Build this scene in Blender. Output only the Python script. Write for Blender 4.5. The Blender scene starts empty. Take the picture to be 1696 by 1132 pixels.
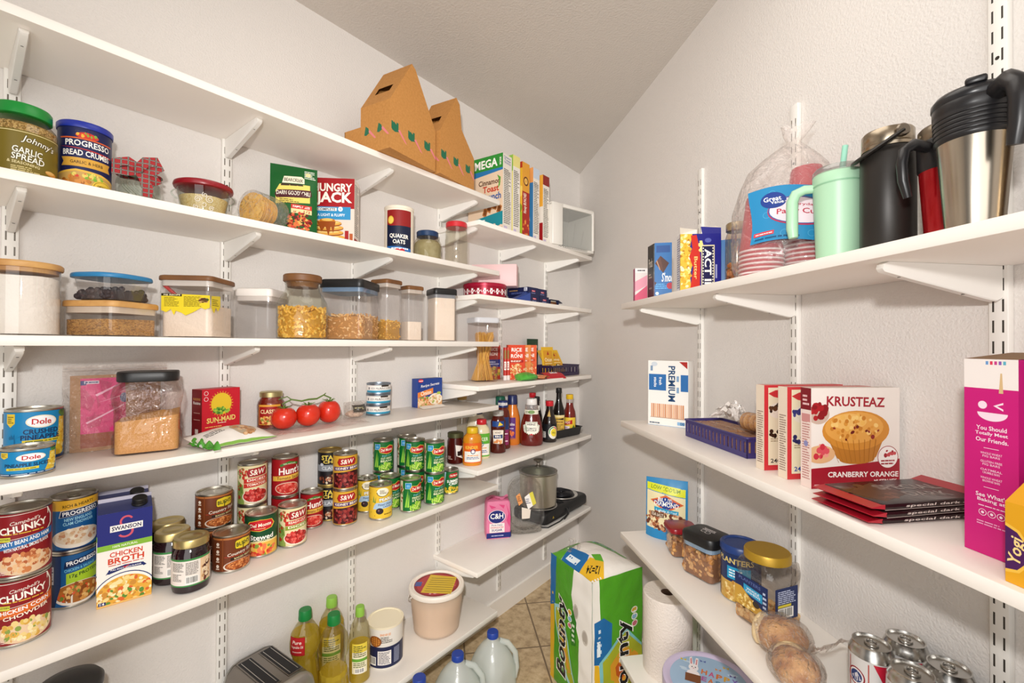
import bpy, bmesh, math, random
from math import sin, cos, pi, radians, atan2, sqrt, hypot
from mathutils import Vector, Matrix, noise

SC = bpy.context.scene
COL = SC.collection

# ---------------------------------------------------------------- camera, light, exposure
CAM = Vector((1.4252, 0.0, 1.34))
YAW, PITCH, ROLL, FPX = radians(38.0664), radians(0.4626), radians(0.3165), 741.69
_d = Vector((-sin(YAW), cos(YAW), 0)); _r = Vector((cos(YAW), sin(YAW), 0)); _u = Vector((0, 0, 1))
_d2 = _d*cos(PITCH)+_u*sin(PITCH); _u2 = _u*cos(PITCH)-_d*sin(PITCH)
_r3 = _r*cos(ROLL)+_u2*sin(ROLL); _u3 = _u2*cos(ROLL)-_r*sin(ROLL)
cd = bpy.data.cameras.new('camera'); co = bpy.data.objects.new('camera', cd); COL.objects.link(co)
cd.sensor_width = 36.0; cd.lens = FPX/1696*36.0; cd.clip_start = 0.05
m3 = Matrix((_r3, _u3, -_d2)).transposed().to_4x4(); m3.translation = CAM
co.matrix_world = m3
SC.camera = co

SC.view_settings.view_transform = 'Standard'
SC.view_settings.look = 'None'
SC.view_settings.exposure = 0.0
SC.view_settings.gamma = 1.0
SC.view_settings.use_curve_mapping = False
try:
    SC.cycles.transparent_max_bounces = 32
    SC.cycles.max_bounces = 10
    SC.cycles.diffuse_bounces = 5
    SC.cycles.caustics_reflective = False
    SC.cycles.caustics_refractive = False
except Exception:
    pass

W = bpy.data.worlds.new('world'); SC.world = W; W.use_nodes = True
W.node_tree.nodes['Background'].inputs[0].default_value = (1.0, 0.95, 0.9, 1)
W.node_tree.nodes['Background'].inputs[1].default_value = 0.15

def light(name, kind, loc, energy, color, size=0.1, rot=None, size_y=None):
    l = bpy.data.lights.new(name, kind); l.energy = energy; l.color = color
    if kind == 'AREA':
        l.size = size
        if size_y: l.shape = 'RECTANGLE'; l.size_y = size_y
    else: l.shadow_soft_size = size
    o = bpy.data.objects.new(name, l); COL.objects.link(o); o.location = loc
    if rot: o.rotation_euler = rot
    return o
# the photographer's flash just above the camera (set to keep the same strength at every distance)
fl = light('camera_flash', 'SPOT', (1.437, -0.08, 1.545), 54.0, (1.0, 0.98, 0.955), 0.025, (radians(82), 0, radians(30)))
fl.data.spot_size = radians(160); fl.data.spot_blend = 1.0
fl.data.use_nodes = True
_n = fl.data.node_tree.nodes; _f = _n.new('ShaderNodeLightFalloff'); _f.inputs['Strength'].default_value = 1/2.25
fl.data.node_tree.links.new(_f.outputs['Constant'], _n['Emission'].inputs['Strength'])
# added unseen fill below the ceiling, brightens the shelf tops
light('ceiling_fill', 'AREA', (1.05, 0.60, 2.40), 4.5, (1.0, 0.95, 0.88), 0.8)
# added soft fill from behind the camera, lifts the shadows
light('back_fill', 'AREA', (1.9, -0.85, 1.35), 24.0, (1.0, 0.98, 0.955), 1.6, (radians(90), 0, radians(25)), 2.1)

# ---------------------------------------------------------------- frames of the two walls
YC = 2.513; A = radians(46.6367)
DR = Vector((sin(A), -cos(A), 0)); NR = Vector((-cos(A), -sin(A), 0))   # along the right wall, out of it
RZL = radians(90); RZR = -(pi/2-A)
H0 = 1.34
SH = {k: v+H0 for k, v in dict(A=.595, B=.3041, C=.0129, D=-.247, E=-.5716, F=-1.0873, F1=.489, F2=.1987, F3=-.1614, F4=-.4896,
      F5=-.8848, G1=.1439, G2=-.2565, G3=-.6356, G4=-1.0596, FL=-1.34).items()}
SD, ST = 0.2503, 0.019
def L(off, y, sh, dz=0): return Vector((off, y, SH[sh]+dz+.0004))
def Rw(s, off, sh, dz=0): return Vector((0, YC, SH[sh]+dz+.0004))+DR*s+NR*off
def face_cam(p, add=0.0):
    return atan2(CAM.x-p.x, -(CAM.y-p.y))+radians(add)

# ---------------------------------------------------------------- materials
MATS = {}
def lin(h):
    if isinstance(h, (tuple, list)): return (*h[:3], 1)
    h = h.lstrip('#'); h = ''.join(x*2 for x in h) if len(h) == 3 else h; c = [int(h[i:i+2], 16)/255 for i in (0, 2, 4)]
    return tuple(((x+.055)/1.055)**2.4 if x > .04045 else x/12.92 for x in c)+(1,)
def nodes(name):
    m = bpy.data.materials.new(name); m.use_nodes = True
    return m, m.node_tree.nodes, m.node_tree.links
def mat(col, rough=.45, metal=0.0, name=None, bump=None, spec=None, var=None):
    """plain principled paint; bump=(scale, strength[, distance]); var=(scale, second colour)"""
    key = (str(col), rough, metal, str(bump), spec, str(var))
    if key in MATS: return MATS[key]
    m, n, l = nodes(name or 'paint'); b = n['Principled BSDF']
    b.inputs['Base Color'].default_value = lin(col); b.inputs['Roughness'].default_value = rough; b.inputs['Metallic'].default_value = metal
    if spec is not None: b.inputs['Specular IOR Level'].default_value = spec
    tc = None
    if bump or var: tc = n.new('ShaderNodeTexCoord')
    if bump:
        t = n.new('ShaderNodeTexNoise'); t.inputs['Scale'].default_value = bump[0]; t.inputs['Detail'].default_value = 2.0
        l.new(tc.outputs['Object'], t.inputs['Vector'])
        bp = n.new('ShaderNodeBump'); bp.inputs['Strength'].default_value = bump[1]
        bp.inputs['Distance'].default_value = bump[2] if len(bump) > 2 else .002
        l.new(t.outputs['Fac'], bp.inputs['Height']); l.new(bp.outputs['Normal'], b.inputs['Normal'])
    if var:
        t = n.new('ShaderNodeTexNoise'); t.inputs['Scale'].default_value = var[0]; t.inputs['Detail'].default_value = 4.0
        l.new(tc.outputs['Object'], t.inputs['Vector'])
        r = n.new('ShaderNodeValToRGB'); r.color_ramp.elements[0].position = .35; r.color_ramp.elements[1].position = .65
        r.color_ramp.elements[0].color = lin(col); r.color_ramp.elements[1].color = lin(var[1])
        l.new(t.outputs['Fac'], r.inputs[0]); l.new(r.outputs[0], b.inputs['Base Color'])
    MATS[key] = m
    return m
def ink(col): return mat(col, .38, 0, 'print', spec=.35)
def grain(cols, scale, rough=.7, bump=.6, dist=.002, stretch=None, name='grains'):
    """voronoi cells in several colours with a bump: rice, crumbs, beans"""
    key = ('grain', str(cols), scale, bump, dist, str(stretch))
    if key in MATS: return MATS[key]
    m, n, l = nodes(name); b = n['Principled BSDF']; b.inputs['Roughness'].default_value = rough
    tc = n.new('ShaderNodeTexCoord'); v = n.new('ShaderNodeTexVoronoi'); v.inputs['Scale'].default_value = scale
    src = tc.outputs['Object']
    if stretch:
        mp = n.new('ShaderNodeMapping'); mp.inputs['Scale'].default_value = stretch; mp.inputs['Rotation'].default_value = (.5, .4, .6)
        l.new(src, mp.inputs[0]); src = mp.outputs[0]
    l.new(src, v.inputs['Vector'])
    r = n.new('ShaderNodeValToRGB'); cr = r.color_ramp
    while len(cr.elements) < len(cols): cr.elements.new(.5)
    for i, c in enumerate(cols): cr.elements[i].position = i/max(1, len(cols)-1); cr.elements[i].color = lin(c)
    sp = n.new('ShaderNodeSeparateColor'); l.new(v.outputs['Color'], sp.inputs[0]); l.new(sp.outputs[0], r.inputs[0])
    l.new(r.outputs[0], b.inputs['Base Color'])
    bp = n.new('ShaderNodeBump'); bp.inputs['Strength'].default_value = bump; bp.inputs['Distance'].default_value = dist; bp.invert = True
    l.new(v.outputs['Distance'], bp.inputs['Height']); l.new(bp.outputs['Normal'], b.inputs['Normal'])
    MATS[key] = m
    return m
def clear(tint='#ffffff', rough=.03, refl=.55, base=.05, bump=None, haze=0.0, name='clear_plastic', hazecol='#ffffff'):
    """thin clear plastic or glass: transparent, with a reflection that grows towards grazing angles"""
    key = ('clear', tint, rough, refl, base, str(bump), haze, hazecol)
    if key in MATS: return MATS[key]
    m, n, l = nodes(name); n.remove(n['Principled BSDF']); out = n['Material Output']
    t = n.new('ShaderNodeBsdfTransparent'); t.inputs[0].default_value = lin(tint)
    g = n.new('ShaderNodeBsdfGlossy'); g.inputs['Roughness'].default_value = rough
    lw = n.new('ShaderNodeLayerWeight'); lw.inputs[0].default_value = .5
    p = n.new('ShaderNodeMath'); p.operation = 'POWER'; p.inputs[1].default_value = 4.0; l.new(lw.outputs['Facing'], p.inputs[0])
    q = n.new('ShaderNodeMath'); q.operation = 'MULTIPLY_ADD'; q.inputs[1].default_value = refl; q.inputs[2].default_value = base
    l.new(p.outputs[0], q.inputs[0])
    mx = n.new('ShaderNodeMixShader'); l.new(q.outputs[0], mx.inputs[0]); l.new(g.outputs[0], mx.inputs[2])
    first = t.outputs[0]
    if haze:
        df = n.new('ShaderNodeBsdfDiffuse'); df.inputs[0].default_value = lin(hazecol)
        hz = n.new('ShaderNodeMixShader'); hz.inputs[0].default_value = haze
        l.new(t.outputs[0], hz.inputs[1]); l.new(df.outputs[0], hz.inputs[2]); first = hz.outputs[0]
    l.new(first, mx.inputs[1]); l.new(mx.outputs[0], out.inputs[0])
    if bump:
        tc = n.new('ShaderNodeTexCoord'); tx = n.new('ShaderNodeTexNoise'); tx.inputs['Scale'].default_value = bump[0]
        tx.inputs['Detail'].default_value = 3.0; tx.inputs['Distortion'].default_value = 1.0
        l.new(tc.outputs['Object'], tx.inputs['Vector'])
        bp = n.new('ShaderNodeBump'); bp.inputs['Strength'].default_value = bump[1]; bp.inputs['Distance'].default_value = bump[2]
        l.new(tx.outputs['Fac'], bp.inputs['Height']); l.new(bp.outputs['Normal'], g.inputs['Normal']); l.new(bp.outputs['Normal'], lw.inputs['Normal'])
    MATS[key] = m
    return m
STEEL = mat('#cfcdc8', .28, 1.0, 'steel'); TIN = mat('#c9c4b8', .33, 1.0, 'tinplate'); GOLDLID = mat('#cbb26a', .35, .85, 'gold_lacquer')
WHITE = mat('#f8f2ea', .42, 0, 'white_melamine'); BRACK = mat('#efece6', .4, 0, 'white_enamel')
BLACK = mat('#171718', .4, 0, 'black_plastic'); WOOD = mat('#6a4325', .5, 0, 'dark_wood', var=(18, '#82562c')); BAMBOO = mat('#c08a4c', .5, 0, 'bamboo', var=(25, '#d8a866'))
CLEAR = clear('#faf9f9', .03, .9, .07, haze=.02); GLASS = clear('#eef2ee', .02, .9, .07, name='thin_glass')
FILM = clear('#fbf8f6', .10, .8, .07, bump=(60, 1.0, .016), haze=.05, name='plastic_film')

# ---------------------------------------------------------------- mesh collector
def rrect(w, d, r, n=5):
    r = min(r, w/2-1e-5, d/2-1e-5); P = []
    for cx, cy, a0 in ((w/2-r, d/2-r, 0), (-w/2+r, d/2-r, 90), (-w/2+r, -d/2+r, 180), (w/2-r, -d/2+r, 270)):
        for i in range(n+1):
            a = radians(a0+90*i/n); P.append((cx+r*cos(a), cy+r*sin(a)))
    return P
def circ(r, n=32, sx=1, sy=1): return [(r*sx*cos(2*pi*i/n), r*sy*sin(2*pi*i/n)) for i in range(n)]
class M:
    def __init__(s): s.v = []; s.f = []; s.mi = []; s.sm = []; s.mats = []
    def m(s, mt):
        if mt not in s.mats: s.mats.append(mt)
        return s.mats.index(mt)
    def add(s, vs, fs, mt, smooth=True, tf=None):
        o = len(s.v); k = s.m(mt)
        s.v.extend([tuple(tf @ Vector(v)) for v in vs] if tf else [tuple(v) for v in vs])
        for f in fs: s.f.append([i+o for i in f]); s.mi.append(k); s.sm.append(smooth)
        return s
    def loft(s, rings, mt, c0=True, c1=True, smooth=True, tf=None):
        n = len(rings[0]); vs = [p for r in rings for p in r]; fs = []
        for i in range(len(rings)-1):
            for j in range(n):
                k = (j+1) % n; fs.append((i*n+j, i*n+k, (i+1)*n+k, (i+1)*n+j))
        s.add(vs, fs, mt, smooth, tf)
        caps = []
        if c0: caps.append(tuple(reversed(range(n))))
        if c1: caps.append(tuple(range((len(rings)-1)*n, len(rings)*n)))
        if caps:
            o = len(s.v)-len(vs); k = s.m(mt)
            for f in caps: s.f.append([i+o for i in f]); s.mi.append(k); s.sm.append(False)
        return s
    def lathe(s, prof, mt, n=32, sx=1, sy=1, c0=True, c1=True, smooth=True, tf=None):
        return s.loft([[(x, y, z) for x, y in circ(max(r, 1e-5), n, sx, sy)] for r, z in prof], mt, c0, c1, smooth, tf)
    def rloft(s, secs, mt, r, n=5, c0=True, c1=True, smooth=True, tf=None):
        """secs: (w, d, z) rounded-rectangle sections with corner radius r"""
        return s.loft([[(x, y, q[2]) for x, y in rrect(q[0], q[1], q[3] if len(q) > 3 else r, n)] for q in secs], mt, c0, c1, smooth, tf)
    def box(s, x0, x1, y0, y1, z0, z1, mt, bev=0.0, tf=None):
        t = Matrix.Translation(((x0+x1)/2, (y0+y1)/2, 0)); t = tf @ t if tf else t
        w, d = x1-x0, y1-y0
        if bev <= 0:
            V = [(x, y, z) for z in (z0, z1) for x, y in ((-w/2, -d/2), (w/2, -d/2), (w/2, d/2), (-w/2, d/2))]
            return s.add(V, [(3, 2, 1, 0), (4, 5, 6, 7), (0, 1, 5, 4), (1, 2, 6, 5), (2, 3, 7, 6), (3, 0, 4, 7)], mt, False, t)
        b = bev
        return s.rloft([(w-2*b, d-2*b, z0, b), (w-.6*b, d-.6*b, z0+.3*b, b), (w, d, z0+b, b), (w, d, z1-b, b), (w-.6*b, d-.6*b, z1-.3*b, b), (w-2*b, d-2*b, z1, b)], mt, b, 2, tf=t)
    def tube(s, pts, r, mt, n=8, closed=False, tf=None, flat=1.0, caps=True):
        P = [Vector(p) for p in pts]; N = len(P); rings = []; up = None
        for i in range(N):
            a = P[(i-1) % N] if closed or i > 0 else P[i]; b = P[(i+1) % N] if closed or i < N-1 else P[i]
            t = (b-a).normalized()
            if up is None: up = Vector((0, 0, 1)) if abs(t.z) < .9 else Vector((1, 0, 0))
            e = (up-t*up.dot(t)).normalized(); g = t.cross(e); up = e
            rr = r[i] if isinstance(r, (list, tuple)) else r
            rings.append([P[i]+(e*cos(2*pi*k/n)*flat+g*sin(2*pi*k/n))*rr for k in range(n)])
        if closed: rings.append(rings[0])
        return s.loft(rings, mt, caps and not closed, caps and not closed, True, tf)
    def ball(s, c, rx, ry, rz, mt, n=10, k=6, rot=None, lump=0.0):
        vs = []; fs = []
        for i in range(k+1):
            a = -pi/2+pi*i/k
            for j in range(n):
                b = 2*pi*j/n; p = Vector((cos(a)*cos(b)*rx, cos(a)*sin(b)*ry, sin(a)*rz))
                if lump: p *= 1+lump*noise.noise(p*40+Vector(c)*31)
                vs.append(p)
        for i in range(k):
            for j in range(n):
                fs.append((i*n+j, i*n+(j+1) % n, (i+1)*n+(j+1) % n, (i+1)*n+j))
        t = Matrix.Translation(c)
        if rot: t = t @ rot
        return s.add(vs, fs, mt, True, t)
    def grid(s, fn, nu, nv, mt, smooth=True, tf=None):
        vs = [fn(i/nu, j/nv) for j in range(nv+1) for i in range(nu+1)]; w = nu+1
        return s.add(vs, [(j*w+i, j*w+i+1, (j+1)*w+i+1, (j+1)*w+i) for j in range(nv) for i in range(nu)], mt, smooth, tf)
    def art(s, a, w, h, fmap, step=None, vstep=None, eps=2e-5, l0=5e-5, clip=True):
        """print the drawing a on a w x h canvas carried to 3D by fmap(x, y, lift)"""
        for lv, col, vs, fs in a.shapes:
            V = [(x*w, y*h) for x, y in vs]; F = fs
            if clip and (min(x for x, y in vs) < -1e-4 or max(x for x, y in vs) > 1.0001 or min(y for x, y in vs) < -1e-4 or max(y for x, y in vs) > 1.0001):
                V, F = crop(V, F, w, h)
                if not F: continue
            if step or vstep: V, F = cut(V, F, step, vstep)
            s.add([fmap(x, y, l0+lv*eps) for x, y in V], F, ink(col), False)
        return s
    def build(s, name, parent=None, loc=None, rz=None):
        me = bpy.data.meshes.new(name); me.from_pydata(s.v, [], s.f)
        for mt in s.mats: me.materials.append(mt)
        me.polygons.foreach_set('material_index', s.mi); me.polygons.foreach_set('use_smooth', s.sm)
        me.validate(clean_customdata=False); me.update()
        if any(s.sm): 
            try: me.set_sharp_from_angle(angle=radians(42))
            except Exception: pass
        o = bpy.data.objects.new(name, me); COL.objects.link(o)
        if parent: o.parent = parent
        if loc is not None: o.location = loc
        if rz is not None: o.rotation_euler = (0, 0, rz)
        return o
def cut(V, F, sx, sy):
    b = bmesh.new(); vs = [b.verts.new((x, y, 0)) for x, y in V]
    for f in F:
        try: b.faces.new([vs[i] for i in f])
        except ValueError: pass
    for ax, st in ((0, sx), (1, sy)):
        if not st: continue
        lo = min(v.co[ax] for v in b.verts); hi = max(v.co[ax] for v in b.verts)
        k = math.floor(lo/st)+1
        while k*st < hi:
            p = [0, 0, 0]; p[ax] = k*st; q = [0, 0, 0]; q[ax] = 1
            bmesh.ops.bisect_plane(b, geom=b.verts[:]+b.edges[:]+b.faces[:], plane_co=p, plane_no=q, dist=1e-7)
            k += 1
    b.verts.index_update()
    r = [(v.co.x, v.co.y) for v in b.verts], [[v.index for v in f.verts] for f in b.faces]
    b.free()
    return r
def crop(V, F, w, h):
    b = bmesh.new(); vs = [b.verts.new((x, y, 0)) for x, y in V]
    for f in F:
        try: b.faces.new([vs[i] for i in f])
        except ValueError: pass
    for p, q in (((0, 0, 0), (-1, 0, 0)), ((w, 0, 0), (1, 0, 0)), ((0, 0, 0), (0, -1, 0)), ((0, h, 0), (0, 1, 0))):
        if b.verts: bmesh.ops.bisect_plane(b, geom=b.verts[:]+b.edges[:]+b.faces[:], plane_co=p, plane_no=q, dist=1e-7, clear_outer=True)
    b.verts.index_update()
    r = [(v.co.x, v.co.y) for v in b.verts], [[v.index for v in f.verts] for f in b.faces]
    b.free()
    return r
AW = pi*.86
# ---------------------------------------------------------------- flat printed drawings
TC = {}
def text_mesh(t, bold, shear):
    k = (t, bold, shear)
    if k in TC: return TC[k]
    c = bpy.data.curves.new('t', 'FONT'); c.body = t; c.offset = bold*.5; c.shear = shear; c.resolution_u = 2; c.dimensions = '2D'; c.fill_mode = 'BOTH'
    o = bpy.data.objects.new('t', c); me = o.to_mesh()
    V = [(v.co.x, v.co.y) for v in me.vertices]; F = [tuple(p.vertices) for p in me.polygons]
    nz = [p.normal.z for p in me.polygons]
    F = [f if z > 0 else tuple(reversed(f)) for f, z in zip(F, nz)]
    o.to_mesh_clear(); bpy.data.objects.remove(o); bpy.data.curves.remove(c)
    if V:
        x0 = min(v[0] for v in V); x1 = max(v[0] for v in V); y0 = min(v[1] for v in V); y1 = max(v[1] for v in V)
        V = [((x-x0)/(x1-x0)-.5, (y-y0)/(y1-y0)-.5) for x, y in V]
    TC[k] = (V, F)
    return TC[k]
class Art:
    """shapes in a unit square (u to the right, v up); asp = width / height of the real canvas"""
    def __init__(s, asp=1.0): s.shapes = []; s.lv = 0.0; s.asp = asp
    def _a(s, col, V, F, d=1.0): s.lv += d; s.shapes.append((s.lv, col, V, F)); return s
    def R(s, x0, y0, x1, y1, col): return s._a(col, [(x0, y0), (x1, y0), (x1, y1), (x0, y1)], [(0, 1, 2, 3)])
    def P(s, pts, col):
        ar = sum(pts[i-1][0]*pts[i][1]-pts[i][0]*pts[i-1][1] for i in range(len(pts)))
        if ar < 0: pts = list(reversed(pts))
        return s._a(col, list(pts), [tuple(range(len(pts)))])
    def E(s, cx, cy, rx, ry, col, n=28, a0=0, a1=360):
        full = a1-a0 >= 360
        P = [(cx+rx*cos(radians(a0+(a1-a0)*i/n)), cy+ry*sin(radians(a0+(a1-a0)*i/n))) for i in range(n if full else n+1)]
        return s._a(col, P, [tuple(range(len(P)))])
    def ring(s, cx, cy, rx, ry, t, col, n=32, a0=0, a1=360):
        V = []; F = []; k = n+1
        for i in range(k):
            a = radians(a0+(a1-a0)*i/n); V += [(cx+rx*cos(a), cy+ry*sin(a)), (cx+rx*(1-t)*cos(a), cy+ry*(1-t)*sin(a))]
        for i in range(n): F.append((2*i, 2*i+2, 2*i+3, 2*i+1))
        return s._a(col, V, F)
    def T(s, t, cx, cy, w, h, col, bold=.02, sh=0, rot=0):
        V, F = text_mesh(t, bold, sh)
        if rot:
            c, q = cos(radians(rot)), sin(radians(rot)); asp = s.asp
            if abs(rot) == 90: V2 = [(cx-q*y*h, cy+q*x*w) for x, y in V]
            else:
                V2 = []
                for x, y in V:
                    X, Y = x*w*asp, y*h; V2.append((cx+(X*c-Y*q)/asp, cy+X*q+Y*c))
        else: V2 = [(cx+x*w, cy+y*h) for x, y in V]
        return s._a(col, V2, F)
    def B(s, cx, cy, rx, ry, cols, n, size, seed=1, el=.6):
        """a heap of small lumps (food pictures) inside an ellipse; size = lump radius as a share of the height"""
        g = random.Random(seed)
        for i in range(n):
            while 1:
                x, y = g.uniform(-1, 1), g.uniform(-1, 1)
                if x*x+y*y <= 1: break
            a = g.uniform(0, pi); r = size*g.uniform(.6, 1.2); q = r*g.uniform(el, 1)
            P = []
            for k in range(9):
                t = 2*pi*k/9; X, Y = r*cos(t), q*sin(t)
                P.append((cx+x*rx+(X*cos(a)-Y*sin(a))/s.asp, cy+y*ry+X*sin(a)+Y*cos(a)))
            s._a(g.choice(cols), P, [tuple(range(9))], .15)
        return s
    def D(s, x0, y0, x1, y1, n, col, seed=1, fill=.5):
        """rows of dashes standing for print too small to read"""
        g = random.Random(seed); V = []; F = []; rh = (y1-y0)/n
        for i in range(n):
            y = y0+rh*(i+.2); x = x0; xe = x1-(x1-x0)*g.choice((0, 0, .1, .3))
            while x < xe:
                w = min((x1-x0)*g.uniform(.08, .3), xe-x); k = len(V)
                V += [(x, y), (x+w, y), (x+w, y+rh*fill), (x, y+rh*fill)]; F.append((k, k+1, k+2, k+3)); x += w+(x1-x0)*.03
        return s._a(col, V, F)
    def bars(s, x0, y0, x1, y1, n=16, col='#111111', seed=3):
        s.R(x0, y0, x1, y1, '#f7f5f0'); g = random.Random(seed); V = []; F = []; w = (x1-x0)*.9/n
        for i in range(n):
            x = x0+(x1-x0)*.05+w*i; q = w*g.uniform(.25, .75); k = len(V); b = y0+(y1-y0)*.15; t = y1-(y1-y0)*.08
            V += [(x, b), (x+q, b), (x+q, t), (x, t)]; F.append((k, k+1, k+2, k+3))
        return s._a(col, V, F)
# ---------------------------------------------------------------- things
def tag(o, label, cat, group=None, kind=None):
    o['label'] = label; o['category'] = cat
    if group: o['group'] = group
    if kind: o['kind'] = kind
    return o
def thing(name, label, cat, loc, rz=0.0, group=None):
    o = bpy.data.objects.new(name, None); o.empty_display_size = .03; COL.objects.link(o)
    o.location = loc; o.rotation_euler = (0, 0, rz)
    return tag(o, label, cat, group)
def struct(o): o['kind'] = 'structure'; return o
def fcyl(r, z0, rot=0.0, sx=1.0, sy=1.0):
    """canvas around an upright cylinder, its middle (x=0) towards local -Y"""
    def f(x, y, l):
        t = x/r+rot; return ((r+l)*sx*sin(t), -(r+l)*sy*cos(t), z0+y)
    return f
def shift(f, w): return lambda x, y, l: f(x-w/2, y, l)
def ffront(w, d, z0=0): return lambda x, y, l: (x-w/2, -d/2-l, z0+y)
def fright(w, d, z0=0): return lambda x, y, l: (w/2+l, x-d/2, z0+y)
def fleft(w, d, z0=0): return lambda x, y, l: (-w/2-l, d/2-x, z0+y)
def ftop(w, d, h): return lambda x, y, l: (x-w/2, y-d/2, h+l)
# ---------------------------------------------------------------- room
WALLM = mat('#e1dcd7', .75, 0, 'orange_peel_paint', bump=(210, .38, .004))
CEILM = mat('#cbc4bc', .8, 0, 'ceiling_paint', bump=(130, .4, .005))
def floor_mat():
    m, n, l = nodes('stone_tile'); b = n['Principled BSDF']; b.inputs['Roughness'].default_value = .55
    tc = n.new('ShaderNodeTexCoord'); mp = n.new('ShaderNodeMapping'); mp.vector_type = 'TEXTURE'
    mp.inputs['Location'].default_value = (.296, 1.658, 0); mp.inputs['Rotation'].default_value = (0, 0, -(pi/2-A))
    l.new(tc.outputs['Object'], mp.inputs[0])
    br = n.new('ShaderNodeTexBrick'); br.offset = 0; br.inputs['Scale'].default_value = 1/.335; br.inputs['Mortar Size'].default_value = .012
    br.inputs['Brick Width'].default_value = 1; br.inputs['Row Height'].default_value = 1; br.inputs['Mortar Smooth'].default_value = .2
    l.new(mp.outputs[0], br.inputs['Vector'])
    t = n.new('ShaderNodeTexNoise'); t.inputs['Scale'].default_value = 22; t.inputs['Detail'].default_value = 8; t.inputs['Roughness'].default_value = .7
    l.new(tc.outputs['Object'], t.inputs['Vector'])
    r = n.new('ShaderNodeValToRGB'); e = r.color_ramp.elements; e[0].position = .3; e[0].color = lin('#8a7458'); e[1].position = .68; e[1].color = lin('#d2bd9a')
    x = e.new(.5); x.color = lin('#bda581')
    l.new(t.outputs['Fac'], r.inputs[0])
    br.inputs['Mortar'].default_value = lin('#75624c')
    l.new(r.outputs[0], br.inputs['Color1']); l.new(r.outputs[0], br.inputs['Color2']); l.new(br.outputs['Color'], b.inputs['Base Color'])
    return m
CE = H0+1.0974
def slab(name, P, z0, z1, mt):
    n = len(P); m = M()
    m.add([(*p, z0) for p in P]+[(*p, z1) for p in P], [tuple(reversed(range(n))), tuple(range(n, 2*n))]+[(i, (i+1) % n, n+(i+1) % n, n+i) for i in range(n)], mt, False)
    return struct(m.build(name))
YB = -1.15
def rp(s, off): return (DR.x*s+NR.x*off, YC+DR.y*s+NR.y*off)
sB = (YC-YB)/cos(A)
pr = rp(sB, 0)
slab('floor', [(0, YB), pr, (0, YC)], -.1, 0, floor_mat())
slab('ceiling', [(-.2, YB-.2), (pr[0]+.4, YB-.2), (-.2, YC+.4)], CE, CE+.1, CEILM)
slab('wall_left', [(-.1, YB-.1), (0, YB-.1), (0, YC), (-.1, YC+.1)], -.1, CE, WALLM)
po = rp(sB, -.1)
slab('wall_right', [(0, YC), pr, (pr[0]+.1, pr[1]), (po[0]+.05, po[1]+.05), (-.07, YC+.14)], -.1, CE, WALLM)
TRIM = mat('#efe9e0', .4, 0, 'trim_paint')
slab('baseboard_left', [(0, YB), (.012, YB), (.012, YC-.012), (0, YC)], 0, .085, TRIM)
q0, q1 = rp(.03, .012), rp(sB-.05, .012)
slab('baseboard_right', [rp(.02, 0), q0, q1, rp(sB-.05, 0)], 0, .085, TRIM)

# ---------------------------------------------------------------- shelf boards
def board(label, p0, rz, w, z):
    m = M(); m.box(0, w, -SD, -.0006, z-ST, z, WHITE, .0012)
    o = m.build('shelf_board', loc=p0, rz=rz)
    return tag(o, label, 'shelf', 'white shelf boards on slotted uprights')
YE, Y0, YF = 1.4145, 1.2896, 2.2105
NEAR = [('A', 'topmost long white shelf, with two cardboard carriers'), ('B', 'long white shelf holding the oats canister and pancake box'),
        ('C', 'long white shelf holding the row of clear food canisters'), ('D', 'long white shelf holding tomatoes, tuna and brown sugar'),
        ('E', 'long white shelf full of canned food'), ('F', 'lowest long white shelf, holding oil bottles and white bucket')]
FAR = [('F1', 'short white shelf holding the row of cereal boxes'), ('F2', 'short white shelf with the red flowered tin and pink carton'),
       ('F3', 'short white shelf with the spaghetti canister and rice boxes'), ('F4', 'short white shelf of sauce and ketchup bottles'),
       ('F5', 'short white shelf with the pink sugar bag and hot plate')]
RIGHT = [('G1', 'white shelf of travel mugs and cups on the wall with fewer shelves'), ('G2', 'white shelf of baking mixes and cracker box'),
         ('G3', 'white shelf of nut jars and soda cans'), ('G4', 'low white shelf under the paper towel roll and round tin')]
for k, lb in NEAR: board(lb, (0, -.7, 0), RZL, YE+.7, SH[k])
for k, lb in FAR: board(lb, (0, Y0, 0), RZL, YF-Y0, SH[k])
for k, lb in RIGHT:
    p = rp(1.2998, 0); board(lb, (p[0], p[1], 0), RZR, 1.55, SH[k])
# ---------------------------------------------------------------- slotted uprights and brackets
S0, R1, PT = .089, 1.3824, .4064
def upright(label, p, rz, z0, z1, slot='#6f675d'):  # slot colour holds the shade of the openings
    m = M(); m.box(-.0125, .0125, -.011, -.0004, z0, z1, BRACK, .001)
    a = Art(.025/(z1-z0)); n = int((z1-z0-.04)/.032); hgt = z1-z0; V = []; F = []
    for i in range(n):
        z = (.02+.032*i)/hgt; q = .019/hgt
        for u in (.25, .75):
            k = len(V); V += [(u-.052, z), (u+.052, z), (u+.052, z+q), (u-.052, z+q)]; F.append((k, k+1, k+2, k+3))
    a._a(slot, V, F)
    for t in (.08, .5, .92): a.E(.5, t, .12, .003/hgt, '#2a2520', 10)
    m.art(a, .025, hgt, ffront(.025, .022, z0))
    return tag(m.build('shelf_standard', loc=p, rz=rz), label, 'shelf upright', 'slotted white uprights')
ST_Z = (.127, 1.930)
UL = ['slotted white upright behind the big soup cans', 'slotted white upright behind the raisin box and bean cans', 'slotted white upright between tomatoes and tuna cans',
      'slotted white upright where the long and short shelves meet', 'slotted white upright behind the pasta sauces on the short shelves', 'slotted white upright nearest the corner of the room']
for i, lb in enumerate(UL): upright(lb, (0, S0+PT*i, 0), RZL, *ST_Z)
UR = ['slotted white upright behind the cracker box and almond pouch', 'slotted white upright behind the bag of cups', 'slotted white upright behind the steel travel mug']
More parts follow.
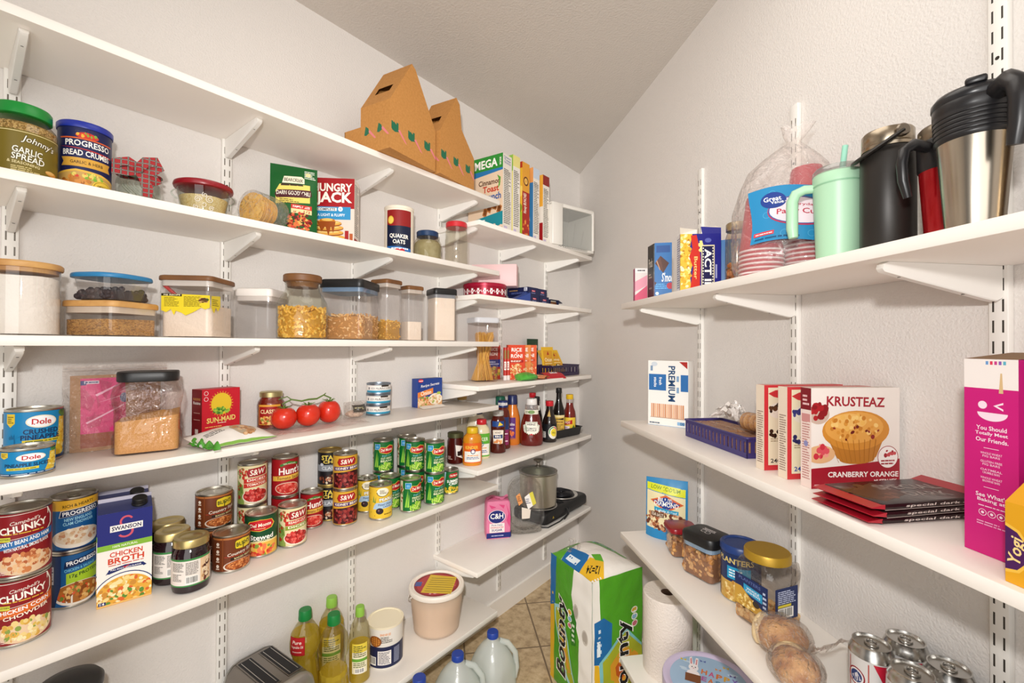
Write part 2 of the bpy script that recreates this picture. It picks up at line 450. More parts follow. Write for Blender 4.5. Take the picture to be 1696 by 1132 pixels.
for i, lb in enumerate(UR):
    p = rp(R1+PT*i, 0); upright(lb, (p[0], p[1], 0), RZR, *ST_Z, slot=('#6f675d', '#6f675d', '#3a352f')[i])  # light put into the slot colour: greyer where lit, darkest on the last
BRM = {}
def bracket(label, p, rz):
    if 'me' not in BRM:
        m = M(); pf = [(.0118, 0), (.212, 0), (.219, -.004), (.221, -.010), (.217, -.0145), (.17, -.025), (.035, -.052), (.022, -.054), (.0118, -.050)]
        rings = []
        for x, ins in ((-.0065, .0015), (-.005, 0), (.005, 0), (.0065, .0015)):
            rings.append([(x, -(d-ins if d > .1 else d), z+(ins if z < -.001 else 0)) for d, z in pf])
        m.loft(rings, BRACK)
        dk = mat('#4a443c', .6)
        for d, z in ((.187, -.0211), (.075, -.0440)):
            t = Matrix.Translation((0, -d, z)) @ Matrix.Rotation(radians(14), 4, 'X')
            m.lathe([(.0022, -.0005), (.0022, 0)], dk, 10, tf=t)
        o = m.build('shelf_bracket'); BRM['me'] = o.data
    else:
        o = bpy.data.objects.new('shelf_bracket', BRM['me']); COL.objects.link(o)
    o.location = p; o.rotation_euler = (0, 0, rz)
    tag(o, label, 'shelf bracket', 'white shelf brackets')
UN = ['upright nearest the soup cans', 'upright behind the raisin box', 'upright beside the tuna cans', 'upright joining long and short shelves',
      'middle upright of the short shelves', 'upright nearest the corner']
SN = dict(A='topmost long shelf', B='oats and pancake shelf', C='canister shelf', D='tomato shelf', E='canned food shelf', F='oil bottle shelf',
          F1='cereal shelf', F2='red tin shelf', F3='rice and spaghetti shelf', F4='sauce bottle shelf', F5='hot plate shelf')
for k in 'ABCDE':
    for i in range(4): bracket('white bracket under the %s at the %s' % (SN[k], UN[i]), (0, S0+PT*i, SH[k]-ST-.0004), RZL)
for i in range(4):
    if i > 0: bracket('white bracket under the %s at the %s' % (SN['F'], UN[i]), (0, S0+PT*i, SH['F']-ST-.0004), RZL)
for k in ('F1', 'F2', 'F3', 'F4', 'F5'):
    for i in (3, 4, 5): bracket('white bracket under the %s at the %s' % (SN[k], UN[i]), (0, S0+PT*i, SH[k]-ST-.0004), RZL)
RN = ['upright behind the cracker box', 'upright behind the bag of cups', 'upright behind the steel mug']
for k, nm in (('G1', 'mug and cup shelf'), ('G2', 'baking mix shelf'), ('G3', 'nut jar shelf'), ('G4', 'round tin shelf')):
    for i in range(3):
        p = rp(R1+PT*i, 0); bracket('white bracket under the %s at the %s' % (nm, RN[i]), (p[0], p[1], SH[k]-ST-.0004), RZR)
# ---------------------------------------------------------------- builders for packaged food
def can(label, loc, r, h, bg, a, look=0.0, group=None, tab=False, name='food_can', cat='can', lid=TIN, z0=.005, gap=.005, top='#b9b2a4'):
    rz = face_cam(loc, look)
    t = thing(name, label, cat, loc, rz, group)
    m = M(); q = r-.0009
    m.lathe([(q-.002, 0), (q+.0004, .0004), (r, .0022), (q, .0042), (q, h-.0042), (r, h-.0022), (r-.0002, h-.0004), (q-.0012, h), (q-.0024, h-.0006), (q-.003, h-.0045),
             (q*.80, h-.0045), (q*.78, h-.0036), (q*.62, h-.0036), (q*.60, h-.0045), (.001, h-.0045)], lid, 40)
    m.build('body', t)
    if tab:
        g = M(); g.tube([(.010*cos(x), -.012+.0075*sin(x)+.006, h-.0020) for x in [2*pi*i/14 for i in range(14)]], .0017, lid, 6, True)
        g.box(-.004, .004, .002, .012, h-.0042, h-.0022, lid, .0006); g.build('pull_tab', t)
    w = M(); lh = h-z0-gap
    w.lathe([(r, z0), (r, h-gap)], ink(bg), 48, c0=False, c1=False)
    if a: w.art(a, AW*r, lh, shift(fcyl(r, z0), AW*r), r*.11)
    w.build('label', t)
    return t
def carton(name, label, cat, loc, rz, w, d, h, col, front=None, right=None, left=None, top=None, group=None, bev=.0008):
    m = M(); m.box(-w/2, w/2, -d/2, d/2, 0, h, mat(col, .5, 0, 'card'), bev)
    for a, f, ww, hh in ((front, ffront(w, d), w, h), (right, fright(w, d), d, h), (left, fleft(w, d), d, h), (top, ftop(w, d, h), w, d)):
        if a: m.art(a, ww, hh, f)
    o = m.build(name, loc=loc, rz=rz)
    return tag(o, label, cat, group)
def pouch_fn(w, h, t, seal=.012, wob=.0, seed=0, side=-1, tilt=0.0):
    def f(x, y, l):
        u = min(1, max(-1, 2*x/w)); v = min(1, max(0, y/h))
        e = (1-abs(u)**2.6)*min(1, (h-y)/seal/4 if y > h-seal*4 else 1)
        b = t*.5*max(0, e)*(1.0-.55*v)
        b += wob*(noise.noise(Vector((x*38, y*38, seed)))+.5*noise.noise(Vector((x*90, y*90, seed+5))))*max(0, e)**.5
        return (x, side*(b+.0008)-(l if side < 0 else -l)+tilt*y, y)
    return f
def pouch(name, label, cat, loc, rz, w, h, t, col, a=None, wob=.0015, seed=0, tilt=0.0, group=None, rough=.3, backcol=None, parent=None):
    m = M(); f = pouch_fn(w, h, t, wob=wob, seed=seed, tilt=tilt); b = pouch_fn(w, h, t, wob=wob, seed=seed+9, side=1, tilt=tilt)
    mt = mat(col, rough, 0, 'foil_pouch'); st = .006
    nu, nv = max(6, int(w/st)), max(6, int(h/st))
    m.grid(lambda u, v: f((u-.5)*w, v*h, 0), nu, nv, mt)
    m.grid(lambda u, v: b((.5-u)*w, v*h, 0), nu, nv, mt)
    n = nv
    for sx in (-1, 1):
        vs = []
        for j in range(nv+1): vs += [f(sx*w/2, j*h/nv, 0), b(sx*w/2, j*h/nv, 0)]
        m.add(vs, [(2*j, 2*j+2, 2*j+3, 2*j+1) if sx < 0 else (2*j, 2*j+1, 2*j+3, 2*j+2) for j in range(nv)], mt)
    vs = []
    for i in range(nu+1): vs += [f((i/nu-.5)*w, h, 0), b((i/nu-.5)*w, h, 0)]
    m.add(vs, [(2*i, 2*i+2, 2*i+3, 2*i+1) for i in range(nu)], mt)
    vs = []
    for i in range(nu+1): vs += [f((i/nu-.5)*w, 0, 0), b((i/nu-.5)*w, 0, 0)]
    m.add(vs, [(2*i, 2*i+1, 2*i+3, 2*i+2) for i in range(nu)], mt)
    if a: m.art(a, w, h, shift(f, w), .006, .006, eps=4e-5, l0=1.5e-4)
    o = m.build(name, parent, loc, rz)
    return o if parent else tag(o, label, cat, group)
def bits(m, kind, n, mts, hx, hy, z0, z1, seed=1, rnd=False, s=1.0, top=True):
    q0 = len(m.v)
    """pieces of pasta or nuts lying against the inside of a container (box hx x hy, or a round one of radius hx)"""
    g = random.Random(seed)
    for i in range(n):
        onTop = top and g.random() < .3
        if rnd:
            a = g.uniform(0, 2*pi); rr = hx*sqrt(g.random()) if onTop else hx-g.uniform(.001, .004)*s
            x, y = rr*cos(a), rr*sin(a)
        elif onTop: x, y = g.uniform(-hx, hx), g.uniform(-hy, hy)
        else:
            if g.random() < hx/(hx+hy): x, y = g.uniform(-hx, hx), g.choice((-1, 1, -1))*(hy-.003*s)
            else: x, y = g.choice((-1, 1))*(hx-.003*s), g.uniform(-hy, hy)
        z = z1+g.uniform(-.004, .006)*s if onTop else g.uniform(z0+.003*s, z1)
        R = Matrix.Rotation(g.uniform(0, 2*pi), 4, 'Z') @ Matrix.Rotation(g.uniform(-1.2, 1.2), 4, 'X') @ Matrix.Rotation(g.uniform(0, 6), 4, 'Y')
        T = Matrix.Translation((x, y, z)) @ R; mt = g.choice(mts)
        if kind == 'elbow':
            m.tube([(.0085*s*cos(t)-.006*s, .0085*s*sin(t), 0) for t in (-1, -.33, .33, 1)], .0030*s, mt, 6, tf=T)
        elif kind == 'stick':
            m.tube([((k-1.5)*.0075*s, .0013*s*(-1)**k, 0) for k in range(4)], .0021*s, mt, 5, tf=T)
        elif kind == 'nut':
            m.add(*BALL(.0095*s, .0062*s, .0048*s), mt, True, T)
        elif kind == 'bit':
            m.add(*BALL(.006*s, .0055*s, .005*s), mt, True, T)
    ex = .0022
    for i in range(q0, len(m.v)):
        x, y, z = m.v[i]; z = max(z, z0-.001)
        if rnd:
            d = hypot(x, y); k = min(1, (hx+ex)/max(d, 1e-6)); x, y = x*k, y*k
        else: x = max(-hx-ex, min(hx+ex, x)); y = max(-hy-ex, min(hy+ex, y))
        m.v[i] = (x, y, z)
BC = {}
def BALL(rx, ry, rz, n=8, k=5):
    key = (rx, ry, rz, n, k)
    if key not in BC:
        q = M(); q.ball((0, 0, 0), rx, ry, rz, BLACK, n, k); BC[key] = (q.v, q.f)
    return BC[key]
def heap(m, hx, hy, z0, z1, mt, seed=0, amp=.006, rnd=False, slope=0.0):
    """solid contents with an uneven top"""
    N = 36
    P = circ(hx, N) if rnd else rrect(2*hx, 2*hy, min(hx, hy)*.25, 8)
    def zt(x, y): return z1+amp*noise.noise(Vector((x*28, y*28, seed)))+slope*x
    ring = [[(x, y, z0) for x, y in P]]+[[(x, y, z0+(zt(x, y)-z0)*.5) for x, y in P], [(x, y, zt(x, y)) for x, y in P]]
    for k in (.75, .5, .25, .04): ring.append([(x*k, y*k, zt(x*k, y*k)+amp*.4*(1-k)) for x, y in P])
    m.loft(ring, mt)
def box_jar(name, label, cat, loc, rz, w, d, h, r, lidm, lid_h=.014, fill=0.0, fillm=None, over=.002, gasket=None, group=None, tint=None, pieces=None, slope=0.0, amp=.005, seed=0, lidround=.004, taper=0.0):
    t = thing(name, label, cat, loc, rz, group)
    m = M(); bh = h-lid_h; tw, td = w-taper, d-taper
    m.rloft([(tw-.008, td-.008, 0), (tw-.002, td-.002, .002), (tw, td, .006), (w, d, bh)], tint or CLEAR, r, 6, c1=False)
    m.build('body', t)
    l = M(); a, b = w+2*over, d+2*over
    l.rloft([(a-.001, b-.001, bh), (a, b, bh+.001), (a, b, h-lidround), (a-lidround*.6, b-lidround*.6, h-lidround*.3), (a-2*lidround, b-2*lidround, h)], lidm, r+over, 6)
    l.build('lid', t)
    if gasket:
        g = M(); g.rloft([(w-.004, d-.004, bh-.013), (w-.004, d-.004, bh)], gasket, r, 6); g.build('gasket', t)
    if fill:
        c = M(); heap(c, tw/2-.0035, td/2-.0035, .003, fill, fillm, seed, amp, slope=slope)
        if pieces: pieces(c)
        o = c.build('contents', t); o['kind'] = 'stuff'
    return t
# ================================================================ topmost long shelf: carriers
CARD = mat('#b9803f', .75, 0, 'kraft_card', bump=(300, .2, .001), var=(140, '#c48b49'))
def carrier(label, c0, ang, w, ln, prof, hole):
    """gabled bottle carrier: end panel (prof) at the front, low open cells behind it; c0 = near lower corner"""
    t = thing('bottle_carrier', label, 'cardboard carrier', (c0[0], c0[1], SH['A']+.0004), ang, 'cardboard carriers')
    # local x to the right along the end panel, local y away from it
    m = M(); n = len(prof); g = ln*.46
    m.add([(x, 0, z) for x, z in prof]+[(x, g, z) for x, z in prof], [tuple(range(n)), tuple(reversed(range(n, 2*n)))], CARD, False)
    k = [(i, (i+1) % n) for i in range(n)]
    V = []; F = []
    for a, b in k:
        if hole and (a, b) == (n-1, 0) and 0: continue
        (x0, z0), (x1, z1) = prof[a], prof[b]
        if (a, b) == hole:   # roof slope with a hand hole
            def q(u, v): return (x0+(x1-x0)*v, g*u, z0+(z1-z0)*v)
            us, vs = (0, .25, .75, 1), (0, .52, .70, 1)
            P = [q(u, v) for v in vs for u in us]
            Q = [(j*4+i, j*4+i+1, j*4+i+5, j*4+i+4) for j in range(3) for i in range(3) if not (i == 1 and j == 1)]
            m.add(P, Q, CARD, False)
        else: m.add([(x0, 0, z0), (x1, 0, z1), (x1, g, z1), (x0, g, z0)], [(3, 2, 1, 0)], CARD, False)
    m.build('handle_box', t)
    c = M()
    def cell(y0, y1, h):
        for x0, x1, a, b in ((0, .003, y0, y1), (w-.003, w, y0, y1), (0, w, y1-.003, y1)):
            c.box(x0, x1, a, b, .001, h, CARD)
        c.box(.001, w-.001, y0, y1, .001, .003, CARD)
    cell(g+.0005, g+(ln-g)*.5, .090); cell(g+(ln-g)*.5, ln, .058)
    c.build('open_cells', t)
    p = M(); a = Art(w/.06)
    for i, u in enumerate((.08, .42, .78)):
        a.P([(u, .95), (u+.08, .8), (u+.1, .55), (u+.02, .45), (u-.04, .5), (u-.03, .85)], '#1f6b4c').R(u-.05, .55, u-.02, .95, '#1f6b4c').R(u+.05, .55, u+.09, .98, '#1f6b4c')
        a.P([(u+.08, .62), (u+.12, .70), (u+.27, .12), (u+.22, .18)], '#e07f86')
    p.art(a, w, .06, lambda x, y, l: (x, -l, .03+y))
    a = Art(g/.06)
    for i, u in enumerate((.18, .62)):
        a.P([(u, .95), (u+.1, .8), (u+.12, .55), (u+.02, .45), (u-.05, .5)], '#1f6b4c').P([(u+.1, .62), (u+.14, .72), (u+.36, .22), (u+.3, .22)], '#e07f86')
    p.art(a, g, .06, lambda x, y, l: (-l, g-x, .03+y))
    p.build('carrot_print', t)
    return t
w1 = .218; a1 = atan2(1.047-.832, .278-.313)
carrier('brown cardboard carrier with hand hole, nearer the hanging jars, pink carrot print', (.300, .832), a1, w1, .27,
        [(0, .001), (w1, .001), (w1, .140), (w1*.52, .298), (w1*.44, .308), (0, .150)], (4, 5))
w2 = .212
carrier('brown cardboard carrier standing between the other carrier and the cereal boxes', (.272, 1.062), a1, w2, .25,
        [(0, .001), (w2, .001), (w2, .125), (w2*.60, .205), (w2*.54, .292), (w2*.44, .308), (0, .150)], (5, 6))

# ================================================================ second long shelf
P_ = L(.137, .096, 'B'); t = thing('seasoning_jar', 'plastic seasoning jar with green lid and olive garlic spread label', 'jar', P_, face_cam(P_, 12))
m = M(); r = .0475
m.lathe([(r-.003, 0), (r, .003), (r, .104), (r-.002, .112), (r-.010, .122), (r-.011, .132)], clear('#eee6d4', .05), 40, c1=False); m.build('body', t)
m = M(); m.lathe([(r-.003, .002), (r-.002, .108), (r-.006, .112), (.001, .113)], grain(['#c9a96c', '#e2cc98', '#a98a50', '#7a6a3a'], 420), 36); m.build('contents', t)['kind'] = 'stuff'
m = M(); m.lathe([(r-.009, .128), (r-.0075, .129), (r-.0075, .146), (r-.010, .150), (.001, .150)], mat('#0f8a34', .35), 40); m.build('lid', t)
a = Art(pi*r/.086); a.R(0, .02, 1, .03, '#b59a4a').R(0, .96, 1, .975, '#e2d49a')
a.R(.0, .12, .13, .86, '#f2ecdc').D(.01, .15, .12, .83, 14, '#333333')
a.T("Johnny's", .60, .78, .40, .20, '#1c1a12', .10, .2, -8).T("Johnny's", .60, .78, .39, .18, '#fbf6e6', .01, .2, -8)
a.T('GARLIC', .47, .555, .33, .15, '#2e2a14', .12, 0, -5).T('GARLIC', .47, .555, .32, .14, '#fbf6e6', .03, 0, -5)
a.T('SPREAD', .48, .40, .36, .15, '#2e2a14', .12, 0, -5).T('SPREAD', .48, .40, .35, .14, '#fbf6e6', .03, 0, -5)
a.T('& SEASONING', .43, .28, .34, .06, '#e9dca6', .02, 0, -5).D(.3, .1, .6, .22, 3, '#d6c583')
a.E(.76, .2, .09, .05, '#d08f3e').E(.74, .22, .07, .035, '#e5b86c')
m = M(); m.lathe([(r+.0002, .008), (r+.0002, .094)], ink('#75651f'), 48, c0=False, c1=False); m.art(a, AW*r, .086, shift(fcyl(r+.0002, .008), AW*r), r*.11); m.build('label', t)

P_ = L(.112, .188, 'B'); r = .0425; h = .155
t = thing('crumb_canister', 'navy bread crumb canister with blue plastic lid', 'canister', P_, face_cam(P_, 4))
m = M(); m.lathe([(r-.001, 0), (r, .002), (r, h-.012)], TIN, 48, c1=False); m.build('body', t)
m = M(); m.lathe([(r+.002, h-.014), (r+.0025, h-.012), (r+.0025, h-.003), (r, h), (.001, h-.001)], mat('#1c2f9c', .35), 48); m.build('lid', t)
a = Art(pi*r/.139)
a.E(.5, .88, .16, .05, '#c93a2a').B(.5, .89, .14, .03, ['#d8452c', '#7fae3a', '#e9b23a', '#b3261c'], 16, .022, 3)
a.T('Quality Foods', .5, .955, .36, .035, '#f4efe0', .02, .1)
a.P([(.08, .84), (.92, .84), (.9, .82), (.1, .82)], '#d9602c').P([(.08, .70), (.92, .66), (.9, .64), (.3, .68)], '#c8342a')
a.T('PROGRESSO', .52, .76, .66, .09, '#fdfaf2', .04).T('BREAD CRUMBS', .50, .615, .70, .085, '#fdfaf2', .04)
a.P([(.12, .54), (.88, .54), (.84, .475), (.88, .41), (.12, .41), (.16, .475)], '#d8a440').T('GARLIC & HERB', .5, .475, .46, .045, '#4a2c10', .03)
a.P([(0, 0), (1, 0), (1, .28), (.7, .35), (.35, .37), (0, .30)], '#e6b84a').P([(0, 0), (1, 0), (1, .25), (.7, .32), (.35, .34), (0, .27)], '#caa25a')
a.B(.32, .13, .32, .12, ['#c77f35', '#e0a049', '#a8611f', '#d99242'], 60, .045, 5).B(.5, .28, .25, .04, ['#7fb23a', '#9cc24a', '#d8452c', '#e8d46a'], 26, .03, 6)
a.E(.74, .15, .17, .105, '#e9c746').ring(.74, .15, .15, .09, .06, '#7a5a12').T("AMERICA'S", .74, .17, .2, .03, '#5a3f10', .03).T('FAVORITE', .74, .125, .2, .03, '#5a3f10', .03)
m = M(); m.lathe([(r+.0002, .003), (r+.0002, h-.013)], ink('#1b2050'), 48, c0=False, c1=False); m.art(a, AW*r, .139, shift(fcyl(r+.0002, .003), AW*r), r*.11); m.build('label', t)

# glass jar tied with a tartan ribbon
P_ = L(.10, .281, 'B'); t = thing('gift_jar', 'clear glass jar tied with red tartan ribbon', 'jar', P_, face_cam(P_))
m = M(); r = .041
m.lathe([(r-.004, 0), (r, .004), (r, .062), (r-.003, .074), (r-.009, .083), (r-.009, .092)], GLASS, 40, c1=False)
for k in range(9):
    x = -.6+.15*k; m.tube([((r+.0008)*sin(x+.25*sin(5*v)), -(r+.0008)*cos(x+.25*sin(5*v)), .008+.05*v) for v in [j/8 for j in range(9)]], .0009, GLASS, 5)
m.build('body', t)
m = M(); m.lathe([(r-.007, .086), (r-.006, .087), (r-.006, .104), (r-.008, .106), (.001, .1055)], mat('#8f9a8c', .35, .8, 'zinc_lid'), 40); m.build('lid', t)
def tartan():
    m_, n, l = nodes('tartan_ribbon'); b = n['Principled BSDF']; b.inputs['Roughness'].default_value = .7
    tc = n.new('ShaderNodeTexCoord'); w = []
    for ax, sc in (('X', 26), ('Z', 30)):
        q = n.new('ShaderNodeTexWave'); q.bands_direction = ax; q.inputs['Scale'].default_value = sc; q.inputs['Distortion'].default_value = .4
        l.new(tc.outputs['Object'], q.inputs['Vector']); w.append(q)
    mx = n.new('ShaderNodeMath'); mx.operation = 'MAXIMUM'; l.new(w[0].outputs['Fac'], mx.inputs[0]); l.new(w[1].outputs['Fac'], mx.inputs[1])
    r_ = n.new('ShaderNodeValToRGB'); r_.color_ramp.interpolation = 'CONSTANT'; e = r_.color_ramp.elements
    e[0].color = lin('#a51a20'); e[1].position = .78; e[1].color = lin('#7e1418')
    for p_, c in ((.86, '#3b3a36'), (.95, '#e9e0d4'), (.975, '#3b3a36')): x = e.new(p_); x.color = lin(c)
    l.new(mx.outputs[0], r_.inputs[0]); l.new(r_.outputs[0], b.inputs['Base Color'])
    return m_
TART = tartan()
m = M()
m.tube([((r-.004)*cos(2*pi*i/28), (r-.004)*sin(2*pi*i/28), .084+.002*sin(i)) for i in range(28)], .0075, TART, 8, True, flat=.35)
def strap(pts, wd, th=.0012):
    P = [Vector(p) for p in pts]; N = len(P); V = []; F = []
    for i in range(N):
        tg = (P[min(N-1, i+1)]-P[max(0, i-1)]).normalized(); s_ = tg.cross(Vector((0, -1, 0)))
        s_ = s_.normalized() if s_.length > 1e-3 else Vector((0, 0, 1))
        for e in (-1, 1): V += [P[i]+s_*wd*e, P[i]+s_*wd*e+Vector((0, th, 0))]
    for i in range(N-1):
        b = i*4
        for q in ((0, 2, 6, 4), (1, 5, 7, 3), (0, 4, 5, 1), (2, 3, 7, 6)): F.append(tuple(b+x for x in q))
    return V, F
for q in ([(0, -r-.006, .088), (.012, -r-.014, .104), (.030, -r-.010, .110), (.036, -r-.004, .098), (.022, -r-.004, .086), (0, -r-.006, .084)],
          [(0, -r-.006, .088), (-.018, -r-.012, .098), (-.038, -r-.008, .092), (-.040, -r-.004, .074), (-.020, -r-.003, .078), (0, -r-.006, .084)],
          [(0, -r-.006, .086), (.010, -r-.006, .066), (.016, -r-.003, .046), (.014, -r-.005, .026), (.020, -r-.003, .008)],
          [(0, -r-.006, .086), (.022, -r-.002, .078), (.034, -r+.008, .062)]):
    m.add(*strap(q, .010), TART)
m.ball((0, -r-.008, .086), .010, .006, .009, TART)
m.build('ribbon', t)

# glass bowl of yellow crumbs under a red lid
P_ = L(.132, .402, 'B'); t = thing('lidded_bowl', 'clear glass bowl of yellow crumbs under wide red lid', 'bowl', P_, face_cam(P_))
m = M(); m.lathe([(.040, 0), (.044, .002), (.050, .036), (.055, .073), (.055, .078)], GLASS, 48, c1=False)
for s_ in (-1, 1): m.tube([(s_*(.053+.012*sin(pi*k/8)), 0, .073-.026*k/8) for k in range(9)], .0018, GLASS, 6)
m.build('body', t)
m = M(); m.lathe([(.040, .0025), (.047, .036), (.051, .053), (.04, .056), (.001, .055)], grain(['#e8c98c', '#f1d9a4', '#d9b26c'], 500, dist=.001), 40); m.build('contents', t)['kind'] = 'stuff'
m = M(); m.lathe([(.054, .074), (.0615, .076), (.063, .081), (.0615, .087), (.055, .090), (.05, .0885), (.001, .0885)], mat('#8f1420', .32), 48); m.build('lid', t)
m = M(); g = ink('#f6f1e6')
def swirl(cx, cz, r0, turns, tilt=0):
    P = []
    for k in range(26):
        q = k/25; rr = r0*(1-.8*q); x = cx+rr*cos(q*turns*2*pi+tilt); z = cz+rr*sin(q*turns*2*pi+tilt); R_ = .0472+z*.128
        P.append((R_*sin(x/R_), -R_*cos(x/R_)-.0004, z))
    m.tube(P, .0007, g, 5)
for s_ in ((-.012, .04, .008, 1.6), (.012, .042, .009, 1.7, 1), (.002, .052, .006, 1.4, 2), (-.016, .022, .006, 1.5, 2), (.016, .022, .006, 1.5, .5), (.0, .03, .007, .9, 4)): swirl(*s_)
m.build('white_scroll_print', t)

# tostadas, chili pouch, pancake box
P_ = L(.180, .522, 'B'); t = thing('tostada_bag', 'stack of yellow tostadas in clear bag leaning beside green pouch', 'bag of tostadas', P_, face_cam(P_, -48))
m = M(); TOS = mat('#e8ad3c', .8, 0, 'corn_tostada', bump=(260, .6, .002), var=(60, '#f2c65c')); g = random.Random(4)
for k in range(10):
    y = -.034+.0052*k; R_ = .042-.0008*k+g.uniform(-.001, .001)
    T = Matrix.Translation((g.uniform(-.001, .001), y, .0425)) @ Matrix.Rotation(radians(90+g.uniform(-3, 3)), 4, 'X')
    m.lathe([(R_, -.0009), (R_+.0004, 0), (R_, .0009)], TOS, 30, tf=T)
m.build('tostadas', t)['kind'] = 'stuff'
m = M(); m.loft([[(x*.046*s_, y, .0455+z*.0445*s_) for x, z in circ(1, 28)] for y, s_ in ((-.041, .75), (-.037, 1), (.02, 1), (.046, .9), (.062, .55))], FILM); m.build('clear_bag', t)
a = Art(.115/.205)
a.R(0, 0, 1, 1, '#0f5a24').E(.8, .9, .06, .033, '#d8c65a').D(.72, .84, .96, .96, 5, '#e8efe0', 2)
a.P([(.25, .74), (.29, .84), (.66, .86), (.72, .83), (.72, .76)], '#f2ead0').T('BEARCREEK', .49, .795, .40, .05, '#2a1a10', .03, .15, 2)
a.P([(.12, .63), (.2, .72), (.84, .75), (.84, .50), (.12, .45)], '#e8d56a').P([(.22, .70), (.7, .725), (.68, .745), (.24, .735)], '#3a2a18')
a.P([(.1, .58), (.15, .64), (.86, .68), (.88, .60), (.8, .57), (.14, .53)], '#4a1420').T("DARN GOOD' CHILI", .49, .615, .72, .06, '#f7f0e0', .03, .15, 3)
a.D(.2, .46, .6, .53, 3, '#6a5a2a', 3)
a.R(.44, .40, .88, .46, '#cc2f24').T('FAMILY SIZE', .66, .43, .36, .03, '#ffffff', .03).R(.44, .34, .88, .40, '#f0d9a0').T('8', .52, .37, .06, .045, '#b02a20', .04).T('1/2', .78, .37, .14, .035, '#b02a20', .03)
a.B(.62, .22, .27, .125, ['#b3281c', '#d2452a', '#8f1c14', '#e0763c', '#5e1410', '#e8b45a'], 110, .022, 8).D(.3, .05, .7, .09, 2, '#dfe8d6', 5)
pouch('chili_pouch', 'green chili mix pouch standing against the pancake box', 'pouch', L(.128, .628, 'B'), RZL-radians(26), .124, .214, .038, '#0f5a24', a, .0012, 2, tilt=.06)

def fr():
    a = Art(.152/.213); a.R(0, 0, 1, 1, '#a5141c').R(0, .0, 1, .56, '#ddd2c6')
    a.T('HUNGRY', .53, .865, .84, .12, '#fff8ea', .06).T('JACK', .56, .70, .78, .20, '#fff8ea', .07)
    a.R(0, .40, .92, .585, '#2f8fc4').R(.18, .525, .62, .57, '#f1f1ee').T('COMPLETE', .4, .5475, .38, .032, '#14304a', .04).E(.70, .553, .05, .035, '#eef4f8').T('%', .70, .553, .04, .03, '#2f8fc4')
    a.T('EXTRA LIGHT & FLUFFY', .42, .465, .76, .04, '#ffffff', .03)
    for i, y in enumerate((.13, .20, .27, .335)): a.E(.42+.01*(-1)**i, y, .38-.02*i, .045, '#8a4012').E(.42+.01*(-1)**i, y+.012, .38-.02*i, .040, '#e3a546').E(.40, y+.02, .28, .02, '#f2c878')
    a.E(.42, .385, .17, .03, '#c97a22').E(.42, .395, .12, .02, '#f0c266').P([(.2, .37), (.6, .37), (.55, .20), (.5, .30), (.45, .16), (.38, .3), (.3, .22)], '#9c4a14')
    a.E(.5, .06, .5, .04, '#f4efe8').R(.80, .10, .88, .24, '#a5141c').R(.90, .10, .97, .20, '#b85a2a').D(.3, .01, .95, .04, 1, '#a59a90')
    return a
def sd(bot, bg='#f0e8de', n=26, ink_='#55504a'):
    a = Art(.055/.213); a.R(0, 0, 1, 1, bg).D(.12, .18, .88, .94, n, ink_, 4).R(0, 0, 1, .14, bot).D(.2, .04, .8, .10, 2, '#f3e4da', 7); return a
carton('pancake_box', 'red pancake mix box with stacked pancakes picture', 'box', L(.094, .772, 'B'), RZL-radians(47), .142, .055, .217, '#a5141c', fr(), sd('#a5141c'))

P_ = L(.12, 1.008, 'B'); r = .0505; h = .180
t = thing('oats_canister', 'round cream oats canister with navy label', 'canister', P_, face_cam(P_))
m = M(); m.lathe([(r-.001, 0), (r, .001), (r, h-.010), (r+.0012, h-.009), (r+.0012, h-.001), (r, h), (r-.003, h-.002), (.001, h-.002)], mat('#efe6d2', .5, 0, 'card'), 48); m.build('body', t)
a = Art(pi*r/.168)
a.R(.16, .09, .84, .95, '#101c38').R(.16, .62, .84, .95, '#8f1c1c').E(.28, .74, .085, .085, '#d8b23c').E(.28, .74, .07, .07, '#e9cc5c')
a.P([(.16, .66), (.45, .56), (.84, .60), (.84, .45), (.16, .45)], '#101c38')
a.P([(.16, .09), (.84, .05), (.84, .16), (.5, .19), (.16, .20)], '#2a6fb6').D(.3, .125, .74, .165, 1, '#f2f6fa', 4, .8)
a.T('QUAKER', .50, .40, .50, .10, '#fdf9ee', .05, 0, -3).T('OATS', .50, .29, .32, .085, '#fdf9ee', .05, 0, -3)
a.E(.46, .10, .07, .05, '#c41f2c').E(.58, .10, .07, .05, '#c41f2c').P([(.395, .085), (.645, .085), (.52, -.005)], '#c41f2c').D(.43, .07, .61, .11, 2, '#fbe9e2', 3)
a.R(.72, .0, .82, .04, '#2a5a62')
m = M(); m.art(a, AW*r, .168, shift(fcyl(r+.0003, .004), AW*r), r*.11); m.build('label', t)
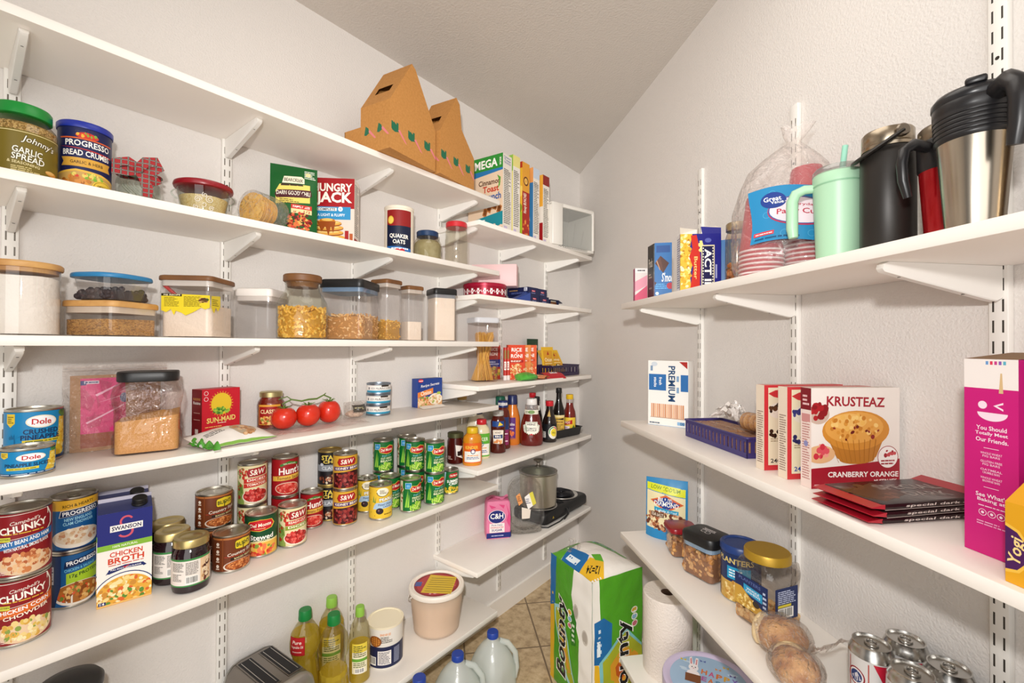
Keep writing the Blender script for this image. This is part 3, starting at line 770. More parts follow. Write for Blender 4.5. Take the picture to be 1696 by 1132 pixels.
for lb, lc, o, y, r, h, lid_r, cont in (('squat clear plastic jar with dark blue lid and olive contents', '#16365e', .095, 1.163, .054, .132, .041, 1), ('tall clear plastic jar with bright red lid', '#c8202c', .183, 1.232, .0435, .168, .040, 0)):
    P_ = L(o, y, 'B'); t = thing('plastic_jar', lb, 'jar', P_, 0.0)
    m = M()
    m.lathe([(r-.004, 0), (r, .004), (r, h*.58), (r-.001, h*.66), (lid_r-.001, h-.022), (lid_r-.001, h-.016)] if cont else
            [(r-.003, 0), (r, .003), (r, .05), (r-.0015, .055), (r, .06), (r, .10), (r-.0015, .105), (r-.001, h-.04), (lid_r-.001, h-.024), (lid_r-.001, h-.016)], clear('#f3f1ea', .04, .6, .07), 40, c1=False)
    m.build('body', t)
    if cont:
        m = M(); m.lathe([(r-.006, .003), (r-.002, .006), (r-.002, h*.56), (r-.006, h*.66), (lid_r-.004, h-.035), (.001, h-.034)], mat('#b3a983', .8, 0, 'dried_herbs', bump=(300, .4, .002), var=(50, '#a49a70')), 36); m.build('contents', t)['kind'] = 'stuff'
    m = M(); m.lathe([(lid_r, h-.021), (lid_r+.001, h-.020), (lid_r+.001, h-.003), (lid_r-.002, h), (.001, h)], mat(lc, .35), 40)
    m.build('lid', t)

# ================================================================ long shelf of clear canisters
FLOUR = mat('#faf3e8', .9, 0, 'flour', bump=(160, .5, .003)); FLOUR2 = mat('#f8e6d2', .9, 0, 'flour', bump=(160, .5, .003))
P_ = L(.135, .098, 'C'); t = thing('round_canister', 'round clear canister of white flour with bamboo lid', 'canister', P_, face_cam(P_))
m = M(); r = .0535; h = .141
m.lathe([(r-.003, 0), (r, .003), (r, h-.012)], CLEAR, 48, c1=False); m.build('body', t)
m = M(); heap(m, r-.002, r-.002, .003, h-.028, FLOUR, 1, .008, True); m.build('contents', t)['kind'] = 'stuff'
m = M(); m.lathe([(r-.003, h-.020), (r-.003, h-.012), (r+.003, h-.012), (r+.004, h-.009), (r+.004, h-.003), (r+.001, h), (.001, h)], BAMBOO, 48); m.build('lid', t)
P_ = L(.135, .232, 'C')
box_jar('square_canister', 'low clear canister of brown rice with bamboo lid', 'canister', P_, face_cam(P_, 45), .116, .116, .075, .016, BAMBOO, .013, .036,
        grain(['#b57f3a', '#d3a055', '#8f5f28', '#c8924a'], 260, bump=.8, stretch=(1, 1, 2.2), name='brown_rice'), .003, mat('#d9c8b4', .5), amp=.004)
P_ = L(.135, .232, 'C', .0755); g_ = mat('#3a3134', .6, 0, 'chocolate')
def chips(c): bits(c, 'bit', 130, [g_, mat('#4a3c3c', .5)], .046, .040, .003, .020, 5, s=1.15)
box_jar('lidded_tub', 'clear tub of dark chips with blue lid, stacked on the rice canister', 'tub', P_, face_cam(P_, 42), .108, .104, .058, .034, mat('#2c7fb4', .38), .010, .020, g_, .007, pieces=chips, taper=.012, amp=.006)
P_ = L(.14, .391, 'C'); a = Art(.9)
t = box_jar('square_canister', 'square clear canister of pale flour with dark wood lid and torn yellow recipe', 'canister', P_, face_cam(P_, -28), .115, .115, .146, .012, WOOD, .012, .078, FLOUR2, .003, mat('#d8cfc4', .5), amp=.006)
a.P([(.0, .98), (1, .92), (1, .42), (.9, .35), (.82, .42), (.7, .28), (.62, .2), (.5, .1), (.42, .2), (.3, .28), (.26, .1), (.2, .34), (.1, .22), (.0, .3)], '#e6cf2e')
a.P([(0, .98), (.42, .955), (.42, .86), (0, .88)], '#2a2412').T('PIE RECIPE', .22, .92, .34, .06, '#f4ecc0', .03).D(.46, .45, .82, .88, 9, '#7a6a14', 4).R(.78, .62, .96, .82, '#c9a25c').B(.87, .72, .08, .08, ['#5a3a1c', '#7a4a20', '#3c5a20'], 14, .04, 3).D(.06, .45, .36, .84, 7, '#8a7a1c', 6)
m = M(); m.art(a, .105, .058, lambda x, y, l: (x-.050, -.0578-l, .046+y)); m.art(Art(.5).P([(0, .9), (1, .95), (1, .5), (.75, .3), (.5, .45), (.3, .2), (0, .42)], '#e6cf2e').D(.1, .5, .8, .8, 4, '#7a6a14', 2), .04, .058, lambda x, y, l: (.0578+l, x-.057, .046+y)); m.build('recipe_label', t)
m = M(); m.tube([(-.052, -.045, .124), (-.020, -.040, .092)], .0042, mat('#c4302a', .4), 8); m.build('red_scoop', t)
P_ = L(.074, .566, 'C')
box_jar('square_canister', 'square clear canister, empty, with white lid', 'canister', P_, face_cam(P_, -28), .100, .100, .140, .012, mat('#f6efe8', .4), .022, gasket=mat('#e6ded6', .4), over=.001, lidround=.006)
# glass carafe of macaroni
P_ = L(.172, .634, 'C'); t = thing('glass_jar', 'tall glass jar of elbow macaroni with round dark wood stopper', 'jar', P_, 0)
m = M(); r = .0665
m.lathe([(r-.006, 0), (r, .005), (r, .088), (r-.003, .105), (r-.012, .122), (r-.021, .136), (r-.024, .150), (r-.020, .156), (r-.020, .160)], clear('#f6f6f0', .02, .6, .06, bump=(30, .5, .01)), 48, c1=False); m.build('body', t)
m = M(); EL = [mat('#eeb646', .5), mat('#f6ca62', .5), mat('#dca236', .5)]
heap(m, r-.008, r-.008, .004, .078, mat('#c8922e', .7), 2, .012, True); bits(m, 'elbow', 480, EL, r-.006, 0, .004, .082, 3, True)
m.build('macaroni', t)['kind'] = 'stuff'
m = M(); m.lathe([(r-.027, .146), (r-.024, .160), (r-.019, .160), (r-.016, .163), (r-.016, .178), (r-.019, .181), (.001, .181)], WOOD, 40); m.build('lid', t)
PA = [mat('#ebb670', .5), mat('#f6cf96', .5), mat('#d39650', .5)]
P_ = L(.14, .806, 'C')
box_jar('square_canister', 'wide clear canister of twisted pasta with black lid', 'canister', P_, face_cam(P_, -26), .136, .136, .186, .014, BLACK, .026, .070, mat('#bf8848', .7), .003, mat('#6f8ba8', .4), pieces=lambda c: bits(c, 'stick', 420, PA, .064, .064, .004, .070, 6, s=1.1), amp=.01, lidround=.006)
P_ = L(.14, .942, 'C')
box_jar('tall_canister', 'narrow tall canister with brown lid, quarter full of small pasta', 'canister', P_, face_cam(P_, -43), .074, .074, .206, .008, WOOD, .014, .062, mat('#c08c34', .7), .003, mat('#d4c6b8', .5), pieces=lambda c: bits(c, 'elbow', 220, EL, .033, .033, .004, .062, 7, s=.75))
P_ = L(.14, 1.048, 'C')
box_jar('tall_canister', 'narrow tall canister with brown lid, third full of flour', 'canister', P_, face_cam(P_, 33), .064, .064, .196, .008, WOOD, .014, .068, FLOUR2, .003, mat('#d4c6b8', .5), amp=.002)
P_ = L(.145, 1.192, 'C')
box_jar('tall_canister', 'clear canister nearly full of pale flour with black lid', 'canister', P_, face_cam(P_, 22), .090, .090, .200, .010, BLACK, .024, .165, FLOUR2, .003, mat('#8d8f93', .4), amp=.008, lidround=.006)

# ================================================================ tomato shelf
def pineapple(small):
    a = Art(1.2 if small else .9)
    a.P([(.80, .86), (.95, .86), (.97, .4), (.85, .05), (.70, .02), (.78, .45)], '#e7c22e')
    a.B(.86, .45, .09, .38, ['#f2d75a', '#d9a91e', '#f6e48a'], 40, .05 if small else .035, 3).B(.9, .93, .07, .06, ['#2a6a34', '#4a8a3a'], 14, .05, 4)
    a.P([(.06, .97), (.20, .97), (.20, .78), (.13, .70), (.06, .78)], '#e9c93a').D(.08, .78, .18, .93, 4, '#6a5a1a')
    cx, cy = (.52, .72) if small else (.54, .80)
    a.E(cx, cy, .20, .13 if not small else .17, '#f3ead0').E(cx, cy, .18, .11 if not small else .15, '#ffffff').T('Dole', cx, cy, .25, .12 if not small else .18, '#c8262c', .05)
    if small: a.T('PINEAPPLE SLICES', .46, .42, .62, .15, '#0f2c50', .04).R(.18, .22, .62, .32, '#e9d23a').D(.22, .24, .58, .30, 1, '#5a6a1a').R(0, 0, 1, .08, '#15406e').D(.05, .02, .9, .07, 1, '#cfe4f4')
    else:
        a.T('CRUSHED', .54, .60, .46, .10, '#12305a', .05).T('PINEAPPLE', .54, .485, .52, .10, '#12305a', .05).R(.3, .37, .82, .43, '#e9d23a').D(.34, .38, .78, .42, 1, '#5a6a1a')
        for k in range(6): q = .5+k*.55; a.P([(.2, .47), (.2+.10*cos(q), .50+.07*sin(q)), (.2+.09*cos(q+.2), .47+.06*sin(q+.2))], '#146a9c')
        a.R(.19, .2, .205, .47, '#146a9c').R(0, 0, 1, .06, '#15406e')
    return a
can('large blue crushed pineapple can', L(.054, .124, 'D'), .0435, .110, '#1787c0', pineapple(0), 8)
can('short blue pineapple slices can in front of the taller one', L(.188, .104, 'D'), .0365, .053, '#1787c0', pineapple(1), 4, tab=True)
# sugar in a zip bag
P_ = L(.030, .262, 'D'); t = thing('zip_bag', 'clear zip bag holding pink packet of brown sugar behind the powder jar', 'bag', P_, RZL+radians(2))
pk = Art(.078/.14); pk.R(0, .0, 1, 1, '#e0347e')
for q in ([(0, .9), (.3, .6), (.2, .4), (0, .5)], [(.4, .98), (.7, .9), (.55, .6), (.45, .7)], [(.6, .5), (.95, .6), (.9, .3), (.7, .35)], [(.1, .3), (.5, .35), (.4, .12), (.15, .1)], [(.3, .85), (.42, .5), (.36, .45)]): pk.P(q, '#c81f66')
for q in ([(.3, .7), (.9, .9), (.92, .88), (.34, .67)], [(.1, .2), (.95, .5), (.95, .475), (.14, .18)], [(.35, .55), (.95, .68), (.95, .66)]): pk.P(q, '#f6b6d2')
pk.E(.96, .62, .1, .09, '#1e2a7c').R(-.04, .88, .12, .96, '#1e2a7c').R(.08, .9, .4, .955, '#e9e4f0').D(.1, .91, .38, .95, 1, '#1e2a7c')
m = M(); f = pouch_fn(.165, .172, .034, wob=.002, seed=3); mt = mat('#b3865a', .8, 0, 'brown_sugar', bump=(220, .5, .002))
m.grid(lambda u, v: f((u-.5)*.165, v*.172, 0), 28, 28, mt); f2 = pouch_fn(.165, .172, .030, wob=.002, seed=4, side=1); m.grid(lambda u, v: f2((.5-u)*.165, v*.172, 0), 28, 28, mt)
m.art(pk, .078, .125, lambda x, y, l: f(x-.066, y+.040, l+.0006), .006, .006, eps=4e-5)
m.art(Art(1).R(0, 0, 1, 1, '#a1502e'), .078, .032, lambda x, y, l: f(x-.066, y+.008, l+.0004), .006, .006)
m.build('sugar_packet', t)
m = M(); fo = pouch_fn(.190, .196, .040, wob=.004, seed=7, seal=.006); m.grid(lambda u, v: fo((u-.5)*.190, v*.196, 0), 34, 30, FILM)
fo2 = pouch_fn(.190, .196, .036, wob=.003, seed=8, side=1, seal=.006); m.grid(lambda u, v: fo2((.5-u)*.190, v*.196, 0), 34, 30, FILM)
m.box(-.0945, .0945, -.0016, .0016, .186, .1875, clear('#e8e2e0', .1, .5, .1, haze=.3)); m.build('clear_bag', t)
# powder tub
P_ = L(.124, .300, 'D'); t = thing('powder_jar', 'square clear jar of tan powder with black lid', 'jar', P_, face_cam(P_, -4))
m = M(); w, d = .124, .104; PL = clear('#f6f0ee', .05, .6, .07, bump=(34, .8, .012))
m.rloft([(w-.014, d-.014, 0, .02), (w-.002, d-.002, .006, .02), (w, d, .016, .02), (w, d, .040, .02), (w-.006, d-.006, .050, .02), (w-.006, d-.006, .100, .02), (w, d, .112, .02), (w+.004, d+.002, .130, .02), (w-.002, d-.004, .148, .024), (.106, .094, .158, .03), (.104, .092, .166, .03)], PL, .02, 6, c1=False); m.build('body', t)
m = M(); heap(m, w/2-.006, d/2-.006, .004, .078, grain(['#d9a25c', '#e3b06c', '#cf9650'], 700, dist=.0006, bump=.3, name='tan_powder'), 5, .016, slope=.16); m.build('contents', t)['kind'] = 'stuff'
m = M(); m.rloft([(.110, .098, .160, .03), (.112, .100, .163, .03), (.112, .100, .179, .03), (.109, .097, .182, .03)], BLACK, .03, 8); m.build('lid', t)
# raisin box
a = Art(.096/.122); a.R(0, 0, 1, 1, '#c81f30').E(.50, .68, .27, .23, '#e8c534')
for k in range(26):
    q = 2*pi*k/26; c_, s_ = cos(q), sin(q); a.P([(.50+.28*c_-.012*s_, .68+.24*s_+.010*c_), (.50+.28*c_+.012*s_, .68+.24*s_-.010*c_), (.50+.325*c_, .68+.275*s_)], '#e8c534')
a.B(.50, .53, .23, .06, ['#5f9a34', '#7fb53c', '#3f7a2c', '#a9c84a'], 40, .03, 4)
a.T('SUN-MAID', .5, .355, .76, .11, '#f1d97a', .05, 0, 2).D(.4, .265, .62, .295, 1, '#f4e8d6', 2).D(.08, .20, .5, .23, 1, '#f0c66a').T('Raisins', .55, .13, .50, .11, '#ffffff', .05, 0, 2)
a.B(.84, .08, .16, .08, ['#c9d23c', '#a9ba2c', '#e0dd62'], 24, .045, 5).ring(.1, .92, .055, .045, .2, '#f4e0dc').ring(.1, .80, .055, .045, .2, '#f4e0dc')
b_ = Art(.5); b_.R(0, 0, 1, 1, '#7d1018').T('RAISINS', .5, .80, .7, .05, '#d89a4a', .03).T('Raisins', .5, .72, .7, .06, '#f4ece4', .04).D(.2, .5, .8, .53, 1, '#d8a89a').D(.2, .36, .8, .39, 1, '#d8a89a').R(.35, .08, .65, .18, '#e9dcd4')
carton('raisin_box', 'red raisin carton with yellow sun', 'box', L(.050, .462, 'D'), RZL+radians(11), .098, .046, .126, '#c81f30', a, None, b_)
# folded snack pouch lying down
P_ = L(.178, .455, 'D'); t = thing('snack_pouch', 'white and green pouch lying in front of the raisin box', 'pouch', P_, RZL+radians(9))
a = Art(1.5); a.R(0, 0, 1, 1, '#ece6df').E(.45, 1.02, .28, .18, '#7fb83a').E(.42, .80, .11, .10, '#e2602a').D(.36, .77, .48, .83, 2, '#f8e0d0').E(.62, .42, .17, .30, '#b8a48a').B(.62, .38, .14, .24, ['#d3a070', '#c08a58', '#e2bb90', '#a87448'], 50, .05, 6).D(.12, .36, .36, .55, 3, '#6a6660', 4).P([(0, 0), (1, 0), (1, .02), (0, .04)], '#7fae4a')
W_, D_ = .175, .10
def flat(x, y, l):
    u, v = x/W_*2, y/D_*2-1
    z = .003+.016*(y/D_)+.026*max(0, 1-u*u)**.8*max(0, 1-v*v)**.6+.003*noise.noise(Vector((x*40, y*40, 2)))*max(0, 1-u*u)
    return (x, y-D_/2, max(.0012, z)+l)
m = M(); mt = mat('#ece6df', .35, 0, 'foil_pouch'); m.grid(lambda u, v: flat((u-.5)*W_, v*D_, 0), 28, 18, mt)
m.grid(lambda u, v: (lambda p: (p[0], p[1], .0006))(flat((.5-u)*W_, v*D_, 0)), 28, 18, mt); m.art(a, W_, D_, shift(flat, W_), .006, .006, eps=4e-5, l0=2e-4); m.build('packet', t)
m = M(); g = random.Random(3); LEAF = mat('#4f9a34', .5, 0, 'green_foil')
for k in range(5): m.grid(lambda u, v, k=k: (-.075-.016*u, .012-.022*k+.03*(v-.5), .006+.018*sin(pi*v)*(.6+.4*sin(k*2+u*5))), 5, 6, LEAF)
m.build('crumpled_end', t)
# pasta sauce, tomatoes, tuna, soup mix
P_ = L(.044, .607, 'D'); t = thing('sauce_jar', 'glass jar of red pasta sauce with gold lid behind the tomatoes', 'jar', P_, face_cam(P_, -8))
m = M(); r = .0362
SAUCE = mat('#7c1d12', .25, 0, 'tomato_sauce', var=(60, '#9a2f18')); m.lathe([(r-.003, 0), (r, .003), (r, .068), (r-.002, .076), (r-.009, .088), (r-.009, .090)], SAUCE, 40); m.build('sauce', t)
m = M(); m.lathe([(r-.002, 0), (r+.0006, .002), (r+.0006, .068), (r-.0014, .0765), (r-.0082, .0885), (r-.0082, .094)], GLASS, 40, c0=False, c1=False); m.build('glass', t)
m = M(); m.lathe([(r-.0065, .090), (r-.0055, .091), (r-.0055, .104), (r-.008, .106), (.001, .1055)], mat('#b8ab7a', .35, .85, 'gold_lacquer'), 40); m.build('lid', t)
a = Art(1.9); a.R(.18, 0, .82, 1, '#dfa13c').R(.20, .04, .80, .96, '#a01c1c').T('CLASSIC', .5, .66, .5, .2, '#f4e2b0', .04).B(.5, .2, .28, .16, ['#e0a04a', '#f0c878', '#b7552a', '#7a9a3a'], 40, .09, 4).R(.18, .9, .82, 1, '#dfa13c')
m = M(); m.art(a, AW*r, .058, shift(fcyl(r+.0008, .012), AW*r), r*.11); m.build('label', t)
TOMB = mat('#c8200f', .22, 0, 'tomato_skin', var=(9, '#d8381c'), spec=.6); VINE = mat('#5d7a32', .6, 0, 'vine')
for k, (lb, o, y, rr, hh, hid) in enumerate((('ripe tomato at the jar end of the vine', .116, .611, .034, .032, 0), ('ripe tomato in the middle of the vine', .120, .680, .0342, .0335, 0), ('ripe tomato at the tuna end of the vine, slightly taller', .115, .750, .034, .0355, 0))):
    P_ = L(o, y, 'D', .0022); t = thing('tomato', lb, 'tomato', P_, k*.9, 'tomatoes on the vine')
    m = M(); N = 28; rings = []
    for j in range(13):
        a_ = -pi/2+pi*j/12; R_ = cos(a_)**.85 if cos(a_) > 0 else 0; z = hh+hh*sin(a_)*(1 if a_ < .9 else 1-.25*((a_-.9)/.67)**2)
        rings.append([(rr*max(R_, .002)*(1+.025*cos(5*2*pi*i/N)*sin(a_+.6)**2)*cos(2*pi*i/N), rr*max(R_, .002)*(1+.025*cos(5*2*pi*i/N)*sin(a_+.6)**2)*sin(2*pi*i/N), max(0, z)) for i in range(N)])
    m.loft(rings, TOMB); m.build('flesh', t)
    m = M()
    for q in range(5): b = q*1.257; m.tube([(0, 0, 2*hh-.008), (.010*cos(b), .010*sin(b), 2*hh-.001), (.020*cos(b), .020*sin(b), 2*hh+.003-.004*(q % 2))], [.0022, .0016, .0005], VINE, 5)
    m.tube([(0, 0, 2*hh-.01), (.002, -.002, 2*hh+.004)], .0022, VINE, 6); m.build('calyx', t)
t = thing('tomato_vine', 'green vine stem joining the three tomatoes', 'vine stem', L(.112, .681, 'D', .0735), 0)
m = M(); m.tube([(-.012, -.068, -.002), (-.004, -.045, .010), (.006, -.02, .004), (.008, .0, .007), (.0, .03, .006), (.004, .05, .016), (.004, .075, .004)], [.0018, .0024, .0026, .0028, .0026, .0024, .002], VINE, 7)
m.tube([(-.004, -.045, .010), (-.02, -.05, .018), (-.03, -.07, .010)], .0016, VINE, 6); m.tube([(.004, .05, .016), (.012, .052, .022)], .0016, VINE, 6); m.build('stem', t)
m = M(); g = random.Random(11)
def sheet(u, v):
    x, y = (u-.5)*.125, (v-.5)*.285
    e = max(abs(u-.5), abs(v-.5))*2
    return (x*(1+.15*noise.noise(Vector((v*5, 1, 1)))), y, .0012+.020*max(0, noise.noise(Vector((x*26, y*26, 3))))*max(0, e-.45)**1.0*2)
m.grid(sheet, 26, 52, clear('#fdf7f6', .1, .6, .06, bump=(60, .9, .012), haze=.12, name='plastic_film'))
tag(m.build('produce_bag', loc=L(.135, .700, 'D'), rz=0), 'flattened clear produce bag under the tomatoes', 'plastic bag')
P_ = L(.082, .862, 'D'); t = thing('grain_bag', 'small crumpled clear bag with dark label between tomatoes and tuna cans', 'bag', P_, RZL)
m = M(); fo = pouch_fn(.085, .055, .07, wob=.008, seed=3, seal=.004); fo2 = pouch_fn(.085, .055, .06, wob=.006, seed=8, side=1, seal=.004)
m.grid(lambda u, v: fo((u-.5)*.085, v*.055, 0), 22, 16, FILM); m.grid(lambda u, v: fo2((.5-u)*.085, v*.055, 0), 22, 16, FILM); m.build('clear_bag', t)
m = M(); m.ball((0, 0, .014), .034, .022, .013, grain(['#c9a58a', '#e2c7ae', '#a8846c'], 220), 14, 8); m.build('contents', t)['kind'] = 'stuff'
m = M(); m.art(Art(2).R(0, 0, 1, 1, '#4a443c').D(.1, .3, .9, .7, 2, '#d8d0a0'), .05, .022, lambda x, y, l: fo(x-.02, y+.022, l+.002), .006, .006); m.build('dark_label', t)
def tuna(k):
    a = Art(3.2); a.R(0, 0, 1, .24, '#2b8db0').R(0, .24, 1, .29, '#7fc0d4').T('ALBACORE', .60, .58, .5, .2, '#2a2a2e', .03).D(.4, .35, .8, .44, 1, '#8a9298').R(.52, .78, .78, 1, '#3a3028').E(.26, .56, .08, .14, '#c9c6c2').R(.10, .4, .14, .72, '#4a4a50')
    return a
for k, lb in enumerate(('bottom tuna can of the stack of three', 'middle tuna can of the stack of three', 'top tuna can of the stack of three')):
    can('white and blue '+lb, L(.075+.001*k, .958, 'D', .0372*k), .0418, .0366, '#e9e4de', tuna(k), 4+3*k, 'stack of tuna cans', lid=mat('#8e99a6', .35, .9, 'tinplate'), z0=.006, gap=.006)
a = Art(.118/.118); a.R(0, 0, 1, 1, '#22408c').E(.12, .93, .10, .06, '#d8343a').D(.05, .9, .2, .95, 1, '#ffffff').T('Recipe Secrets', .5, .76, .76, .12, '#f4f2ee', .02, .25, 6)
a.P([(0, .52), (.62, .66), (.62, .46), (0, .34)], '#e8863a').T('Onion', .33, .50, .42, .15, '#fdf4e4', .03, .2, 7).R(0, 0, 1, .34, '#d9a878').B(.28, .18, .3, .16, ['#d88a52', '#e9b27a', '#c2683a', '#f0d0a4', '#7f9a3c'], 50, .05, 2).E(.72, .26, .28, .2, '#f2e6d0').B(.72, .26, .23, .15, ['#e8c9a0', '#d9a878', '#a8b45a', '#f4e8d4'], 40, .045, 3).E(.86, .46, .09, .05, '#a9bf4a')
carton('soup_mix_box', 'blue onion soup mix box with orange banner', 'box', L(.048, 1.208, 'D'), RZL-radians(3), .122, .038, .112, '#22408c', a)
m = M(); m.grid(lambda u, v: ((u-.5)*.115+.006*v, (v-.5)*.035, .001+.010*(v)*(.6+.4*noise.noise(Vector((u*6, v*4, 2))))), 14, 5, mat('#efe8de', .7, 0, 'paper'))
tag(m.build('paper_scrap', loc=L(.098, 1.19, 'D'), rz=RZL-radians(4)), 'torn white paper scrap in front of the soup mix box', 'paper')
# ================================================================ canned food shelf
def chunky(l1, l2, band, food, fl):
    a = Art(1.1)
    hx = lambda k: [(.5-.42*k, .84), (.5-.34*k, .84+.13*k), (.5+.34*k, .90+.10*k), (.5+.42*k, .86), (.5+.42*k, .72), (.5+.34*k, .74-.12*k), (.5-.34*k, .68-.11*k), (.5-.42*k, .70)]
    a.P(hx(1), '#f4ece0').P(hx(.93), '#5c0c12').P(hx(.90), '#8e141c')
    a.T("Campbell's", .52, .855, .38, .075, '#fdf8ee', .0, .3, 6).T('CHUNKY', .50, .755, .62, .115, '#fdf8ee', .06, 0, 6).D(.25, .66, .76, .69, 1, '#e8c040', 3)
    a.R(.1, .56, .34, .63, '#d9d84a').T('17g PROTEIN', .22, .595, .22, .035, '#2a3a14', .03)
    a.P([(.06, .40), (.06, .52), (.95, .66), (.95, .54)], band)
    a.T(l1, .50, .545 if l2 else .53, .72, .065, '#ffffff', .04, 0, 7)
    a.T(l2, .55, .455, .6, .06, '#ffffff' if band != '#dd6a24' else '#fff4e0', .04, 0, 7)
    a.E(.55, .17, .40, .17, '#e9c9a4').B(.56, .19, .36, .15, food, 60, .045, 4).D(.03, .03, .3, .1, 3, '#e8c8c0', 6)
    return a
can('dark red bean and ham soup can, upper of the stack at the shelf end', L(.135, .103, 'E', .1275), .0405, .1265, '#8c141b', chunky('HEARTY BEAN AND HAM', 'WITH NATURAL SMOKE FLAVOR', '#2c6fb0', ['#e0a070', '#d2834e', '#edc08e', '#b8643c'], 0), 2)
can('dark red chicken corn chowder can, lower of the stack at the shelf end', L(.135, .103, 'E'), .0405, .127, '#8c141b', chunky('CHICKEN CORN', 'CHOWDER', '#dd6a24', ['#eed28a', '#e2bc58', '#f6e6b4', '#d9a648', '#8aa048'], 0), 3)
def prog(top):
    a = Art(1.1)
    if top:
        a.R(0, .80, 1, 1, '#e6b032').T('RICH & HEARTY', .56, .90, .5, .06, '#3a2a10', .03, 0, 5)
        a.P([(.25, .66), (.28, .80), (.92, .86), (.96, .73)], '#f3ead6').P([(.26, .665), (.29, .79), (.92, .85), (.95, .735)], '#152a52').T('PROGRESSO', .60, .755, .58, .085, '#ffffff', .05, 0, 5)
        a.T('NEW ENGLAND', .56, .63, .44, .06, '#a8e0f0', .03, 0, 5).T('CLAM CHOWDER', .56, .55, .48, .06, '#a8e0f0', .03, 0, 5)
        a.E(.55, .24, .42, .20, '#f2e8d8').E(.56, .27, .38, .165, '#e8d6bc').B(.56, .27, .34, .14, ['#f4e6cc', '#e2caa6', '#d8b088', '#c9906a'], 44, .04, 4).R(0, 0, 1, .03, '#0e2348')
    else:
        a.P([(.34, .74), (.36, .88), (.95, .96), (.98, .84)], '#152a52').T('PROGRESSO', .64, .855, .52, .085, '#ffffff', .05, 0, 5)
        a.T('CHICKEN & SAUSAGE', .60, .72, .5, .055, '#7fd0ec', .03, 0, 5).P([(.38, .42), (.38, .64), (1, .72), (1, .42)], '#a8cc2c').T('17g PROTEIN', .68, .59, .5, .085, '#1a3a1c', .04, 0, 5)
        a.E(.58, .22, .42, .23, '#efe6d8').E(.58, .24, .39, .20, '#a8672a').B(.58, .24, .36, .18, ['#d99a4c', '#c0702c', '#e8bc74', '#8a4a1c', '#6f8a34', '#d8552c'], 60, .045, 5)
        a.P([(0, 0), (.2, 0), (.3, .4), (.3, 1), (0, 1)], '#17305c').R(.08, .45, .17, .8, '#e4ecf4').D(.09, .5, .16, .78, 5, '#17305c')
    return a
can('blue clam chowder soup can with yellow top band, upper can', L(.044, .187, 'E', .1185), .0395, .118, '#1a5a94', prog(1), 3, tab=True)
can('blue soup can with lime protein panel, lower can', L(.044, .187, 'E'), .0395, .118, '#1a5a94', prog(0), 3)
# broth cartons
def broth():
    a = Art(.092/.205); a.R(0, 0, 1, 1, '#f3eee6').R(0, .66, 1, 1, '#232a78').P([(0, .60), (1, .60), (1, .66), (0, .66)], '#86b83c').T('100% NATURAL', .5, .63, .46, .025, '#eef6dc', .03)
    a.ring(.52, .885, .13, .065, .30, '#d4586a', 20, 30, 270).ring(.50, .775, .15, .065, .30, '#d4586a', 20, -150, 90)
    a.R(.22, .79, .82, .86, '#f6f2ee').T('SWANSON', .52, .825, .54, .045, '#1c2050', .05)
    a.T('CHICKEN', .52, .545, .60, .055, '#d2452c', .05).T('BROTH', .52, .475, .66, .065, '#d2452c', .06).D(.2, .42, .84, .438, 1, '#c8503c', 3)
    a.P([(.15, .34), (.2, .375), (.5, .40), (.84, .39), (.9, .36), (.84, .35), (.82, .365), (.5, .375), (.22, .35)], '#1c2a66').P([(.2, .34), (.5, .37), (.84, .36), (.84, .395), (.5, .41), (.2, .385)], '#1c2a66').T('FULL BODY, RICH FLAVOR', .52, .378, .56, .018, '#ffffff', .03)
    a.P([(.45, .395), (.5, .375), (.6, .41), (.5, .39)], '#d8342c')
    a.E(.5, .10, .58, .235, '#27396e', 40).E(.5, .10, .56, .225, '#f4efe6', 40).E(.5, .09, .53, .205, '#e0a63c', 40).B(.5, .11, .48, .17, ['#f0d48a', '#e8c46a', '#f6e6b8', '#d8642c', '#5a8a34', '#c88a34', '#f2dca0'], 120, .026, 7)
    a.R(-.0, -.0, 1, .02, '#e8b86a').R(.03, .02, .16, .055, '#22306a').T('14', .095, .038, .08, .025, '#fff')
    return a
def bside():
    a = Art(.5); a.R(0, 0, 1, 1, '#efe8e0').R(0, .66, 1, 1, '#232a78').D(.1, .06, .9, .6, 16, '#8a8480', 3); return a
for k, (o, y, lb) in enumerate(((.113, .262, 'tall blue and white chicken broth carton in front'), (.044, .272, 'tall broth carton hidden behind the front one, black cap showing'))):
    P_ = L(o, y, 'E'); t = thing('broth_carton', lb, 'carton', P_, RZL-radians(10), 'broth cartons')
    m = M(); w, d, h = .092, .060, .200; m.box(-w/2, w/2, -d/2, d/2, 0, h, mat('#f3eee6', .45, 0, 'card'), .0008)
    m.art(broth(), w, h, ffront(w, d)); m.art(bside(), d, h, fleft(w, d)); m.art(bside(), d, h, fright(w, d))
    NV = mat('#3a4070', .45, 0, 'card')
    m.add([(-w/2, -d/2, h), (w/2, -d/2, h), (w/2, d/2, h), (-w/2, d/2, h), (-w/2, .012, h+.014), (w/2, .012, h+.014), (-w/2, .016, h+.014), (w/2, .016, h+.014)], [(0, 1, 5, 4), (2, 3, 6, 7), (4, 5, 7, 6), (0, 4, 6, 3), (1, 2, 7, 5)], NV, False)
    m.box(-w/2, w/2, .0125, .0155, h+.013, h+.022, mat('#c9c6d6', .4, 0, 'card')); m.build('body', t)
    m = M(); T = Matrix.Translation((.024, -.010, h+.006)) @ Matrix.Rotation(radians(18), 4, 'X')
    m.lathe([(.0145, 0), (.0145, .004), (.0135, .005), (.0135, .015), (.012, .0165), (.001, .0165)], BLACK, 24, tf=T); m.build('cap', t)
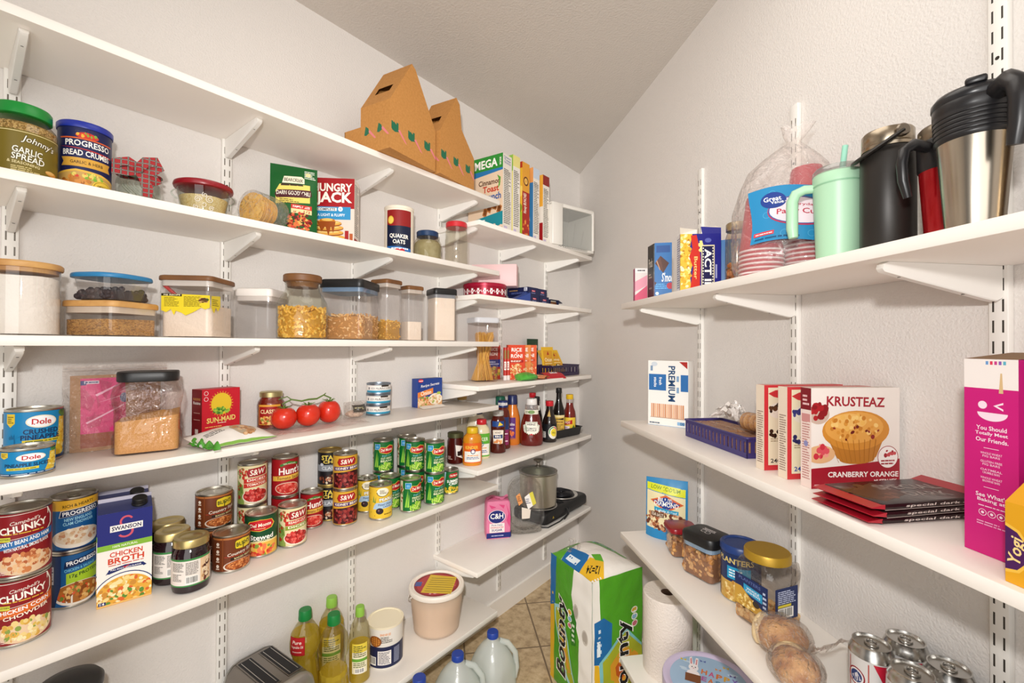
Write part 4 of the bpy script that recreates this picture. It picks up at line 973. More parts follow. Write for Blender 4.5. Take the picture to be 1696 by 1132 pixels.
# cherry jars
for k, (o, y, lb) in enumerate(((.184, .368, 'front jar of dark cherries with gold lid and white label'), (.108, .352, 'middle jar of dark cherries behind the front jar'), (.0325, .362, 'rear jar of dark cherries, mostly hidden'))):
    P_ = L(o, y, 'E'); t = thing('cherry_jar', lb, 'jar', P_, face_cam(P_, -6), 'jars of dark cherries'); r = .0375; h = .122
    m = M(); m.lathe([(r-.008, 0), (r-.002, .003), (r, .012), (r, .085), (r-.003, .096), (r-.006, .100), (r-.006, .106)], mat('#1d0710', .1, 0, 'dark_cherries', spec=.8), 40); m.build('glass', t)
    m = M(); m.lathe([(r-.003, .102), (r-.002, .103), (r-.002, .117), (r-.004, .120), (r-.012, .1205), (r-.014, .119), (.02, .119), (.018, .120), (.001, .120)], mat('#c9b478', .32, .85, 'gold_lacquer'), 40); m.build('lid', t)
    a = Art(pi*r/.062); a.R(0, .0, 1, .05, '#3f8a4a').R(0, .93, 1, 1, '#3f8a4a').D(.14, .55, .40, .88, 8, '#4a4440', 2).D(.44, .42, .68, .88, 9, '#6a625c', 5).D(.14, .2, .36, .48, 6, '#6a625c', 8).bars(.44, .08, .68, .36, 18)
    a.R(.72, .05, 1, .93, '#e9c9a0').B(.86, .5, .12, .38, ['#4a1a14', '#c99a6a', '#6a2a1c', '#f2dcb8'], 20, .09, 5)
    m = M(); m.lathe([(r+.0003, .018), (r+.0003, .080)], ink('#eee6de'), 48, c0=False, c1=False); m.art(a, AW*r, .062, shift(fcyl(r+.0003, .018), AW*r), r*.11); m.build('label', t)
# baked beans
def bush():
    a = Art(1.35); a.R(0, .94, 1, 1, '#b06a38').R(.26, 0, .275, 1, '#8a4a24')
    a.P([(.50, .66), (.50, .84), (.52, .88), (.66, .92), (.86, .88), (.88, .84), (.88, .66), (.86, .62), (.68, .60), (.52, .62)], '#3a3a10').P([(.51, .67), (.51, .83), (.53, .87), (.67, .905), (.85, .87), (.87, .83), (.87, .67), (.85, .63), (.69, .61), (.53, .63)], '#e2c62c').T("BUSH'S", .69, .76, .32, .13, '#1f3a1c', .06, 0, 4)
    a.T('Country Style', .66, .50, .62, .13, '#5a1c12', .05, .2, 6).T('Country Style', .66, .50, .60, .12, '#fdf2e2', .01, .2, 6).D(.3, .41, .94, .43, 1, '#d8342c', 2)
    a.P([(.42, .30), (.42, .38), (.95, .42), (.95, .35)], '#2a1810').T('BAKED BEANS', .69, .362, .4, .05, '#e8d49a', .03, 0, 4)
    a.E(.62, .13, .34, .17, '#e2d2c2').E(.63, .14, .32, .15, '#8a4018').B(.63, .15, .30, .13, ['#b8622c', '#c9783c', '#a04e20', '#d88e52'], 110, .032, 3, .7)
    for y in (.82, .60, .38, .16): a.E(.16, y, .035, .05, '#f0e2d2').R(.12, y-.10, .20, y-.065, '#e4cdb8')
    return a
BB = 'cans of country style beans'
can('brown baked bean can standing nearest the shelf edge', L(.147, .467, 'E'), .042, .092, '#6c3418', bush(), 10, BB)
can('brown baked bean can on top of another, behind', L(.062, .455, 'E', .0905), .042, .0895, '#6c3418', bush(), 6, BB)
can('brown baked bean can under the rear one, mostly hidden', L(.062, .455, 'E'), .042, .0895, '#6c3418', bush(), 6, BB)
def swt(sub):
    a = Art(1.05); a.B(.22, .80, .16, .13, ['#b3281c', '#c93a2a', '#6a8a3a', '#d8b48a'], 30, .045, 3)
    a.P([(.06, .0), (.30, .0), (.26, .5), (.06, .62)], '#8aa04c').B(.14, .3, .10, .25, ['#5f7f34', '#7f9a4a', '#a8321f'], 20, .04, 6)
    a.P([(.40, .70), (.36, .80), (.40, .92), (.86, .96), (.92, .84), (.88, .73)], '#6a1018').P([(.41, .71), (.37, .80), (.41, .91), (.86, .95), (.91, .84), (.87, .74)], '#a8161f').T('S&W', .64, .83, .42, .15, '#fdf6e6', .03, .2, 4)
    a.P([(.28, .54), (.28, .66), (.96, .72), (.96, .60)], '#c8322a').T(sub[0], .62, .635, .5, .065, '#fdf2e0', .04, 0, 3).P([(.28, .42), (.28, .53), (.96, .59), (.96, .48)], sub[2]).T(sub[1], .62, .51, .52, .06, '#fdf2e0', .04, 0, 3)
    a.E(.60, .20, .36, .19, '#f0e4d0').E(.60, .21, .33, .165, '#b3201c').B(.60, .21, .31, .15, ['#d23a32', '#b8241f', '#e0645a', '#8f1814'], 60, .045, 4)
    return a
SWC = '#e6d8a8'
can('cream diced tomato can with red banner, on top of its stack', L(.042, .558, 'E', .1165), .0372, .116, SWC, swt(('DICED', 'TOMATOES', '#c8322a')), 0)
can('cream diced tomato can under another, behind the stewed tomatoes', L(.042, .558, 'E'), .0372, .116, SWC, swt(('DICED', 'TOMATOES', '#c8322a')), 0)
can('cream ready cut tomato can with green banner at the front', L(.132, .630, 'E'), .0375, .113, SWC, swt(('READY-CUT', 'DICED', '#8a9a34')), 6)
a = Art(1.05); a.R(0, 0, 1, .36, '#e8b84a').R(0, .33, 1, .37, '#e9d99a').P([(.22, .66), (.16, .78), (.24, .88), (.5, .93), (.78, .90), (.86, .78), (.78, .67), (.5, .62)], '#e8c23a').P([(.24, .67), (.19, .78), (.26, .87), (.5, .915), (.77, .89), (.83, .78), (.76, .68), (.5, .635)], '#c8202a').T('Del Monte', .51, .785, .50, .09, '#fdf4e0', .04, .1, 3).D(.38, .68, .62, .71, 1, '#f4dca0')
a.T('Stewed', .54, .47, .56, .13, '#fbf8ee', .05).T('TOMATOES', .54, .39, .4, .035, '#f4ecd0', .03).B(.45, .14, .42, .14, ['#d8452c', '#c8322a', '#e87a4a', '#7f9a3a', '#f0c86a'], 50, .055, 4)
can('green stewed tomato can with red crest and yellow base', L(.123, .549, 'E'), .0395, .113, '#144a28', a, -4)
def hunt(sub):
    a = Art(1.1); a.P([(.30, .86), (.55, .95), (.86, .88), (.84, .82), (.55, .88), (.32, .80)], '#3f7a2c').T('100% NATURAL', .58, .875, .36, .04, '#e8f0c8', .02)
    a.T("Hunt's", .60, .69, .66, .20, '#fdf6ee', .05, .05, 3).P([(.06, .40), (.06, .53), (.96, .58), (.96, .45)], '#e6b84a').T(sub, .56, .49, .68, .085, '#4a1010', .02, 0, 2)
    a.E(.52, .2, .36, .16, '#e8c8b0').E(.52, .2, .33, .14, '#c0261f').B(.52, .2, .30, .12, ['#d8483c', '#c8302a', '#e87a6a'], 36, .05, 3); return a
can('red tomato sauce can on top of its stack', L(.044, .650, 'E', .1165), .0370, .116, '#a0161e', hunt('Tomato Sauce'), 8)
can('red tomato sauce can beneath another, mostly hidden', L(.044, .650, 'E'), .0370, .116, '#a0161e', hunt('Tomato Sauce'), 8)
can('red tomato puree can standing alone beside the black chili cans', L(.056, .728, 'E'), .0335, .110, '#a0161e', hunt('Tomato Puree'), 6)
def stagg():
    a = Art(1.05); a.T('STAGG', .52, .85, .66, .15, '#e8d05a', .06).T('CHILI', .5, .72, .5, .10, '#e8d05a', .06).R(0, .42, 1, .62, '#8a9096').T('CLASSIC', .5, .52, .6, .10, '#d8dce0', .03).B(.55, .18, .42, .14, ['#6a3020', '#8a4a30', '#3a1a14', '#b87a5a', '#d8c8b0'], 44, .05, 5).E(.2, .63, .06, .05, '#c9ced4'); return a
for k, lb in enumerate(('black chili can with yellow letters, lower of two', 'black chili can with yellow letters, upper of two')): can(lb, L(.039, .798, 'E', .1125*k), .0372, .112, '#17161a', stagg(), 6, 'black chili cans', lid=GOLDLID)
def kid():
    a = Art(1.05); a.P([(.24, .70), (.18, .80), (.24, .92), (.72, .95), (.80, .84), (.74, .72)], '#6a1018').P([(.25, .71), (.20, .80), (.25, .91), (.72, .94), (.78, .84), (.73, .73)], '#b01c22').T('S&W', .50, .825, .42, .14, '#fdf6e6', .03, .2, 3)
    a.P([(.04, .54), (.04, .66), (.98, .69), (.98, .58)], '#4a2a6a').T('KIDNEY BEANS', .52, .62, .82, .075, '#fdf2e0', .04, 0, 2).P([(0, 0), (1, 0), (1, .50), (.7, .53), (.3, .50), (0, .46)], '#3a0c10').B(.5, .25, .5, .24, ['#7a1e22', '#97322e', '#6a181c', '#a8504a', '#8a2824'], 80, .052, 3, .5).R(0, 0, 1, .02, '#c9962c'); return a
for k, lb in enumerate(('gold kidney bean can, lower of two', 'gold kidney bean can with purple band, upper of two')): can(lb, L(.114, .808, 'E', .1125*k), .0372, .112, '#d8a534', kid(), 10, 'kidney bean cans', tab=bool(k))
def pearl():
    a = Art(1.05); a.E(.56, .84, .20, .14, '#f3ecd2').ring(.56, .84, .20, .14, .12, '#3a2a1c', 30, 180, 350).D(.46, .78, .68, .91, 4, '#3a3428', 3)
    a.T('PEARLS', .70, .61, .52, .12, '#15151a', .10, 0, 3).T('PEARLS', .70, .61, .50, .10, '#fbfbf4', .05, 0, 3).P([(.24, .30), (.28, .42), (.34, .50), (1, .56), (1, .34)], '#a9c6de').T('Pitted Olives', .64, .45, .46, .07, '#243a6a', .03, .1, 3).T('LARGE', .70, .37, .26, .05, '#243a6a', .03)
    a.E(.46, .24, .12, .10, '#2a1c20').E(.43, .26, .03, .03, '#7a5a60').P([(.22, .52), (.26, .74), (.30, .52)], '#7a9a4a').P([(.29, .5), (.34, .7), (.33, .5)], '#6a8a3a').D(.6, .1, .9, .16, 1, '#7a5a14')
    for x, y in ((.12, .8), (.15, .6), (.10, .4), (.16, .2), (.3, .1), (.36, .9)): a.E(x, y, .016, .018, '#b8901c')
    return a
can('yellow olive can at the front of the pair', L(.163, .908, 'E'), .0372, .111, '#e3bd35', pearl(), 2, 'olive cans', tab=True)
can('yellow olive can behind the other one', L(.071, .918, 'E'), .036, .111, '#e3bd35', pearl(), -6, 'olive cans', tab=True)
def beans(sub='CUT GREEN BEANS'):
    a = Art(1.05); a.P([(.0, 0), (.14, 0), (.14, 1), (0, 1)], '#d8d0b0').B(.08, .6, .06, .3, ['#8a4a2a', '#5a7a3a', '#d8b48a'], 14, .05, 3)
    a.R(.24, .74, .46, .94, '#d8f0f8').R(.25, .75, .45, .93, '#1c8ac4').D(.29, .79, .41, .88, 3, '#a8dcf4', 4)
    for k in range(5): a.P([(.22+.03*k, .12), (.26+.03*k, .12), (.34+.012*k, .74-.05*k)], ('#7fc242', '#a8d84a', '#5fa834')[k % 3])
    cx = .70; a.P([(cx-.26, .64), (cx-.30, .74), (cx-.22, .84), (cx-.04, .82), (cx+.10, .90), (cx+.28, .86), (cx+.30, .72), (cx+.20, .62), (cx, .58)], '#e8c84a').P([(cx-.24, .65), (cx-.27, .74), (cx-.20, .82), (cx-.03, .80), (cx+.10, .88), (cx+.26, .84), (cx+.27, .72), (cx+.18, .63), (cx, .60)], '#c01f28').T('Del Monte', cx, .735, .44, .10, '#fdf4e0', .04, .1, 4)
    a.T('Fresh Cut', .70, .53, .34, .06, '#8fd8f0', .01, .2, 5).T(sub[:9], .70, .43, .42, .07, '#f2f4c8', .03, 0, 2).T(sub[9:] or 'BEANS', .70, .34, .44, .07, '#f2f4c8', .03, 0, 2)
    a.B(.66, .13, .32, .13, ['#8fc83a', '#a8d84c', '#6fa82c', '#c8e46a'], 60, .05, 5, .25); return a
GB = 'green bean cans'; GC = '#0f6a2c'
for lb, o, y, z, lk in (('green bean can on top at the olive end', .037, 1.008, 1, -10), ('green bean can under the top can at the olive end', .037, 1.008, 0, -10),
                        ('green bean can on top nearest the wall', .050, 1.106, 1, 6), ('green bean can below the top can nearest the wall', .050, 1.106, 0, 6),
                        ('green bean can on top between the rear and front top cans', .122, 1.086, 1, -16), ('green bean can in the middle of the lower layer', .122, 1.086, 0, -16),
                        ('green bean can on top at the front of the group', .197, 1.114, 1, 0), ('green bean can below the front top can', .197, 1.114, 0, 0)):
    can(lb, L(o, y, 'E', .1115*z), .0362, .111, GC, beans(), lk, GB)
can('green bean can without one on it, nearest the shelf edge', L(.187, 1.013, 'E'), .0362, .111, GC, beans('FRENCH   STYLE'), 12, GB)
can('green bean can without one on it, behind the front one', L(.112, .984, 'E'), .0358, .111, GC, beans(), 0, GB)
a = Art(1.1); a.P([(0, 0), (.2, 0), (.3, 1), (0, 1)], '#bfe0f0').P([(.46, .72), (.42, .82), (.5, .92), (.8, .95), (.88, .84), (.8, .74)], '#c01f28').T('Del Monte', .66, .835, .36, .09, '#fdf4e0', .04, .1, 3).T('SUMMER', .62, .57, .56, .13, '#fbfbf4', .06, 0, 3).T('CRISP', .66, .44, .46, .12, '#fbfbf4', .06, 0, 3).B(.55, .14, .44, .14, ['#e8c83a', '#f4dc5a', '#c9a82a'], 50, .06, 4)
can('short green corn can apart from the green bean cans', L(.163, 1.226, 'E'), .0325, .090, '#1a6a34', a, 4)

# ================================================================ oil bottle shelf
P_ = L(.122, .575, 'F'); t = thing('toaster', 'brushed steel two slot toaster at the end of the lowest shelf', 'toaster', P_, RZL+radians(4))
m = M(); w, d, h = .150, .215, .186; SL = mat('#8f8983', .32, 1.0, 'brushed_steel', bump=(200, .1, .001))
prof = [(-w/2, .012), (-w/2, h-.045), (-w/2+.006, h-.022), (-w/2+.022, h-.006), (-w/2+.040, h), (w/2-.040, h), (w/2-.022, h-.006), (w/2-.006, h-.022), (w/2, h-.045), (w/2, .012)]
m.loft([[(x, y, z) for x, z in prof] for y in (-d/2+.016, d/2-.016)], SL, False, False, smooth=True); m.build('shell', t)
m = M(); DG = mat('#3a3a3c', .35, 0, 'dark_plastic')
for s_ in (-1, 1):
    m = M(); R_ = [[(x*k, s_*(d/2-.016+e), .012+(z-.012)*k) for x, z in prof] for k, e in ((1.004, 0), (.985, .010), (.93, .016))]
    m.loft(R_ if s_ > 0 else R_, mat('#b5b2ac', .35, .9, 'steel'), False, True); m.build('end_cap', t)
m = M(); m.box(-w/2+.006, w/2-.006, -d/2+.006, d/2-.006, 0, .014, DG, .003); m.build('base', t)
for sx in (-.030, .030):
    m = M(); m.box(sx-.0205, sx+.0205, -.080, .080, h-.0008, h+.0016, SL, .0006); m.box(sx-.0175, sx+.0175, -.077, .077, h+.0010, h+.0020, mat('#17161a', .6))
    m.tube([(sx-.011, -.072, h+.0024), (sx-.011, .072, h+.0024)], .0009, STEEL, 5); m.tube([(sx+.011, -.072, h+.0024), (sx+.011, .072, h+.0024)], .0009, STEEL, 5)
    m.build('slot', t)
m = M(); m.box(-.016, .016, -d/2-.022, -d/2-.004, .10, .115, DG, .004); m.build('lever', t)
# the tall black pot
P_ = L(.12, .172, 'F'); t = thing('black_canister', 'tall black lidded canister barely showing under the canned food shelf', 'canister', P_, 0)
m = M(); m.lathe([(.05, 0), (.053, .004), (.053, .360)], mat('#1b1b1d', .4), 40, c1=False); m.build('body', t)
m = M(); m.lathe([(.053, .358), (.056, .360), (.056, .372), (.048, .382), (.025, .388), (.001, .389)], mat('#2a2a2c', .35), 40); m.build('lid', t)
# oil bottles
OIL = mat('#d8b024', .08, 0, 'cooking_oil', spec=.8)
def oil_mat():
    m_, n, l = nodes('cooking_oil'); n.remove(n['Principled BSDF'])
    tr = n.new('ShaderNodeBsdfTransparent'); tr.inputs[0].default_value = lin('#faf0b0')
    df = n.new('ShaderNodeBsdfDiffuse'); df.inputs[0].default_value = lin('#f2da58'); tl = n.new('ShaderNodeBsdfTranslucent'); tl.inputs[0].default_value = lin('#fae668')
    a_ = n.new('ShaderNodeMixShader'); a_.inputs[0].default_value = .5; l.new(df.outputs[0], a_.inputs[1]); l.new(tl.outputs[0], a_.inputs[2])
    b_ = n.new('ShaderNodeMixShader'); b_.inputs[0].default_value = .6; l.new(tr.outputs[0], b_.inputs[1]); l.new(a_.outputs[0], b_.inputs[2])
    l.new(b_.outputs[0], n['Material Output'].inputs[0]); return m_
OILM = oil_mat(); BOT = clear('#f4f2e2', .03, .7, .07, bump=(26, .35, .01), name='bottle_plastic')
def ribbed(r, prof, n=48, amp=.04, z0=.03, z1=.13):
    out = []
    for rr, z in prof:
        k = amp if z0 < z < z1 else 0
        out.append([(rr*r*(1+k*cos(12*2*pi*i/n))*cos(2*pi*i/n), rr*r*(1+k*cos(12*2*pi*i/n))*sin(2*pi*i/n), z) for i in range(n)])
    return out
def oil(label, p, r, h, fill, cap, waist, rz=0, red=False):
    t = thing('oil_bottle', label, 'bottle', p, rz, 'cooking oil bottles')
    k = h/.26
    pf = [(.8, 0), (.97, .004), (1, .012), (.98, .03), (.9, .06), (.78, .10), (.76, .115), (.86, .128), (.98, .145), (.99, .165), (.9, .190), (.6, .214), (.36, .228), (.34, .238)] if waist else \
         [(.85, 0), (1, .006), (1, .15), (.97, .165), (.8, .195), (.5, .218), (.38, .228), (.36, .238)]
    pf = [(a_, z*k) for a_, z in pf]
    m = M(); m.loft(ribbed(r, pf, amp=.035 if waist else 0, z0=.02*k, z1=.125*k), BOT, True, False); m.build('bottle', t)
    q = [(a_*.965, max(.002, z)) for a_, z in pf if z < fill]; q.append((q[-1][0], fill)); 
    m = M(); m.loft(ribbed(r, q, amp=.035 if waist else 0, z0=.02*k, z1=.125*k), OILM); m.build('oil', t)
    c = r*.42; m = M(); m.loft([[(c*g_*(1+.03*(i % 2))*cos(2*pi*i/36), c*g_*(1+.03*(i % 2))*sin(2*pi*i/36), z) for i in range(36)] for g_, z in ((1, h-.030), (1.03, h-.028), (.98, h-.004), (.9, h))], mat(cap, .4)); m.build('cap', t)
    if red:
        a_ = Art(.9); a_.R(0, 0, 1, 1, '#b01c24').R(.05, .05, .95, .95, '#c02a2e').T('Pure', .5, .72, .6, .2, '#fdf0e0', .03, .2).T('Vegetable Oil', .5, .45, .8, .18, '#fdf0e0', .03).D(.2, .15, .8, .25, 1, '#f4d8c8')
        m = M(); m.art(a_, r*1.1, .055, lambda x, y, l: (lambda th: ((r*.995+l)*sin(th), -(r*.995+l)*cos(th), .142*k+y))((x-r*.55)/r-.55), r*.11); m.build('label', t)
    elif not waist:
        a_ = Art(.7); a_.R(0, 0, 1, 1, '#efe8c8').R(0, .7, 1, 1, '#e6cf4a').R(0, .40, 1, .5, '#6aa83a').D(.1, .55, .9, .95, 6, '#5a5a2a', 3).D(.1, .2, .9, .38, 3, '#5a6a3a', 4).bars(.2, .02, .8, .18, 12)
        m = M(); m.art(a_, r*1.5, .105*k, lambda x, y, l: (lambda th: ((r*1.004+l)*sin(th), -(r*1.004+l)*cos(th), .04*k+y))((x-r*.75)/r), r*.11); m.build('label', t)
for lb, o, y, r, h, fl, cp, ws, rd in (('full oil bottle with dark green cap and red label', .052, .712, .0445, .258, .19, '#12803a', 1, 1), ('oil bottle with pale green cap behind the dark capped ones', .040, .808, .040, .250, .17, '#8fc24a', 0, 0),
                                       ('half empty oil bottle with dark green cap, nearest the shelf edge', .139, .758, .0445, .255, .085, '#12803a', 1, 0), ('slim oil bottle with pale green cap beside the striped tub', .135, .852, .033, .234, .115, '#8fc24a', 0, 0)):
    P_ = L(o, y, 'F'); oil(lb, P_, r, h, fl, cp, ws, face_cam(P_), rd)
# baking tub and bucket
P_ = L(.122, .962, 'F'); t = thing('powder_tub', 'round white and navy tub with pie picture between oil and bucket', 'tub', P_, face_cam(P_)); r = .059; h = .140
m = M(); m.lathe([(r-.001, 0), (r, .002), (r, h-.004)], mat('#e9e4dc', .5), 48, c1=False); m.build('body', t)
m = M(); m.lathe([(r, h-.008), (r+.002, h-.007), (r+.002, h), (r-.002, h), (r-.003, h-.003), (.001, h-.003)], mat('#efe4c8', .35, 0, 'cream_plastic'), 48); m.build('lid', t)
a = Art(pi*r/.128); a.R(0, 0, 1, .56, '#1c2348').R(0, .0, 1, .02, '#d8d4cc').T('BRAND NEW SIZE', .50, .88, .22, .06, '#e0892c', .03).D(.40, .66, .64, .83, 4, '#5a564e', 3).E(.28, .70, .14, .14, '#c9843a').ring(.28, .70, .14, .14, .2, '#8a4a1c')
for k in range(4): a.R(.16, .62+.05*k, .40, .63+.05*k, '#7a3c14').R(.18+.05*k, .58, .19+.05*k, .82, '#7a3c14')
a.R(.34, .1, .62, .46, '#efe9e4').D(.36, .12, .60, .44, 9, '#4a4a5a', 4).bars(.12, .08, .30, .3, 14).D(.68, .1, .82, .5, 10, '#a8aec8', 5)
m = M(); m.art(a, AW*r, .128, shift(fcyl(r+.0003, .003), AW*r), r*.11); m.build('label', t)
P_ = L(.128, 1.193, 'F'); t = thing('lidded_bucket', 'white plastic bucket with red and yellow lid label', 'bucket', P_, face_cam(P_, -8))
m = M(); m.lathe([(.082, 0), (.086, .003), (.101, .138), (.101, .150)], clear('#f4e6d8', .3, .3, .06, haze=.45, hazecol='#efdcc8', name='milky_plastic'), 56, c1=False); m.build('body', t)
m = M(); m.lathe([(.080, .004), (.083, .008), (.0955, .115), (.09, .118), (.001, .119)], FLOUR2, 48); m.build('contents', t)['kind'] = 'stuff'
m = M(); m.lathe([(.101, .146), (.1055, .147), (.106, .152), (.106, .160), (.103, .164), (.097, .164), (.094, .160), (.001, .160)], mat('#efe6da', .4, 0, 'white_plastic'), 56); m.build('lid', t)
a = Art(1); a.E(.5, .5, .5, .5, '#8f1c24', 48).E(.5, .5, .44, .44, '#b3323a', 48).B(.5, .5, .4, .4, ['#d8a0a0', '#8a1a20', '#c85a5a'], 40, .04, 3).R(.02, .42, .16, .60, '#4a5a9a').P([(.20, .16), (.86, .10), (.92, .80), (.30, .92)], '#dcb92a')
for k in range(7): a.P([(.27+.012*k, .22+.09*k), (.85+.008*k, .17+.09*k), (.85+.008*k, .185+.09*k), (.27+.012*k, .235+.09*k)], '#5a4a14')
m = M(); m.art(a, .172, .172, lambda x, y, l: (x-.086, y-.086, .1602+l)); m.build('lid_label', t)
m = M(); m.tube([(.106*cos(q)*1.01, .106*sin(q)*1.01, .145-.03*sin((q-2.6)/1.2*pi)) for q in [2.6+1.2*k/14 for k in range(15)]], .0022, mat('#e8e4dc', .4), 6); m.build('bail_handle', t)
# ================================================================ on the floor
JUG = clear('#f0f5f3', .25, .35, .05, haze=.42, hazecol='#eef4f1', bump=(20, .3, .01), name='milky_jug')
for lb, x, y in (('water jug with blue cap furthest under the lowest shelf end', .335, 1.285), ('water jug with blue cap in the middle of the row', .318, 1.118), ('water jug with blue cap nearest the oil bottles', .300, .962)):
    P_ = Vector((x, y, .0004)); t = thing('water_jug', lb, 'jug', P_, RZL, 'water jugs on the floor')
    m = M(); m.rloft([(.135, .135, 0, .03), (.148, .148, .006, .035), (.15, .15, .02, .04), (.15, .15, .145, .045), (.142, .142, .170, .06), (.115, .115, .198, .05), (.075, .075, .225, .034), (.044, .044, .240, .02), (.040, .040, .252, .02)], JUG, .04, 8, c1=False); m.build('body', t)
    m = M(); m.tube([(.018, -.018, .232), (.04, -.04, .222), (.060, -.060, .185), (.064, -.064, .13), (.058, -.058, .095)], .011, JUG, 10); m.build('handle', t)
    m = M(); m.lathe([(.0205, .248), (.0215, .249), (.0215, .266), (.0195, .269), (.001, .269)], mat('#1c3f9c', .4), 28); m.build('cap', t)
# paper towel pack
bx = Vector((.668, 1.439, 0)); ax = radians(67); X_ = Vector((cos(ax), sin(ax), 0)); Y_ = Vector((-sin(ax), cos(ax), 0)); w, d, h = .240, .262, .495
t = thing('paper_towel_pack', 'large green wrapped pack of paper towel rolls on the floor', 'paper towel pack', bx+X_*w/2+Y_*d/2+Vector((0, 0, .0005)), ax)
GR = mat('#4f9c24', .28, 0, 'green_wrap', bump=(28, .35, .01)); WRAP = mat('#eee8e0', .3, 0, 'white_wrap', bump=(30, .35, .01))
def bul(u, v): return .006*max(0, 1-(2*u-1)**2)*max(0, 1-(2*v-1)**2)**.5
def dent(x, y, s_): return .0025*noise.noise(Vector((x*22, y*22, s_)))
m = M(); m.box(-w/2+.004, w/2-.004, -d/2+.004, d/2-.004, 0, h-.004, WRAP, .014)
fF = lambda x, y, l: (x-w/2, -d/2-bul(x/w, y/h)-dent(x, y, 1)-.0015-l, y+.002)
fL = lambda x, y, l: (-w/2-bul(x/d, y/h)-dent(x, y, 2)-.0015-l, d/2-x, y+.002)
fT = lambda x, y, l: (x-w/2, y-d/2, h-.002+.040*max(0, 1-(2*x/w-1)**2)*max(0, 1-(2*y/d-1)**2)**.4+dent(x, y, 3)+l)
m.grid(lambda u, v: fF(u*w, v*h, 0), 24, 40, GR); m.grid(lambda u, v: fL(u*d, v*h, 0), 24, 40, GR); m.grid(lambda u, v: fT(u*w, v*d, 0), 20, 20, WRAP)
def band(a):
    a.T('Bounty', .53, .40, .80, .40, '#fdfaf2', .085, .1, 90).T('Bounty', .53, .40, .77, .35, '#17171c', .05, .1, 90)
    return a
a = Art(w/h)
a.P([(0, 0), (.16, 0), (.20, .3), (.16, .45), (.12, 1), (0, 1)], '#f0ece4').P([(.02, 0), (.30, 0), (.30, .24), (.16, .38), (.04, .40)], '#e6b62c').T('Double', .12, .16, .10, .09, '#2a2410', .03, 0, 90).T('4', .12, .05, .07, .07, '#2a2410', .05, 0, 90)
a.P([(.03, .40), (.03, .70), (.20, .72), (.36, .66), (.34, .46), (.2, .38)], '#1f6aa8').D(.10, .46, .16, .66, 4, '#d8ecf6', 3).R(.08, .45, .14, .56, '#e8f4fa')
a.P([(.12, .40), (.62, .60), (.99, .42), (.99, .18), (.55, .05), (.14, .22)], '#7fc4cc').P([(.18, .40), (.62, .565), (.99, .40), (.99, .20), (.55, .09), (.20, .24)], '#a8b02c').P([(.32, .36), (.62, .48), (.9, .36), (.9, .24), (.55, .16), (.34, .25)], '#d89a2c').P([(.42, .33), (.6, .40), (.8, .33), (.8, .27), (.55, .22), (.44, .27)], '#c05a20')
a.T('Bounty', .60, .36, .62, .38, '#fdfaf2', .085, .1, 90).T('Bounty', .60, .36, .60, .335, '#17171c', .05, .1, 90)
for k, c in enumerate(('#d8a83a', '#8ab4d0', '#c86a7a')): a.E(.82, .70-.05*k, .07, .024, '#f0ece0').E(.82, .70-.05*k, .055, .018, c)
m.art(a, w, h, fF, .012, .012, eps=5e-5, l0=3e-4)
a = Art(d/h)
a.P([(0, .0), (.1, .0), (.12, .5), (.05, 1), (0, 1)], '#e6b62c').P([(0, .58), (.14, .62), (.16, 1), (0, 1)], '#1f6aa8').P([(.60, 1), (.56, .80), (.64, .62), (.74, .5), (.72, .2), (.80, 0), (1, 0), (1, 1)], '#f1ede6')
a.E(.66, .70, .065, .055, '#cfc8be').E(.66, .70, .05, .045, '#b3aaa0').E(.86, .56, .065, .055, '#cfc8be').E(.86, .56, .05, .045, '#b3aaa0')
a.P([(.12, .62), (.34, .66), (.66, .10), (.58, .07), (.44, .12), (.14, .50)], '#9fd0d4').P([(.16, .60), (.33, .63), (.62, .13), (.56, .105), (.46, .15), (.17, .50)], '#a8b02c').P([(.24, .52), (.36, .50), (.54, .2), (.48, .18)], '#d89a2c')
a.T('Bounty', .34, .42, .64, .34, '#fdfaf2', .085, .1, 90).T('Bounty', .34, .42, .62, .30, '#17171c', .05, .1, 90)
a.P([(.54, .62), (.60, .70), (.68, .62), (.66, .44), (.56, .42)], '#2f7a24').D(.58, .45, .64, .6, 4, '#e4f0d8', 4)
for k, c in enumerate(('#d8a83a', '#8ab4d0', '#c86a7a')): a.E(.53, .66-.05*k, .045, .022, '#f0ece0').E(.53, .66-.05*k, .035, .017, c)
m.art(a, d, h, fL, .012, .012, eps=5e-5, l0=3e-4)
a = Art(w/d); a.P([(.0, .75), (.0, 1), (.55, 1), (.5, .86), (.2, .80)], '#5aa82c').P([(0, .30), (0, .74), (.28, .84), (.32, .44), (.18, .34)], '#1f6aa8').R(.06, .45, .16, .7, '#e8f4fa').P([(.0, .0), (.0, .30), (.30, .40), (.40, .20), (.22, .0)], '#e6b62c').T('12=24', .17, .18, .2, .14, '#1c1a14', .05, 0, 130)
a.P([(.36, .44), (.48, .36), (.40, .20), (.32, .3)], '#5aa82c').P([(.62, 1), (1, .84), (1, .30), (.9, .24), (.72, .6)], '#5aa82c').P([(.74, .86), (.86, .92), (.98, .55), (.88, .48)], '#9fd0d4').T('Bounty', .86, .70, .38, .14, '#17171c', .05, .1, -75)
m.art(a, w, d, fT, .012, .012, eps=5e-5, l0=3e-4)
m.build('wrapper', t)
m = M(); g = random.Random(2)
m.grid(lambda u, v: (-.055+.05*(u-.5)*(1-.3*v)+.012*sin(v*9), .045+.05*v+.012*noise.noise(Vector((u*4, v*4, 1))), h+.004+.055*v*(1-.3*abs(u-.5))+.012*noise.noise(Vector((u*7, v*7, 3)))), 12, 12, FILM)
m.grid(lambda u, v: (-.075+.05*u, .06+.04*(v-.5)+.01*sin(u*8), h+.004+.05*u*sin(pi*v)), 10, 10, FILM)
m.build('film_tuft', t)
